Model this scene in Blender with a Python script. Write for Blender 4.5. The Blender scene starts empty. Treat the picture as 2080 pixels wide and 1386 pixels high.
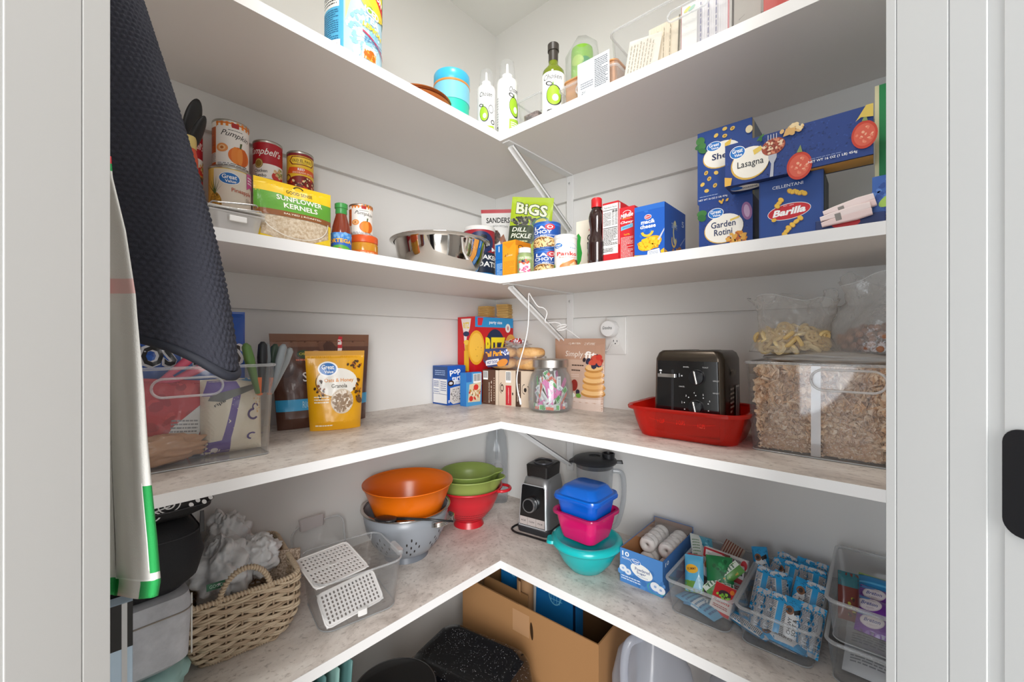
import bpy, bmesh, math, random
from mathutils import Vector, Matrix, noise
SC = bpy.context.scene
COL = SC.collection
PI = math.pi
# ------------------------------------------------------------ camera, world, lamps, exposure
YAW = math.radians(41.6)
SN, CS = math.sin(YAW), math.cos(YAW)
CX, CY, CZ = 1.218, -1.273, 1.14
FPX, HY = 839.0, 693.0
cd = bpy.data.cameras.new('camera'); cam = bpy.data.objects.new('camera', cd); COL.objects.link(cam)
cam.location = (CX, CY, CZ); cam.rotation_euler = (PI / 2, 0, YAW)
cd.sensor_width = 36; cd.lens = 36 * FPX / 2080; cd.clip_start = .01
SC.camera = cam
SC.view_settings.view_transform = 'Standard'; SC.view_settings.look = 'None'
SC.view_settings.gamma = 1; SC.view_settings.use_curve_mapping = False
SC.view_settings.exposure = 0.28
SC.cycles.transparent_max_bounces = 40; SC.cycles.max_bounces = 14; SC.cycles.diffuse_bounces = 8; SC.cycles.glossy_bounces = 6
w = bpy.data.worlds.new('world'); SC.world = w; w.use_nodes = True
w.node_tree.nodes['Background'].inputs[0].default_value = (.90, .95, 1, 1)
w.node_tree.nodes['Background'].inputs[1].default_value = 0.46
def area(name, loc, target, size, power, col, shape='DISK'):
    l = bpy.data.lights.new(name, 'AREA'); l.shape = shape; l.size = size; l.energy = power; l.color = col
    o = bpy.data.objects.new(name, l); COL.objects.link(o); o.location = loc
    o.rotation_euler = (Vector(target) - Vector(loc)).to_track_quat('-Z', 'Y').to_euler(); return o
area('pantry_ceiling_lamp', (.74, -.76, 2.44), (.74, -.76, 0), .18, 5.0, (1, .965, .925))
area('kitchen_lamp', (2.75, -2.75, 2.15), (.35, -.35, 1.0), 1.7, 74, (1, .975, .95))
area('cool_fill', (.45, -3.3, .95), (1.15, -.2, .75), 1.6, 30, (.84, .92, 1))  # added cool fill, unseen, lifts the dark right-hand shelf ends through the doorway
area('warm_fill', (3.3, -.35, 1.25), (.15, -1.1, .95), 1.5, 22, (1, .96, .92))  # added warm fill, its unseen counterpart, to reach the towel end
area('kitchen_window', (3.0, -3.3, .95), (.3, -.3, .9), 2.0, 72, (.94, .97, 1))
# ------------------------------------------------------------ a column / row of the picture as a place in the room
def ray(px):
    u = (px - 1040) / FPX
    return -SN + u * CS, CS + u * SN
def onx(px, x):                       # (x, y, depth) where column px meets the plane x
    dx, dy = ray(px); t = (x - CX) / dx
    return x, CY + t * dy, t
def ony(px, y):
    dx, dy = ray(px); t = (y - CY) / dy
    return CX + t * dx, y, t
def gz(px, py, z):                    # the point at height z
    t = (z - CZ) * FPX / (HY - py); dx, dy = ray(px)
    return CX + t * dx, CY + t * dy, t
def hz(py, t): return CZ + (HY - py) * t / FPX
def on(px, side, v): return onx(px, v) if side == 'L' else ony(px, v)
def cyl(pl, pr, side, v):             # round thing: x, y, radius, depth
    a, b = math.atan((pl - 1040) / FPX), math.atan((pr - 1040) / FPX)
    m = math.tan((a + b) / 2) * FPX + 1040
    x, y, t = on(m, side, v)
    return x, y, math.hypot(x - CX, y - CY) * math.sin((b - a) / 2), t
def edge(A, B):                       # flat face between two ground points: mid x, mid y, rotation, width
    return (A[0] + B[0]) / 2, (A[1] + B[1]) / 2, math.atan2(B[1] - A[1], B[0] - A[0]), math.hypot(B[0] - A[0], B[1] - A[1])
def facing(x, y, off=0): return math.atan2(CX - x, -(CY - y)) + math.radians(off)
# ------------------------------------------------------------ materials
MATS = {}
def lin(c): c /= 255; return c / 12.92 if c <= .04045 else ((c + .055) / 1.055) ** 2.4
def rgb(h): h = h.lstrip('#'); return tuple(lin(int(h[i:i + 2], 16)) for i in (0, 2, 4)) + (1,)
def node(m, t, **k):
    n = m.node_tree.nodes.new(t)
    for a, b in k.items(): setattr(n, a, b)
    return n
def mat(h, rough=.5, metal=0, spec=.5, bump=0, bscale=200, coat=0, sss=0, alpha=1):
    key = (h, rough, metal, spec, bump, bscale, coat, sss, alpha)
    if key in MATS: return MATS[key]
    m = bpy.data.materials.new('mat_' + h.lstrip('#')); m.use_nodes = True; b = m.node_tree.nodes['Principled BSDF']
    b.inputs['Base Color'].default_value = rgb(h); b.inputs['Roughness'].default_value = rough
    b.inputs['Metallic'].default_value = metal; b.inputs['Specular IOR Level'].default_value = spec
    b.inputs['Coat Weight'].default_value = coat; b.inputs['Coat Roughness'].default_value = .15
    b.inputs['Alpha'].default_value = alpha
    if bump:
        n = node(m, 'ShaderNodeTexNoise'); n.inputs['Scale'].default_value = bscale; n.inputs['Detail'].default_value = 4
        tc = node(m, 'ShaderNodeTexCoord'); m.node_tree.links.new(tc.outputs['Object'], n.inputs['Vector'])
        bp = node(m, 'ShaderNodeBump'); bp.inputs['Strength'].default_value = bump; bp.inputs['Distance'].default_value = .002
        m.node_tree.links.new(n.outputs['Fac'], bp.inputs['Height']); m.node_tree.links.new(bp.outputs['Normal'], b.inputs['Normal'])
    MATS[key] = m; return m
def clear(h='fbfbfb', gloss=1, body=.02, edge=.22, rough=.05, fog='eceff1', bump=0, bscale=30):
    """clear or milky plastic film: see-through with a tint, a shiny surface and some haze, denser at grazing angles"""
    key = ('clear', h, gloss, body, edge, rough, fog, bump, bscale)
    if key in MATS: return MATS[key]
    m = bpy.data.materials.new('clear_' + h); m.use_nodes = True; nt = m.node_tree; L = nt.links.new
    nt.nodes.remove(nt.nodes['Principled BSDF']); out = nt.nodes['Material Output']
    tr = node(m, 'ShaderNodeBsdfTransparent'); tr.inputs[0].default_value = rgb(h)
    df = node(m, 'ShaderNodeBsdfDiffuse'); df.inputs[0].default_value = rgb(fog)
    tl = node(m, 'ShaderNodeBsdfTranslucent'); tl.inputs[0].default_value = rgb(fog)
    dd = node(m, 'ShaderNodeMixShader'); dd.inputs[0].default_value = .3; L(df.outputs[0], dd.inputs[1]); L(tl.outputs[0], dd.inputs[2])
    gl = node(m, 'ShaderNodeBsdfGlossy'); gl.inputs['Roughness'].default_value = rough
    lw = node(m, 'ShaderNodeLayerWeight'); lw.inputs[0].default_value = .25
    mr = node(m, 'ShaderNodeMapRange'); mr.inputs['To Min'].default_value = body; mr.inputs['To Max'].default_value = min(1, body + edge)
    L(lw.outputs['Facing'], mr.inputs['Value'])
    m1 = node(m, 'ShaderNodeMixShader'); L(mr.outputs[0], m1.inputs[0]); L(tr.outputs[0], m1.inputs[1]); L(dd.outputs[0], m1.inputs[2])
    fr = node(m, 'ShaderNodeLayerWeight'); fr.inputs[0].default_value = .5
    pw = node(m, 'ShaderNodeMath', operation='POWER'); pw.inputs[1].default_value = 4; L(fr.outputs['Facing'], pw.inputs[0])
    mu = node(m, 'ShaderNodeMath', operation='MULTIPLY_ADD'); mu.inputs[1].default_value = gloss * .6; mu.inputs[2].default_value = .035 * gloss; L(pw.outputs[0], mu.inputs[0])
    m2 = node(m, 'ShaderNodeMixShader'); L(mu.outputs[0], m2.inputs[0]); L(m1.outputs[0], m2.inputs[1]); L(gl.outputs[0], m2.inputs[2])
    L(m2.outputs[0], out.inputs[0])
    if bump:
        n = node(m, 'ShaderNodeTexNoise'); n.inputs['Scale'].default_value = bscale; n.inputs['Detail'].default_value = 5
        tc = node(m, 'ShaderNodeTexCoord'); L(tc.outputs['Object'], n.inputs['Vector'])
        bp = node(m, 'ShaderNodeBump'); bp.inputs['Strength'].default_value = bump; bp.inputs['Distance'].default_value = .01
        L(n.outputs['Fac'], bp.inputs['Height'])
        for q in (df, gl, tl, lw): L(bp.outputs['Normal'], q.inputs['Normal'])
    MATS[key] = m; return m
def speckle(name, c1, c2, scale, lo, hi, rough=.6, stretch=(1, 1, 1), bump=0, c3=None, detail=6):
    """two or three tone noise material in object space"""
    if name in MATS: return MATS[name]
    m = bpy.data.materials.new(name); m.use_nodes = True; nt = m.node_tree; b = nt.nodes['Principled BSDF']; L = nt.links.new
    tc = node(m, 'ShaderNodeTexCoord'); mp = node(m, 'ShaderNodeMapping'); mp.inputs['Scale'].default_value = stretch
    n = node(m, 'ShaderNodeTexNoise'); n.inputs['Scale'].default_value = scale; n.inputs['Detail'].default_value = detail; n.inputs['Roughness'].default_value = .65
    L(tc.outputs['Object'], mp.inputs[0]); L(mp.outputs[0], n.inputs['Vector'])
    cr = node(m, 'ShaderNodeValToRGB'); cr.color_ramp.elements[0].position = lo; cr.color_ramp.elements[0].color = rgb(c1)
    cr.color_ramp.elements[1].position = hi; cr.color_ramp.elements[1].color = rgb(c2)
    if c3: e = cr.color_ramp.elements.new((lo + hi) / 2); e.color = rgb(c3)
    L(n.outputs['Fac'], cr.inputs[0]); L(cr.outputs[0], b.inputs['Base Color']); b.inputs['Roughness'].default_value = rough
    if bump:
        bp = node(m, 'ShaderNodeBump'); bp.inputs['Strength'].default_value = bump; bp.inputs['Distance'].default_value = .002
        L(n.outputs['Fac'], bp.inputs['Height']); L(bp.outputs['Normal'], b.inputs['Normal'])
    MATS[name] = m; return m
STEEL = mat('d8d6d2', .18, 1); CHROME = mat('e6e6e6', .07, 1); CANM = mat('b9b4ab', .32, 1)
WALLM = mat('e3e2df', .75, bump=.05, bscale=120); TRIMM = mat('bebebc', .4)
BLACK = mat('141416', .45); WHITEP = mat('ecebe9', .4)
# ------------------------------------------------------------ meshes
class MB:
    def __init__(s): s.v = []; s.f = []; s.m = []; s.mats = []
    def mi(s, m):
        if m not in s.mats: s.mats.append(m)
        return s.mats.index(m)
    def add(s, vs, fs, m=None, M=None):
        k = len(s.v); i = s.mi(m) if m else 0
        for p in vs:
            p = Vector(p); s.v.append(M @ p if M else p)
        for q in fs: s.f.append([a + k for a in q]); s.m.append(i)
        return s
    def box(s, x0, y0, z0, x1, y1, z1, m=None, M=None):
        return s.add([(x, y, z) for z in (z0, z1) for y in (y0, y1) for x in (x0, x1)],
                     [(0, 2, 3, 1), (4, 5, 7, 6), (0, 1, 5, 4), (2, 6, 7, 3), (0, 4, 6, 2), (1, 3, 7, 5)], m, M)
    def lathe(s, prof, n=64, m=None, M=None, cap=(0, 0)):
        vs = [(r * math.cos(2 * PI * i / n), r * math.sin(2 * PI * i / n), z) for r, z in prof for i in range(n)]
        fs = [(j * n + i, j * n + (i + 1) % n, (j + 1) * n + (i + 1) % n, (j + 1) * n + i) for j in range(len(prof) - 1) for i in range(n)]
        if cap[0]: fs.append(list(range(n))[::-1])
        if cap[1]: fs.append([(len(prof) - 1) * n + i for i in range(n)])
        return s.add(vs, fs, m, M)
    def loft(s, rings, m=None, M=None, cap=(1, 1), k=6):
        """rings: (cx, cy, z, half x, half y, corner radius)"""
        vs = []
        for cx, cy, z, hx, hy, r in rings:
            r = min(r, hx, hy)
            for q, (sx, sy) in enumerate(((1, 1), (-1, 1), (-1, -1), (1, -1))):
                for i in range(k + 1):
                    a = PI / 2 * (q + i / k); vs.append((cx + sx * (hx - r) + r * math.cos(a), cy + sy * (hy - r) + r * math.sin(a), z))
        n = 4 * (k + 1)
        fs = [(j * n + i, j * n + (i + 1) % n, (j + 1) * n + (i + 1) % n, (j + 1) * n + i) for j in range(len(rings) - 1) for i in range(n)]
        if cap[0]: fs.append(list(range(n))[::-1])
        if cap[1]: fs.append([(len(rings) - 1) * n + i for i in range(n)])
        return s.add(vs, fs, m, M)
    def tube(s, pts, r, n=8, m=None, M=None, closed=False, rf=None):
        P = [Vector(p) for p in pts]; N = len(P); vs = []; T0 = None
        for i in range(N):
            a = P[(i - 1) % N] if (closed or i) else P[i]; b = P[(i + 1) % N] if (closed or i < N - 1) else P[i]
            T = (b - a).normalized() if (b - a).length > 1e-9 else Vector((0, 0, 1))
            if T0 is None: U = T.orthogonal().normalized()
            else: U = T0.rotation_difference(T) @ U
            T0 = T; V = T.cross(U); rr = rf(i / (N - 1)) * r if rf else r
            for j in range(n):
                c = 2 * PI * j / n; vs.append(P[i] + rr * (math.cos(c) * U + math.sin(c) * V))
        fs = [(i * n + j, i * n + (j + 1) % n, ((i + 1) % N) * n + (j + 1) % n, ((i + 1) % N) * n + j) for i in range(N if closed else N - 1) for j in range(n)]
        if not closed: fs += [list(range(n))[::-1], [(N - 1) * n + j for j in range(n)]]
        return s.add(vs, fs, m, M)
    def ball(s, c, r, m=None, nu=12, nv=8, M=None):
        c = Vector(c); r = r if isinstance(r, (tuple, list)) else (r, r, r)
        vs = [(c.x + r[0] * math.sin(PI * j / nv) * math.cos(2 * PI * i / nu), c.y + r[1] * math.sin(PI * j / nv) * math.sin(2 * PI * i / nu), c.z - r[2] * math.cos(PI * j / nv)) for j in range(nv + 1) for i in range(nu)]
        return s.add(vs, [(j * nu + i, j * nu + (i + 1) % nu, (j + 1) * nu + (i + 1) % nu, (j + 1) * nu + i) for j in range(nv) for i in range(nu)], m, M)
    def grid(s, fn, nu, nv, m=None, M=None, flip=False):
        vs = [fn(i / nu, j / nv) for j in range(nv + 1) for i in range(nu + 1)]
        fs = [(j * (nu + 1) + i, j * (nu + 1) + i + 1, (j + 1) * (nu + 1) + i + 1, (j + 1) * (nu + 1) + i) for j in range(nv) for i in range(nu)]
        return s.add(vs, [f[::-1] for f in fs] if flip else fs, m, M)
    def prism(s, poly, z0, z1, m=None, M=None):
        n = len(poly)
        return s.add([(x, y, z0) for x, y in poly] + [(x, y, z1) for x, y in poly],
                     [list(range(n))[::-1], list(range(n, 2 * n))] + [(i, (i + 1) % n, n + (i + 1) % n, n + i) for i in range(n)], m, M)
    def build(s, name, m=None, parent=None, smooth=False, bevel=0, weld=False):
        me = bpy.data.meshes.new(name); me.from_pydata([tuple(p) for p in s.v], [], s.f)
        if m: me.materials.append(m)
        else:
            for q in s.mats: me.materials.append(q)
            me.polygons.foreach_set('material_index', s.m)
        if smooth: me.polygons.foreach_set('use_smooth', [True] * len(me.polygons))
        me.validate(); me.update()
        o = bpy.data.objects.new(name, me); COL.objects.link(o)
        if parent: o.parent = parent
        if bevel:
            b = o.modifiers.new('bevel', 'BEVEL'); b.width = bevel; b.segments = 2; b.limit_method = 'ANGLE'; b.angle_limit = .6
        if smooth == 'auto':
            me.polygons.foreach_set('use_smooth', [True] * len(me.polygons))
            try: me.set_sharp_from_angle(angle=.7)
            except Exception: pass
        return o
def thing(name, label, cat, loc=(0, 0, 0), rz=0, group=None, rx=0, ry=0):
    o = bpy.data.objects.new(name, None); COL.objects.link(o); o.empty_display_size = .02
    o.location = loc; o.rotation_euler = (rx, ry, rz); tag(o, label, cat, group); return o
def tag(o, label, cat, group=None, kind=None):
    o['label'] = label; o['category'] = cat
    if group: o['group'] = group
    if kind: o['kind'] = kind
    return o
def struct(o, label=None):
    o['kind'] = 'structure'
    if label: o['label'] = label
    return o
def copy_tree(o, parent=None):
    c = o.copy(); COL.objects.link(c)
    if parent: c.parent = parent
    for ch in list(o.children): copy_tree(ch, c)
    return c
# ------------------------------------------------------------ printed artwork
TXT = {}
def text_mesh(s, b=0, sh=0):
    k = (s, b, sh)
    if k not in TXT:
        c = bpy.data.curves.new('t', 'FONT'); c.body = s; c.size = 1; c.offset = b; c.shear = sh; c.resolution_u = 2; c.fill_mode = 'FRONT'
        c.align_x = 'CENTER'
        o = bpy.data.objects.new('t', c); me = bpy.data.meshes.new_from_object(o)
        vs = [(v.co.x, v.co.y) for v in me.vertices]; fs = [list(p.vertices) for p in me.polygons]
        bpy.data.objects.remove(o); bpy.data.meshes.remove(me)
        x0, x1 = min(v[0] for v in vs), max(v[0] for v in vs); y0, y1 = min(v[1] for v in vs), max(v[1] for v in vs)
        par = list(range(len(vs)))
        def root(i):
            while par[i] != i: par[i] = par[par[i]]; i = par[i]
            return i
        for f in fs:
            for q in f[1:]: par[root(q)] = root(f[0])
        ids = {}
        for i in range(len(vs)): ids.setdefault(root(i), len(ids))
        TXT[k] = ([((x - (x0 + x1) / 2) / (x1 - x0 or 1), (y - (y0 + y1) / 2) / (y1 - y0 or 1), (ids[root(i)] % 4) * 1.5e-5) for i, (x, y) in enumerate(vs)], fs)
    return TXT[k]
def art(arts, W, H, fn, parent, name='printed_label', maxlen=None, rough=.45, o0=.0003, step=.00007, coat=0):
    """arts in fractions of the face (u 0..1 across, v 0..1 up); fn(x, y, off) puts them on the surface"""
    mb = MB(); lay = 0; rnd = random.Random(5)
    def put(vs, fs, col):
        vs = [p if len(p) == 3 else (p[0], p[1], 0) for p in vs]
        if maxlen:
            bm = bmesh.new(); bv = [bm.verts.new(p) for p in vs]
            for f in fs:
                try: bm.faces.new([bv[i] for i in f])
                except ValueError: pass
            bmesh.ops.triangulate(bm, faces=[f for f in bm.faces if len(f.verts) > 4])
            for _ in range(7):
                es = [e for e in bm.edges if e.calc_length() > maxlen]
                if not es: break
                bmesh.ops.subdivide_edges(bm, edges=es, cuts=1, use_grid_fill=False)
                bmesh.ops.triangulate(bm, faces=[f for f in bm.faces if len(f.verts) > 4])
            bm.verts.index_update(); vs = [tuple(v.co) for v in bm.verts]; fs = [[v.index for v in f.verts] for f in bm.faces]; bm.free()
        off = o0 + lay * step
        mb.add([fn(x, y, off + e) for x, y, e in vs], fs, mat(col, rough, coat=coat))
    X = lambda u: (u - .5) * W
    for a in arts:
        k = a[0]; lay += 1
        if k == 'r':
            _, u0, v0, u1, v1, c = a[:6]; put([(X(u0), v0 * H), (X(u1), v0 * H), (X(u1), v1 * H), (X(u0), v1 * H)], [(0, 1, 2, 3)], c)
        elif k == 'e':
            _, u, v, ru, rv, c = a[:6]; ro = math.radians(a[6]) if len(a) > 6 else 0; n = 28; arc = a[7] if len(a) > 7 else (0, 360)
            vs = [(X(u), v * H)]
            for i in range(n + 1):
                t = math.radians(arc[0] + (arc[1] - arc[0]) * i / n); x, y = ru * W * math.cos(t), rv * H * math.sin(t)
                vs.append((X(u) + x * math.cos(ro) - y * math.sin(ro), v * H + x * math.sin(ro) + y * math.cos(ro)))
            put(vs, [(0, i, i + 1) for i in range(1, n + 1)], c)
        elif k == 'o':                                   # ring
            _, u, v, ru, rv, th, c = a[:7]; ro = math.radians(a[7]) if len(a) > 7 else 0; arc = a[8] if len(a) > 8 else (0, 360); n = 28; vs = []
            for i in range(n + 1):
                t = math.radians(arc[0] + (arc[1] - arc[0]) * i / n)
                for q in (1, 1 - th):
                    x, y = ru * W * math.cos(t) * q, rv * H * math.sin(t) * q
                    vs.append((X(u) + x * math.cos(ro) - y * math.sin(ro), v * H + x * math.sin(ro) + y * math.cos(ro)))
            put(vs, [(2 * i, 2 * i + 2, 2 * i + 3, 2 * i + 1) for i in range(n)], c)
        elif k == 'p':
            _, pts, c = a; put([(X(u), v * H) for u, v in pts], [list(range(len(pts)))], c)
        elif k == 't':
            _, u, v, tw, th, s, c = a[:7]; op = a[7] if len(a) > 7 else {}
            vs, fs = text_mesh(s, op.get('b', .012), op.get('s', 0)); ro = math.radians(op.get('r', 0))
            pw, ph = (tw * W, th * H) if not op.get('side') else (tw * H, th * W)
            out = []
            for x, y, e_ in vs:
                x *= pw; y *= ph; y += op.get('arc', 0) * ph * (1 - (2 * x / pw) ** 2) * 1.0
                out.append((X(u) + x * math.cos(ro) - y * math.sin(ro), v * H + x * math.sin(ro) + y * math.cos(ro), e_))
            put(out, fs, c)
        elif k == 'l':                                   # rows of fine print
            _, u0, v0, u1, v1, n, c = a[:7]; sd = a[7] if len(a) > 7 else 1; rn = random.Random(sd); vs = []; fs = []
            for i in range(n):
                v = v1 - (v1 - v0) * (i + .5) / n; hh = (v1 - v0) / n * .22; u = u0
                end = u0 + (u1 - u0) * (1 if rn.random() < .7 else rn.uniform(.5, .95))
                while u < end:
                    q = min(end, u + (u1 - u0) * rn.uniform(.06, .2)); b = len(vs)
                    vs += [(X(u), (v - hh) * H), (X(q), (v - hh) * H), (X(q), (v + hh) * H), (X(u), (v + hh) * H)]; fs.append((b, b + 1, b + 2, b + 3))
                    u = q + (u1 - u0) * .025
            put(vs, fs, c)
        elif k == 'b':                                   # barcode
            _, u0, v0, u1, v1 = a[:5]; vert = len(a) > 5 and a[5]; rn = random.Random(3)
            put([(X(u0), v0 * H), (X(u1), v0 * H), (X(u1), v1 * H), (X(u0), v1 * H)], [(0, 1, 2, 3)], 'f2f2f0'); lay += 1; vs = []; fs = []; q = .06
            while q < .94:
                e = q + rn.choice((.012, .02, .035)); b = len(vs)
                if vert: y0, y1 = v0 + (v1 - v0) * q, v0 + (v1 - v0) * e; vs += [(X(u0 + (u1 - u0) * .1), y0 * H), (X(u0 + (u1 - u0) * .9), y0 * H), (X(u0 + (u1 - u0) * .9), y1 * H), (X(u0 + (u1 - u0) * .1), y1 * H)]
                else: x0, x1 = u0 + (u1 - u0) * q, u0 + (u1 - u0) * e; vs += [(X(x0), (v0 + (v1 - v0) * .2) * H), (X(x1), (v0 + (v1 - v0) * .2) * H), (X(x1), (v0 + (v1 - v0) * .95) * H), (X(x0), (v0 + (v1 - v0) * .95) * H)]
                fs.append((b, b + 1, b + 2, b + 3)); q = e + rn.choice((.015, .03))
            put(vs, fs, '1a1a1a')
        elif k == 's':                                   # scatter of small shapes in an oval
            _, u, v, ru, rv, n, sz, cols = a[:8]; sd = a[8] if len(a) > 8 else 2; rn = random.Random(sd)
            for c in cols:
                vs = []; fs = []
                for i in range(n):
                    t = rn.random() * 2 * PI; q = math.sqrt(rn.random()); cx, cy = X(u + ru * q * math.cos(t)), (v + rv * q * math.sin(t)) * H
                    ra, rb, ro = sz * W * rn.uniform(.6, 1.2), sz * W * rn.uniform(.35, .8), rn.random() * PI; b = len(vs)
                    for j in range(7):
                        g = 2 * PI * j / 7; x, y = ra * math.cos(g), rb * math.sin(g); vs.append((cx + x * math.cos(ro) - y * math.sin(ro), cy + x * math.sin(ro) + y * math.cos(ro), (i % 12) * .8e-5 + 1e-5))
                    fs.append(list(range(b, b + 7)))
                put(vs, fs, c); lay += 2
    return mb.build(name, parent=parent)
def front(d=0, z=0): return lambda x, y, o: (x, d - o, y + z)                 # face looking along -y
def backf(d): return lambda x, y, o: (-x, d + o, y)
def sideR(W, D): return lambda x, y, o: (W / 2 + o, x + D / 2, y)            # face looking along +x
def sideL(W, D): return lambda x, y, o: (-W / 2 - o, -x + D / 2, y)
def topf(H): return lambda x, y, o: (x, y, H + o)
def botf(D, z=0): return lambda x, y, o: (x, D - y, z - o)
def roundf(r, z0=0, tap=0): return lambda x, y, o: ((r + tap * y + o) * math.sin(x / r), -(r + tap * y + o) * math.cos(x / r), y + z0)
# ------------------------------------------------------------ kinds of packaging
def carton(name, label, cat, loc, rz, W, D, H, col, fa=None, ra=None, la=None, ba=None, ta=None, group=None, rx=0, ry=0, rough=.42, scol=None, bev=.0012):
    """printed cardboard box, origin at the middle of the front bottom edge"""
    t = thing(name, label, cat, loc, rz, group, rx, ry)
    MB().box(-W / 2, 0, 0, W / 2, D, H, mat(col, rough)).build('box_body', parent=t, bevel=bev)
    if fa: art(fa, W, H, front(), t, 'printed_front')
    if ra: art(ra, D, H, sideR(W, D), t, 'printed_side')
    if la: art(la, D, H, sideL(W, D), t, 'printed_side')
    if ba: art(ba, W, D, botf(D), t, 'printed_base')
    if ta: art(ta, W, D, topf(H), t, 'printed_top')
    fl = MB(); fl.box(-W * .47, .002, H, W * .47, D * .55, H + .0012, mat(col, rough)); fl.build('top_flap', parent=t)
    return t
def can(name, label, loc, rz, r, h, col, arts, group=None, cat='can', lidm=None, maxlen=.005, paper_rough=.4):
    t = thing(name, label, cat, loc, rz, group)
    MB().lathe([(r * .985, .006), (r * .985, h - .006)], 72).build('can_body', mat(col, paper_rough), t, smooth=True)
    lm = lidm or CANM
    MB().lathe([(0, h - .003), (r * .8, h - .003), (r * .9, h - .0045), (r * .94, h - .003), (r * .96, h), (r * 1.01, h), (r * 1.02, h - .002), (r * 1.01, h - .005), (r * .985, h - .007)], 72).build('top_rim', lm, t, smooth=True)
    MB().lathe([(r * .985, .007), (r * 1.01, .005), (r * 1.02, .002), (r * 1.0, 0), (r * .95, .001), (r * .9, .003), (0, .003)], 72).build('bottom_rim', lm, t, smooth=True)
    if arts: art(arts, PI * r, h, roundf(r * .985), t, 'paper_label', maxlen=maxlen)
    return t
def pouch_fn(W, H, T, kind='stand', seed=1, wr=.0015, top=.08, side=2.6, taper=0):
    """half thickness of a bag at x (centred), y up"""
    def th(x, y):
        u = min(1, abs(2 * x / W)); v = min(1, max(0, y / H))
        if kind == 'stand': g = (1 - max(0, v) ** 2.2 * 1.05) if v < 1 - top else 0; g = max(g, 0) * min(1, .62 + v * 3.5)
        elif kind == 'flat': g = .55
        else: g = max(0, math.sin(PI * min(1, max(0, (v - top * .6) / (1 - 1.2 * top))))) ** .45 if top * .6 < v < 1 - top * .6 else 0
        q = T / 2 * g * max(0, 1 - u ** side) ** .75
        n = noise.noise(Vector((x * 22 + seed, y * 14, seed * 3.1))) + .5 * noise.noise(Vector((x * 60, y * 45 + seed, 2.2)))
        return q + wr * n * min(1, 8 * (1 - u)) * (1 if q > 1e-5 else .25) + .0006
    return th
def pouch(name, label, cat, loc, rz, W, H, T, m, arts=None, kind='stand', seed=1, group=None, rx=0, ry=0, wr=.0015, top=.08, shape=None, backm=None, nu=34, nv=44, rough=.35, coat=.3, side=2.6, pieces=()):
    t = thing(name, label, cat, loc, rz, group, rx, ry)
    th = pouch_fn(W, H, T, kind, seed, wr, top, side)
    sh = shape or (lambda u, v: (u, v))
    def P(x, y, o, s=-1):
        u, v = sh(x / W, y / H); return (u * W, s * (th(x, y) + o), v * H)
    mb = MB()
    mb.grid(lambda a, b: P((a - .5) * W, b * H, 0), nu, nv, m)
    mb.grid(lambda a, b: P((a - .5) * W, b * H, 0, 1), nu, nv, m, flip=True)
    # close the rim
    e = []
    for i in range(nu + 1): e.append((i / nu - .5, 0))
    for j in range(1, nv + 1): e.append((.5, j / nv))
    for i in range(nu - 1, -1, -1): e.append((i / nu - .5, 1))
    for j in range(nv - 1, 0, -1): e.append((-.5, j / nv))
    n = len(e)
    mb.add([P(a * W, b * H, 0) for a, b in e] + [P(a * W, b * H, 0, 1) for a, b in e], [(i, n + i, n + (i + 1) % n, (i + 1) % n) for i in range(n)], m)
    mb.build('bag_body', parent=t, smooth=True)
    if arts: art(arts, W, H, lambda x, y, o: P(x, y, o), t, 'printed_front', maxlen=.007, rough=rough, coat=coat, o0=.0006, step=.0001)
    return t
GVM = lambda u, v, w, h: [('e', u, v, w, h, 'ffffff'), ('e', u, v, w * .93, h * .9, '1f74c4'), ('t', u, v + h * .28, w * 1.35, h * .7, 'Great', 'ffffff', {'b': .02}), ('t', u + w * .1, v - h * .42, w * 1.0, h * .45, 'Value', 'ffffff', {'b': .02})]
# ------------------------------------------------------------ the room
WX, WY, CEIL = -.04, .035, 2.476
Z1, Z1U, Z2, Z2U = 1.779, 1.754, 1.340, 1.317       # top shelf, second shelf: upper face, underside
ZC, ZCU, ZL, ZLU = .906, .886, .482, .459           # counter, lower shelf
AP, AC, AL = .348, .398, .370                       # how far each shelf comes into the room
def pt(px, py, t):
    dx, dy = ray(px); return Vector((CX + t * dx, CY + t * dy, hz(py, t)))
def wall(name, *b): return struct(MB().box(*b).build(name, WALLM))
wall('wall_left', WX - .1, -1.45, 0, WX, WY + .1, CEIL)
wall('wall_right', WX, WY, 0, 1.45, WY + .1, CEIL)
wall('wall_front_left', WX, -1.45, 0, .66, -1.35, CEIL)
wall('wall_front_right', 1.35, -.66, 0, 1.45, WY, CEIL)
struct(MB().box(WX - .1, -1.5, CEIL, 1.5, WY + .1, CEIL + .08).build('ceiling', mat('e2e2df', .8)))
struct(MB().box(WX - .1, -4.6, -.05, 4.6, WY + .1, 0).build('floor', speckle('floor_vinyl', 'a79d92', 'c6bdb2', 9, .35, .7, .5, (1, 6, 1))))
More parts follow.
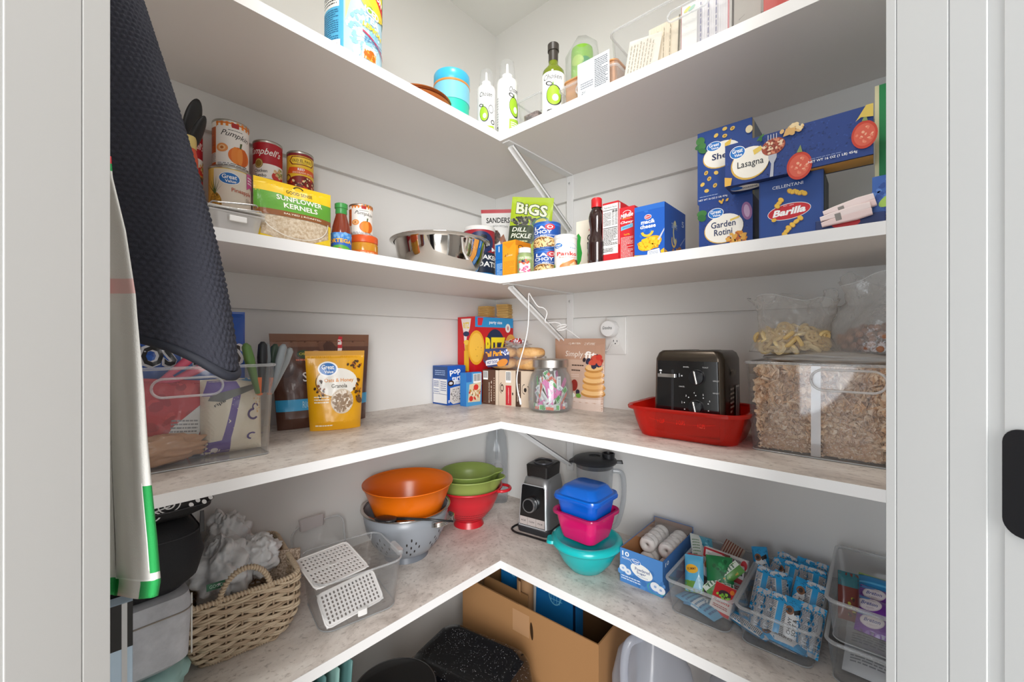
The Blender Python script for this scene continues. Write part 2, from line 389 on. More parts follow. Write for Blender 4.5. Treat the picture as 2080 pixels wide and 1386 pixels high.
# the doorway across the corner: origin on its inner face, x along it, y out towards the kitchen
PL, PR = Vector((.758, -1.240, 0)), Vector((1.2235, -.7745, 0))
DM = Matrix.Translation(PL) @ Matrix.Rotation(PI / 4, 4, 'Z')       # local x runs PL -> PR, local -y points to the kitchen
DW = (PR - PL).length
def dbox(mb, x0, y0, z0, x1, y1, z1, m=None): return mb.box(x0, y0, z0, x1, y1, z1, m, DM)
struct(dbox(MB(), -.17, -.12, 0, -.02, 0, CEIL).build('wall_door_left', WALLM))
struct(dbox(MB(), DW + .02, -.12, 0, DW + .19, 0, CEIL).build('wall_door_right', WALLM))
struct(dbox(MB(), -.02, -.12, 2.06, DW + .02, 0, CEIL).build('wall_door_top', WALLM))
for i, (x0, x1) in enumerate(((-.02, 0), (DW, DW + .02))):
    s = 1 if i == 0 else -1; e = x1 if i == 0 else x0
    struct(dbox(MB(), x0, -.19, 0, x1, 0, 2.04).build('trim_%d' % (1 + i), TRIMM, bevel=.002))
    cuts = ((0.0, .0225), (.0235, .073)) if i == 0 else ((0, .009), (.0098, .05), (.0508, .075))
    for j, (a, b) in enumerate(cuts):
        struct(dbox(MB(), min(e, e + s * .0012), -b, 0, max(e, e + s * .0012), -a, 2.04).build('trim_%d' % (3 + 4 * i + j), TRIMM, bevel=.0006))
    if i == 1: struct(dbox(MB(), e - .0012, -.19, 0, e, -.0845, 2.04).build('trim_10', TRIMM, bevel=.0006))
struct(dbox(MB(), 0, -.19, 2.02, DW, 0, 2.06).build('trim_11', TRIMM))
# strike plate on the door jamb
t = thing('strike_plate', 'black rounded metal strike plate screwed into the white door jamb', 'strike plate', DM @ Vector((DW - .0012, -.112, 1.045)), PI / 4)
mb = MB(); n = 24; P = []
for i in range(n):
    a = 2 * PI * i / n; P.append((max(-.009, min(.009, 0)) + .0, 0))
def rr2(hx, hy, r, k=6):
    o = []
    for q, (sx, sy) in enumerate(((1, 1), (-1, 1), (-1, -1), (1, -1))):
        for i in range(k + 1):
            a = PI / 2 * (q + i / k); o.append((sx * (hx - r) + r * math.cos(a), sy * (hy - r) + r * math.sin(a)))
    return o
PLM = Matrix.Rotation(-PI / 2, 4, 'Y')               # plate lies in local y-z, thickness towards -x
mb.prism(rr2(.036, .027, .010), 0, .0022, M=PLM); mb.build('plate', mat('17181b', .35), t, bevel=.0005)
mb = MB(); mb.prism(rr2(.004, .0032, .003), .0022, .0032, mat('8f9296', .25, 1), PLM); mb.build('screw', None, t)
# ------------------------------------------------------------ shelves
def marble(name, ax):
    if name in MATS: return MATS[name]
    m = bpy.data.materials.new(name); m.use_nodes = True; nt = m.node_tree; b = nt.nodes['Principled BSDF']; L = nt.links.new
    tc = node(m, 'ShaderNodeTexCoord'); mp = node(m, 'ShaderNodeMapping'); mp.inputs['Scale'].default_value = (1.1, .7, 1) if ax == 'y' else (.7, 1.1, 1)
    L(tc.outputs['Object'], mp.inputs[0])
    n1 = node(m, 'ShaderNodeTexNoise'); n1.inputs['Scale'].default_value = 9; n1.inputs['Detail'].default_value = 9; n1.inputs['Roughness'].default_value = .68; n1.inputs['Distortion'].default_value = .5
    n2 = node(m, 'ShaderNodeTexNoise'); n2.inputs['Scale'].default_value = 90; n2.inputs['Detail'].default_value = 5; n2.inputs['Roughness'].default_value = .7
    L(mp.outputs[0], n1.inputs['Vector']); L(mp.outputs[0], n2.inputs['Vector'])
    c1 = node(m, 'ShaderNodeValToRGB'); e = c1.color_ramp.elements; e[0].position = .33; e[0].color = rgb('b1a69e'); e[1].position = .68; e[1].color = rgb('ece6df')
    x = c1.color_ramp.elements.new(.5); x.color = rgb('d8cfc7')
    c2 = node(m, 'ShaderNodeValToRGB'); e = c2.color_ramp.elements; e[0].position = .3; e[0].color = rgb('8f857f'); e[1].position = .46; e[1].color = rgb('ffffff')
    mx = node(m, 'ShaderNodeMix', data_type='RGBA', blend_type='MULTIPLY'); mx.inputs[0].default_value = .6
    L(n1.outputs['Fac'], c1.inputs[0]); L(n2.outputs['Fac'], c2.inputs[0]); L(c1.outputs[0], mx.inputs[6]); L(c2.outputs[0], mx.inputs[7])
    L(mx.outputs[2], b.inputs['Base Color']); b.inputs['Roughness'].default_value = .42
    bp = node(m, 'ShaderNodeBump'); bp.inputs['Strength'].default_value = .12; bp.inputs['Distance'].default_value = .001; L(n2.outputs['Fac'], bp.inputs['Height']); L(bp.outputs['Normal'], b.inputs['Normal'])
    MATS[name] = m; return m
SHW = mat('e4e0dc', .5)
def shelf(label, zt, zb, ap, lam):
    t = thing('corner_shelf', label, 'shelf', (0, 0, zb), 0); H = zt - zb; b = .0012
    L = [(WX, WY), (WX, -1.349), (ap, -1.349), (ap, -ap), (1.349, -ap), (1.349, WY)]
    MB().prism(L, 0, H - (.001 if lam else 0)).build('shelf_board', SHW, t)
    e = MB(); e.box(ap, -1.349, 0, ap + b, -ap - b, H); e.box(ap, -ap - b, 0, 1.349, -ap, H)
    e.build('edge_band', mat('f0efee', .35), t)
    if lam:
        m = MB()
        m.prism([(WX, WY), (WX, -1.349), (ap, -1.349), (ap, -ap)], H - .001, H, marble('laminate_y', 'y'))
        m.prism([(WX, WY), (ap, -ap), (1.349, -ap), (1.349, WY)], H - .001, H, marble('laminate_x', 'x'))
        m.build('laminate_top', parent=t)
    return t
shelf('white corner shelf just below the ceiling, holding oil bottles and canisters', Z1, Z1U, AP, 0)
shelf('white corner shelf holding tins, the steel mixing bowl and pasta boxes', Z2, Z2U, AP, 0)
shelf('stone-patterned laminate counter with white edge, holding the toaster and cereal bin', ZC, ZCU, AC, 1)
shelf('lower stone-patterned laminate shelf holding the baskets, colanders and snack bins', ZL, ZLU, AL, 1)
k = 12
for z in (Z1U, Z2U, ZCU, ZLU):
    struct(MB().box(WX, -1.349, z - .092, WX + .018, WY, z).build('trim_%d' % k, mat('d9d8d5', .5), bevel=.001)); k += 1
    struct(MB().box(WX + .018, WY - .018, z - .092, 1.349, WY, z).build('trim_%d' % k, mat('d9d8d5', .5), bevel=.001)); k += 1
# brackets
for zt, lb in ((Z1U, 'under the top shelf, above the small cans'), (Z2U, 'under the second shelf, wrapped by the white charging cord'), (ZCU, 'under the stone-patterned counter')):
    bx = .362
    t = thing('shelf_bracket', 'white folded steel angle bracket ' + lb, 'bracket', (bx, WY - .018, zt)); bm_ = mat('dededd', .4)
    MB().box(-.014, -.0035, -.225, .014, 0, 0).build('wall_plate', bm_, t, bevel=.001)
    MB().box(-.014, -.355, -.0035, .014, 0, 0).build('shelf_plate', bm_, t, bevel=.001)
    a, b = Vector((0, -.33, -.006)), Vector((0, -.004, -.20)); d = (b - a); ln = d.length
    M = Matrix.Translation(a) @ d.to_track_quat('Y', 'Z').to_matrix().to_4x4()
    s = MB(); s.box(-.011, 0, -.0015, .011, ln, .0015, M=M); s.box(-.011, 0, -.008, -.0095, ln, .0015, M=M); s.box(.0095, 0, -.008, .011, ln, .0015, M=M)
    s.build('diagonal_strut', bm_, t, bevel=.0006)
    for q in (-.03, -.205):
        s = MB(); s.ball((0, -.0045, q), (.0055, .0025, .0055), mat('c9c9c8', .3)); s.ball((0, -.0066, q), (.0016, .0008, .0016), mat('333333', .4)); s.build('screw', parent=t, smooth=True)
# outlet
x0, _, tt = ony(1231.5, WY); x1, _, t2 = ony(1273, WY)
zt, zb = hz(645, tt), hz(720, tt)
t = thing('wall_outlet', 'white duplex wall socket with a round plug in its upper half', 'outlet', ((x0 + x1) / 2, WY, (zt + zb) / 2)); hw, hh = (x1 - x0) / 2, (zt - zb) / 2
MB().loft([(0, 0, 0, hw, hh, .004), (0, 0, .004, hw, hh, .004), (0, 0, .006, hw - .003, hh - .003, .003)], M=Matrix.Rotation(PI / 2, 4, 'X')).build('cover_plate', mat('e4e3e0', .35), t, smooth='auto')
for s in (1, -1):
    M = Matrix.Translation((0, -.006, s * .021)) @ Matrix.Rotation(PI / 2, 4, 'X')
    q = MB(); q.loft([(0, 0, 0, .017, .014, .012), (0, 0, .0015, .0165, .0135, .012)], mat('e8e7e4', .35), M).build('socket', parent=t, smooth='auto')
    h = MB(); h.box(-.0075, -.001, .0016, -.0055, .007, .0019, mat('222222'), M); h.box(.0055, -.001, .0016, .0075, .006, .0019, mat('222222'), M); h.ball((0, -.006, .0017), (.0022, .0022, .0004), mat('222222'), M=M); h.build('socket_slots', parent=t)
ox, oy, oz = (x0 + x1) / 2, WY, (zt + zb) / 2
t = thing('plug_adapter', 'round white plug with black handwriting pushed into the wall socket', 'plug', (ox - .012, oy - .0085, oz + .024))
M = Matrix.Rotation(PI / 2, 4, 'X')
MB().lathe([(0, 0), (.025, 0), (.029, .004), (.029, .026), (.026, .032), (.0, .034)], 40, M=M).build('plug_body', mat('ededec', .3), t, smooth='auto')
art([('t', .5, .5, .7, .22, 'Grandma', '222222', {'s': .3, 'b': 0})], .05, .05, lambda x, y, o: (x, -.0345 - o, y - .022), t, 'handwriting')
def cord(name, label, pts, r, h='ecebea', sub=8, cat='cord'):
    P = [Vector(p) for p in pts]; out = []
    for i in range(len(P) - 1):
        a, b, c, d = P[max(0, i - 1)], P[i], P[i + 1], P[min(len(P) - 1, i + 2)]
        for j in range(sub):
            s = j / sub; out.append(.5 * ((2 * b) + (c - a) * s + (2 * a - 5 * b + 4 * c - d) * s * s + (3 * b - a - 3 * c + d) * s ** 3))
    out.append(P[-1]); o = MB().tube(out, r, 8).build(name, mat(h, .45), smooth=True)
    if label: tag(o, label, cat)
    return o
def smooth_pts(pts, sub=8):
    P = [Vector(p) for p in pts]; out = []
    for i in range(len(P) - 1):
        a, b, c, d = P[max(0, i - 1)], P[i], P[i + 1], P[min(len(P) - 1, i + 2)]
        for j in range(sub):
            s = j / sub; out.append(.5 * ((2 * b) + (c - a) * s + (2 * a - 5 * b + 4 * c - d) * s * s + (3 * b - a - 3 * c + d) * s ** 3))
    return out + [P[-1]]
t = thing('charging_cord', 'thin white cord hanging from the bracket down past the crackers and bread', 'cord', pt(1074, 600, 1.345))
o0_ = t.location.copy()
pts = [pt(1246, 695, 1.40), pt(1240, 700, 1.41), pt(1232, 712, 1.43), pt(1205, 706, 1.45), pt(1180, 690, 1.46), pt(1155, 672, 1.43), pt(1141, 668, 1.41), pt(1135, 672, 1.405), pt(1139, 660, 1.40), pt(1128, 655, 1.39), pt(1108, 655, 1.36), pt(1111, 636, 1.36), pt(1104, 626, 1.35), pt(1092, 622, 1.345), pt(1080, 605, 1.34), pt(1074, 598, 1.33), pt(1074, 640, 1.32), pt(1071, 675, 1.31), pt(1063, 710, 1.30), pt(1055, 738, 1.275), pt(1050, 765, 1.245), pt(1051, 790, 1.225), pt(1056, 812, 1.22)]
MB().tube([p - o0_ for p in smooth_pts(pts)], .0019, 8).build('cable', mat('ecebea', .45), t, smooth=True)
MB().tube([p - o0_ for p in (pt(1055.6, 810, 1.22), pt(1058, 822, 1.22))], .0032, 8).build('plug_tip', mat('f2f1f0', .4), t, smooth=True)
s = MB()
for i in range(3): s.tube([(pt(1141, 668, 1.398) - o0_) + Vector((.018 * math.cos(a), .014 * math.sin(a), .006 * math.sin(a + i) + .004 * i)) for a in [2 * PI * q / 20 for q in range(20)]], .0018, 6, closed=True)
s.build('coil', mat('ecebea', .45), t, smooth=True)
# ------------------------------------------------------------ mitt and towel by the door
def waffle():
    N1, N2 = 250, 330; base = pt(358, 712, .47); mc = lambda v: pt(358 - 150 * v - 88 * v * v, 712 - 912 * v, .47)
    R_ = Vector((CS, SN, 0)); F_ = Vector((-SN, CS, 0)); org = Vector((base.x, base.y, base.z))
    def S(a, v, off=0):
        c = mc(v) - org
        ca, sa = math.cos(a), math.sin(a)
        hw = (.066 - .014 * v + .003 * math.sin(v * 7)) * (1 if v < .84 else math.sqrt(max(0, 1 - ((v - .84) / .16) ** 2)) * .985 + .015)
        th = (.034 - .006 * v) * (1 if v < .84 else math.sqrt(max(0, 1 - ((v - .84) / .16) ** 2)) * .985 + .015)
        sq = lambda q, e: math.copysign(abs(q) ** e, q)
        p = c + R_ * (hw + off) * sq(ca, .9) + F_ * (th + off) * sq(sa, .9)
        p.z += (1 - v) ** 7 * (-.034 * ca - .010 * ca * ca * ca - .002 * sa + .006) + .006 * math.sin(v * 9 + ca * 2) * (1 - v)
        return p
    def fn(x, y):
        a = 2 * PI * x; v = .012 + .988 * y
        V = y * 84; row = int(V); U = x * 46 + (.5 if row % 2 else 0)
        d = (abs(math.sin(PI * U)) ** .7) * (abs(math.sin(PI * V)) ** .7)
        n = noise.noise(Vector((x * 90, y * 90, 1)))
        return S(a, v, .0019 * d + .0005 * n if y < .97 else 0)
    t = thing('oven_mitt', 'dark charcoal waffle-weave oven mitt hanging by the doorway, cuff down', 'oven mitt', org)
    m = mat('34353e', .85, bump=.5, bscale=900, spec=.25)
    MB().grid(fn, N1, N2, m).build('quilted_shell', parent=t, smooth=True)
    MB().grid(lambda x, y: S(2 * PI * x, .004 + .25 * y, -.0055), 80, 10, mat('17181e', .9)).build('lining', parent=t, smooth=True)
    mb = MB(); mb.tube([S(2 * PI * i / 120, .004, -.002) for i in range(120)], .0052, 10, closed=True); mb.build('cuff_binding', mat('1d202b', .7), t, smooth=True)
    lp = [S(0, 1, 0) + Vector((0, 0, .045 * math.sin(PI * i / 14))) + R_ * .010 * math.cos(PI * i / 14) for i in range(15)]
    MB().tube(lp, .002, 6).build('hanging_loop', mat('1d202b', .7), t, smooth=True)
    top_w = org + S(0, 1, 0)
    h = thing('coat_hook', 'small white hook on the wall beside the doorway holding the mitt', 'hook', top_w + Vector((0, 0, .040)))
    dd_ = (1.998 - top_w.x + top_w.y) / 2
    MB().tube([(0, 0, .004), (0, 0, -.001), (.03, -.03, -.003), (dd_ - .001, -dd_ + .001, 0)], .003, 8).build('hook_arm', mat('d0d0d0', .3), h, smooth=True)
waffle()
def towel():
    R_ = Vector((CS, SN, 0)); F_ = Vector((-SN, CS, 0)); NU, NV = 60, 120; T0 = .385
    ed = [(318, 226), (360, 229), (470, 256), (600, 276), (700, 283), (800, 291), (900, 297), (1000, 306), (1100, 316), (1190, 323), (1222, 318)]
    def er(y):
        for (a, p), (b, q) in zip(ed, ed[1:]):
            if a <= y <= b: return p + (q - p) * (y - a) / (b - a)
        return ed[-1][1]
    org = pt(260, 1222, T0)
    def fn(u, v):
        y = 318 + (1222 - 318) * v; r = er(y); l = 120 + 20 * (1 - v); px = l + (r - l) * u
        t = T0 + .012 * math.sin(u * 11 + v * 1.3) * (.3 + v) + .006 * math.sin(u * 23 + 1) * v + (.012 * (1 - u) if 1 else 0)
        yy = y + (u * -14 + 6 * math.sin(u * 9)) * v ** 6
        return pt(px, yy, t) - org
    wh, gr, pk, rd = mat('dad9d4', .85, bump=.3, bscale=700), mat('1f9a4c', .8, bump=.3, bscale=700), mat('dcb4b0', .85), mat('c9303a', .8)
    mb = MB(); vs = [fn(i / NU, j / NV) for j in range(NV + 1) for i in range(NU + 1)]
    for j in range(NV):
        for i in range(NU):
            u, y = (i + .5) / NU, 318 + (1222 - 318) * (j + .5) / NV; m = wh
            if 569 < y < 598: m = pk
            if y < 345: m = rd if y < 334 else gr
            if u > .925 and y > 985 and y < 1168: m = gr
            if y > 1188: m = gr if (u < .62 or u > .84) and u < 1 else wh
            mb.f.append([j * (NU + 1) + i, j * (NU + 1) + i + 1, (j + 1) * (NU + 1) + i + 1, (j + 1) * (NU + 1) + i]); mb.m.append(mb.mi(m))
    mb.v = vs
    t = thing('tea_towel', 'off-white tea towel with green striped hem hanging beside the doorway', 'towel', org)
    o = mb.build('cloth', parent=t, smooth=True); s = o.modifiers.new('s', 'SOLIDIFY'); s.thickness = .0014
    MB().tube([fn(i / 60, .957) + Vector((.0006, -.0006, 0)) for i in range(61)], .0011, 6).build('hem_piping', mat('eeeeea', .7), t, smooth=True)
    MB().tube([fn(.925, .735 + .2 * i / 30) + Vector((.0008, -.0008, 0)) for i in range(31)], .0008, 6).build('edge_piping', mat('eeeeea', .7), t, smooth=True)
    o = MB().grid(lambda u, v: pt(150 + 72 * u, 1224 + 260 * v, .395 + .006 * math.sin(u * 8)) - pt(200, 1484, .39), 14, 20).build('red_cloth', mat('c22a30', .8, bump=.3, bscale=500), smooth=True)
    o.location = pt(200, 1484, .39); s = o.modifiers.new('s', 'SOLIDIFY'); s.thickness = .002
    tag(o, 'narrow strip of red cloth hanging below the tea towel', 'cloth')
towel()
# ------------------------------------------------------------ top shelf
def canister_tea():
    x, y, r, t = cyl(659, 775, 'L', .275); z = Z1
    T = thing('iced_tea_canister', 'tall blue and yellow iced tea mix canister on the top shelf', 'canister', (x, y, z), facing(x, y, 6))
    H = .24
    MB().lathe([(0, .001), (r * .97, .001), (r, .008), (r, H - .02), (r * .98, H - .012), (r * .98, H)], 80).build('canister_body', mat('9fd4ea', .3), T, smooth='auto')
    MB().lathe([(r * 1.01, H - .012), (r * 1.02, H - .010), (r * 1.02, H + .012), (r * .97, H + .016), (0, H + .016)], 80).build('lid', mat('f0d43a', .35), T, smooth='auto')
    W = PI * r
    A = [('r', 0, .02, .36, .98, '58b9e4'), ('r', .36, .02, 1, .98, 'b8ddec'), ('r', .02, .48, .31, .97, 'f4f4f2'), ('l', .05, .5, .28, .92, 15, '4a4a4a'), ('r', .04, .585, .3, .59, '222222'), ('r', .04, .66, .3, .664, '222222'),
         ('t', .1, .945, .1, .02, 'Calories', '222222'), ('t', .27, .945, .06, .025, '100', '222222'), ('l', .03, .17, .3, .46, 14, '2b6f9c', 4),
         ('s', .6, .3, .2, .2, 60, .03, ['d6edf5', '8fcbe6']), ('p', [(.38, .35), (.46, .62), (.6, .72), (.9, .8), (1, .98), (.38, .98)], 'f6e9a0'), ('e', .48, .75, .12, .14, 'fbf3cd'), ('s', .5, .75, .12, .16, 20, .03, ['f2e27a', 'ffffff']),
         ('e', .72, .62, .2, .14, 'f3d52f', -20), ('e', .66, .52, .06, .035, '8ab52f', 30), ('e', .9, .85, .2, .16, 'f7de2e', 0), ('e', .98, .7, .08, .2, '52a83c', 20), ('o', .8, .72, .26, .2, .08, 'f6e14a', -15),
         ('p', [(.56, .86), (.9, .66), (.88, .575), (.55, .77)], 'd8232a'), ('o', .72, .72, .17, .085, .0, 'ffffff'), ('t', .725, .715, .28, .07, 'LIPTON', 'ffffff', {'r': -20, 'b': .03}),
         ('t', .68, .5, .2, .07, 'ICED', 'ffffff', {'b': .04, 'r': -6}), ('t', .68, .42, .2, .07, 'TEA', 'ffffff', {'b': .04, 'r': -6}), ('t', .7, .345, .28, .05, 'LEMON', 'f6d93c', {'b': .04, 'r': -8}),
         ('p', [(.56, .3), (.92, .17), (.92, .15), (.56, .28)], 'c22b55'), ('l', .58, .2, .85, .25, 2, '5c87b0', 3),
         ('p', [(.55, .03), (.56, .16), (.74, .16), (.73, .03)], 'dfe9ea'), ('p', [(.575, .03), (.58, .12), (.73, .12), (.72, .03)], 'e08a1e'), ('s', .65, .08, .06, .04, 10, .03, ['f5b044', 'c76a10']), ('e', .5, .08, .04, .05, 'f0f6f6'), ('e', .13, .12, .06, .02, 'efefec'), ('r', .07, .02, .33, .16, 'e4e6e6'), ('o', .14, .1, .05, .03, .4, '222222', 0, (30, 330)), ('o', .26, .1, .05, .03, .4, '222222', 0, (200, 500))]
    art(A, W, H, roundf(r), T, 'printed_label', maxlen=.008)
canister_tea()
def produce():
    x, y, t = onx(648, .2)
    T = thing('seasoning_jar', 'small pale green and white jar partly hidden beside the iced tea canister', 'jar', (x - .01, y - .012, Z1), facing(x, y))
    MB().lathe([(0, 0), (.016, 0), (.018, .004), (.018, .06), (.013, .07), (.013, .078)], 32).build('jar_body', mat('e3e6c4', .4), T, smooth='auto')
    art([('r', .1, .1, .9, .8, 'dfe59a'), ('s', .5, .4, .3, .2, 8, .07, ['5a6b3a', 'ffffff'])], .05, .06, roundf(.018), T, maxlen=.006)
produce()
# copper coloured plates
px_ = cyl(806, 902, 'L', .19)
for i in range(3):
    r = .092
    o = MB().lathe([(0, .000), (r * .62, .000), (r * .66, .002), (r * .95, .010), (r, .0135), (r * .985, .015), (r * .93, .0125), (r * .64, .0045), (0, .0035)], 72).build('copper_plate', mat('c4763c' if i != 1 else '8c4a26', .22, .6), smooth='auto')
    px, py, _ = onx(850, .255); o.location = (px, py, Z1 + .0055 * i + .0002)
    tag(o, 'round copper-coloured plate, %s of a small stack on the top shelf' % ('lowest', 'middle one', 'uppermost')[i], 'plate', 'copper plates')
x, y, r, t = cyl(880, 955, 'L', .285)
r *= .98
T = thing('blue_canister', 'sky blue plastic canister with teal foot and copper rim band under its lid', 'canister', (x, y, Z1), 0)
Hc = hz(134, t - r) - Z1
MB().lathe([(0, 0), (r * .9, 0), (r * .94, .012), (r * .96, .045)], 72).build('teal_foot', mat('2fc9ae', .35), T, smooth='auto')
MB().lathe([(r * .96, .045), (r * .985, .0451), (r * .99, Hc * .72)], 72).build('canister_body', mat('7cc6dd', .3), T, smooth='auto')
MB().lathe([(r * .985, Hc * .715), (r * 1.01, Hc * .725), (r * 1.01, Hc * .76), (r * .985, Hc * .77)], 72).build('copper_band', mat('d98b45', .3), T, smooth='auto')
MB().lathe([(r * .985, Hc * .77), (r, Hc * .78), (r * .995, Hc * .97), (r * .95, Hc), (0, Hc)], 72).build('lid', mat('3fb4dc', .3), T, smooth='auto')
AVO = lambda u, v, s: [('e', u, v, .12 * s, .13 * s, '3a3a36', 8), ('e', u - .012, v + .004, .105 * s, .118 * s, '9cc62c', 8), ('e', u - .03, v + .06 * s, .07 * s, .06 * s, '9cc62c', 10), ('e', u + .015 * s, v - .03 * s, .045 * s, .042 * s, 'ffffff'), ('o', u - .075 * s, v + .15 * s, .06 * s, .025 * s, .35, '2c2c2c', -25), ('p', [(u - .03 * s, v + .13 * s), (u - .02 * s, v + .18 * s), (u - .005, v + .13 * s)], '6f9c22')]
def spray(name, label, pl, pr, ptop, xx, side, A, cap=.24):
    x, y, r, t = cyl(pl, pr, side, xx); H = hz(ptop, t) - Z1
    T = thing(name, label, 'oil bottle', (x, y, Z1), facing(x, y)); b = H * (1 - cap)
    MB().lathe([(0, 0), (r * .93, 0), (r, .006), (r, b * .9), (r * .93, b * .95), (r * .6, b * 1.0), (r * .5, b * 1.02)], 64).build('bottle_body', mat('e4e4e2', .28), T, smooth='auto')
    art(A, PI * r, b * .9, roundf(r), T, maxlen=.005)
    MB().lathe([(r * .5, b), (r * .5, b + .012), (r * .3, b + .014), (r * .16, b + .016), (r * .12, H * .97), (0, H * .98)], 24).build('nozzle', mat('f4f4f4', .3), T, smooth='auto')
    MB().lathe([(r * .78, b * .985), (r * .76, b * 1.04), (r * .62, H * .985), (r * .5, H), (0, H)], 40).build('clear_cap', clear(body=.08, edge=.3), T, smooth='auto')
SP = lambda y0: [('t', .5, .86, .42, .09, 'Chosen', '222222', {'s': .3, 'b': .0})]
spray('avocado_oil_spray', 'shorter white oil spray bottle with sun and avocado drawing, beside the blue canister', 969, 1007, 145, .30, 'L',
      [('t', .48, .84, .44, .1, 'Chosen', '222222', {'s': .3, 'b': 0}), ('o', .66, .52, .09, .09, .12, '2c2c2c')] + [('p', [(.66 + a * .12, .52 + b * .12), (.66 + a * .17, .52 + b * .18), (.665 + a * .17, .525 + b * .18)], '2c2c2c') for a, b in ((1, 0), (.7, .7), (0, 1), (.7, -.7), (-.7, .7), (0, -1))] + AVO(.42, .4, 1.3) + [('p', [(.45, .02), (.78, .02), (.76, .16), (.5, .14)], 'a8c83c'), ('l', .5, .04, .74, .12, 2, 'ffffff'), ('o', .72, .24, .07, .05, .3, '2c2c2c')])
spray('avocado_oil_spray', 'taller white oil spray bottle with a large avocado drawing, in the shelf corner', 1009, 1052, 127, -.318, 'R',
      [('t', .72, .82, .32, .1, 'Chosen', '222222', {'s': .3, 'b': 0})] + AVO(.74, .48, 1.5) + [('p', [(.55, .02), (.95, .02), (.95, .27), (.56, .24)], 'a3c63a'), ('l', .6, .04, .9, .2, 4, 'ffffff'), ('l', .12, .1, .2, .7, 12, '999999'), ('o', .15, .08, .05, .05, .4, '333333')])
def bin_(name, label, loc, rz, Wb, Db, H, flare=.012, group=None, handle=0, cat='bin', m=None, rim=.006, rad=.02, lip=True):
    """clear storage bin open at the top; origin at the middle of its front bottom edge"""
    T = thing(name, label, cat, loc, rz, group); m = m or clear()
    w, d = Wb / 2, Db / 2; f = flare; th = .0022
    ring = lambda z, k, i=0: (0, d, z, w + f * k - i, d + f * k - i, rad)
    MB().loft([ring(0, 0), ring(H, 1)], cap=(1, 0)).build('outer_wall', m, T, smooth='auto')
    MB().loft([ring(.003, 0, th), ring(H, 1, th)], cap=(1, 0)).build('inner_wall', m, T, smooth='auto')
    pts = [(x, y + d, H) for x, y in rr2(w + f + .001, d + f + .001, rad)]
    MB().tube(pts, rim / 2, 6, closed=True).build('rim', clear(body=.22, edge=.5, rough=.1), T, smooth=True)
    pts = [(x, y + d, .002) for x, y in rr2(w, d, rad)]
    MB().tube(pts, .0014, 6, closed=True).build('base_edge', clear('9a9a98', body=.5, edge=.4), T, smooth=True)
    if handle:
        hw, hh, hz_ = handle; P = [(x, -f * hz_ / H - .001, hz_ + y) for x, y in rr2(hw, hh, hh)]
        MB().tube(P, .0022, 8, closed=True).build('handle_slot', clear(body=.3, edge=.6, rough=.12), T, smooth=True)
    return T
def bin_at(name, label, A, B, z, D, H, **k):
    mx, my, rz, W = edge(A, B); return bin_(name, label, (mx, my, z), rz, W, D, H, **k), mx, my, rz, W
# small tub of brown sauce cups
A, B = ony(1054, -.30), ony(1097, -.30); T, *_ = bin_at('clear_tub', 'small clear tub with brown packets inside, in front of the tall white spray bottle', (A[0], A[1]), (B[0], B[1]), Z1, .07, hz(203, A[2] - .0) - Z1 - .012, flare=.004, rad=.008)
MB().loft([(0, .035, .004, .026, .028, .006), (0, .035, .055, .028, .03, .006)]).build('brown_contents', speckle('brown_cups', '5b4440', 'a08a86', 60, .4, .6, .35), T, smooth='auto')
x, y, r, t = cyl(1101, 1147, 'R', -.305)
H = hz(91, t) - Z1
T = thing('olive_oil_bottle', 'dark green glass oil bottle with black cap and avocado label', 'oil bottle', (x, y, Z1), facing(x, y, -4))
gl = mat('6b7a12', .08, spec=.8)
MB().lathe([(0, 0), (r * .94, 0), (r, .005), (r, H * .56), (r * .93, H * .62), (r * .6, H * .68), (r * .42, H * .72), (r * .4, H * .8)], 64).build('bottle_body', gl, T, smooth='auto')
MB().lathe([(r * .42, H * .76), (r * .43, H * .9), (r * .5, H * .9), (r * .5, H * .99), (r * .44, H), (0, H)], 40).build('cap', mat('3a3530', .4), T, smooth='auto')
art([('r', .02, .02, .98, .99, 'f4f4f1'), ('t', .5, .87, .56, .12, 'Chosen', '222222', {'s': .3, 'b': 0}), ('l', .42, .77, .6, .79, 1, '777777')] + AVO(.55, .42, 1.9) + [('p', [(.3, .02), (.36, .1), (.68, .1), (.75, .02)], '4a4a48')], PI * r, H * .56, roundf(r), T, maxlen=.005)
x, y, r, t = cyl(1160, 1205, 'R', -.06)
T = thing('green_drink_can', 'bright green tub wrapped in clear plastic, behind the copper-coloured box', 'tub', (x, y, Z1), facing(x, y)); H = hz(103, t) - Z1
MB().lathe([(0, 0), (r * .8, 0), (r, H * .15), (r, H * .96), (r * .95, H), (0, H)], 48).build('tub_body', mat('8cc63f', .35), T, smooth='auto')
art([('t', .5, .62, .5, .14, 'Servings', 'f4f8ea', {'b': .03, 'arc': .3}), ('e', .6, .82, .2, .06, '3f9a5a', 20), ('e', .35, .85, .2, .05, 'b7d86a', -10)], PI * r, H, roundf(r), T, maxlen=.006)
MB().loft([(0, 0, 0, r * 1.3, r * 1.2, .03), (0, 0, H * .9, r * 1.5, r * 1.3, .03), (.01, 0, H * 1.06, r * 1.1, r * .5, .02), (.0, 0, H * 1.14, r * .4, r * .1, .01)], cap=(1, 1)).build('plastic_wrap', clear(body=.12, edge=.25, bump=.8, bscale=40), T, smooth=True)
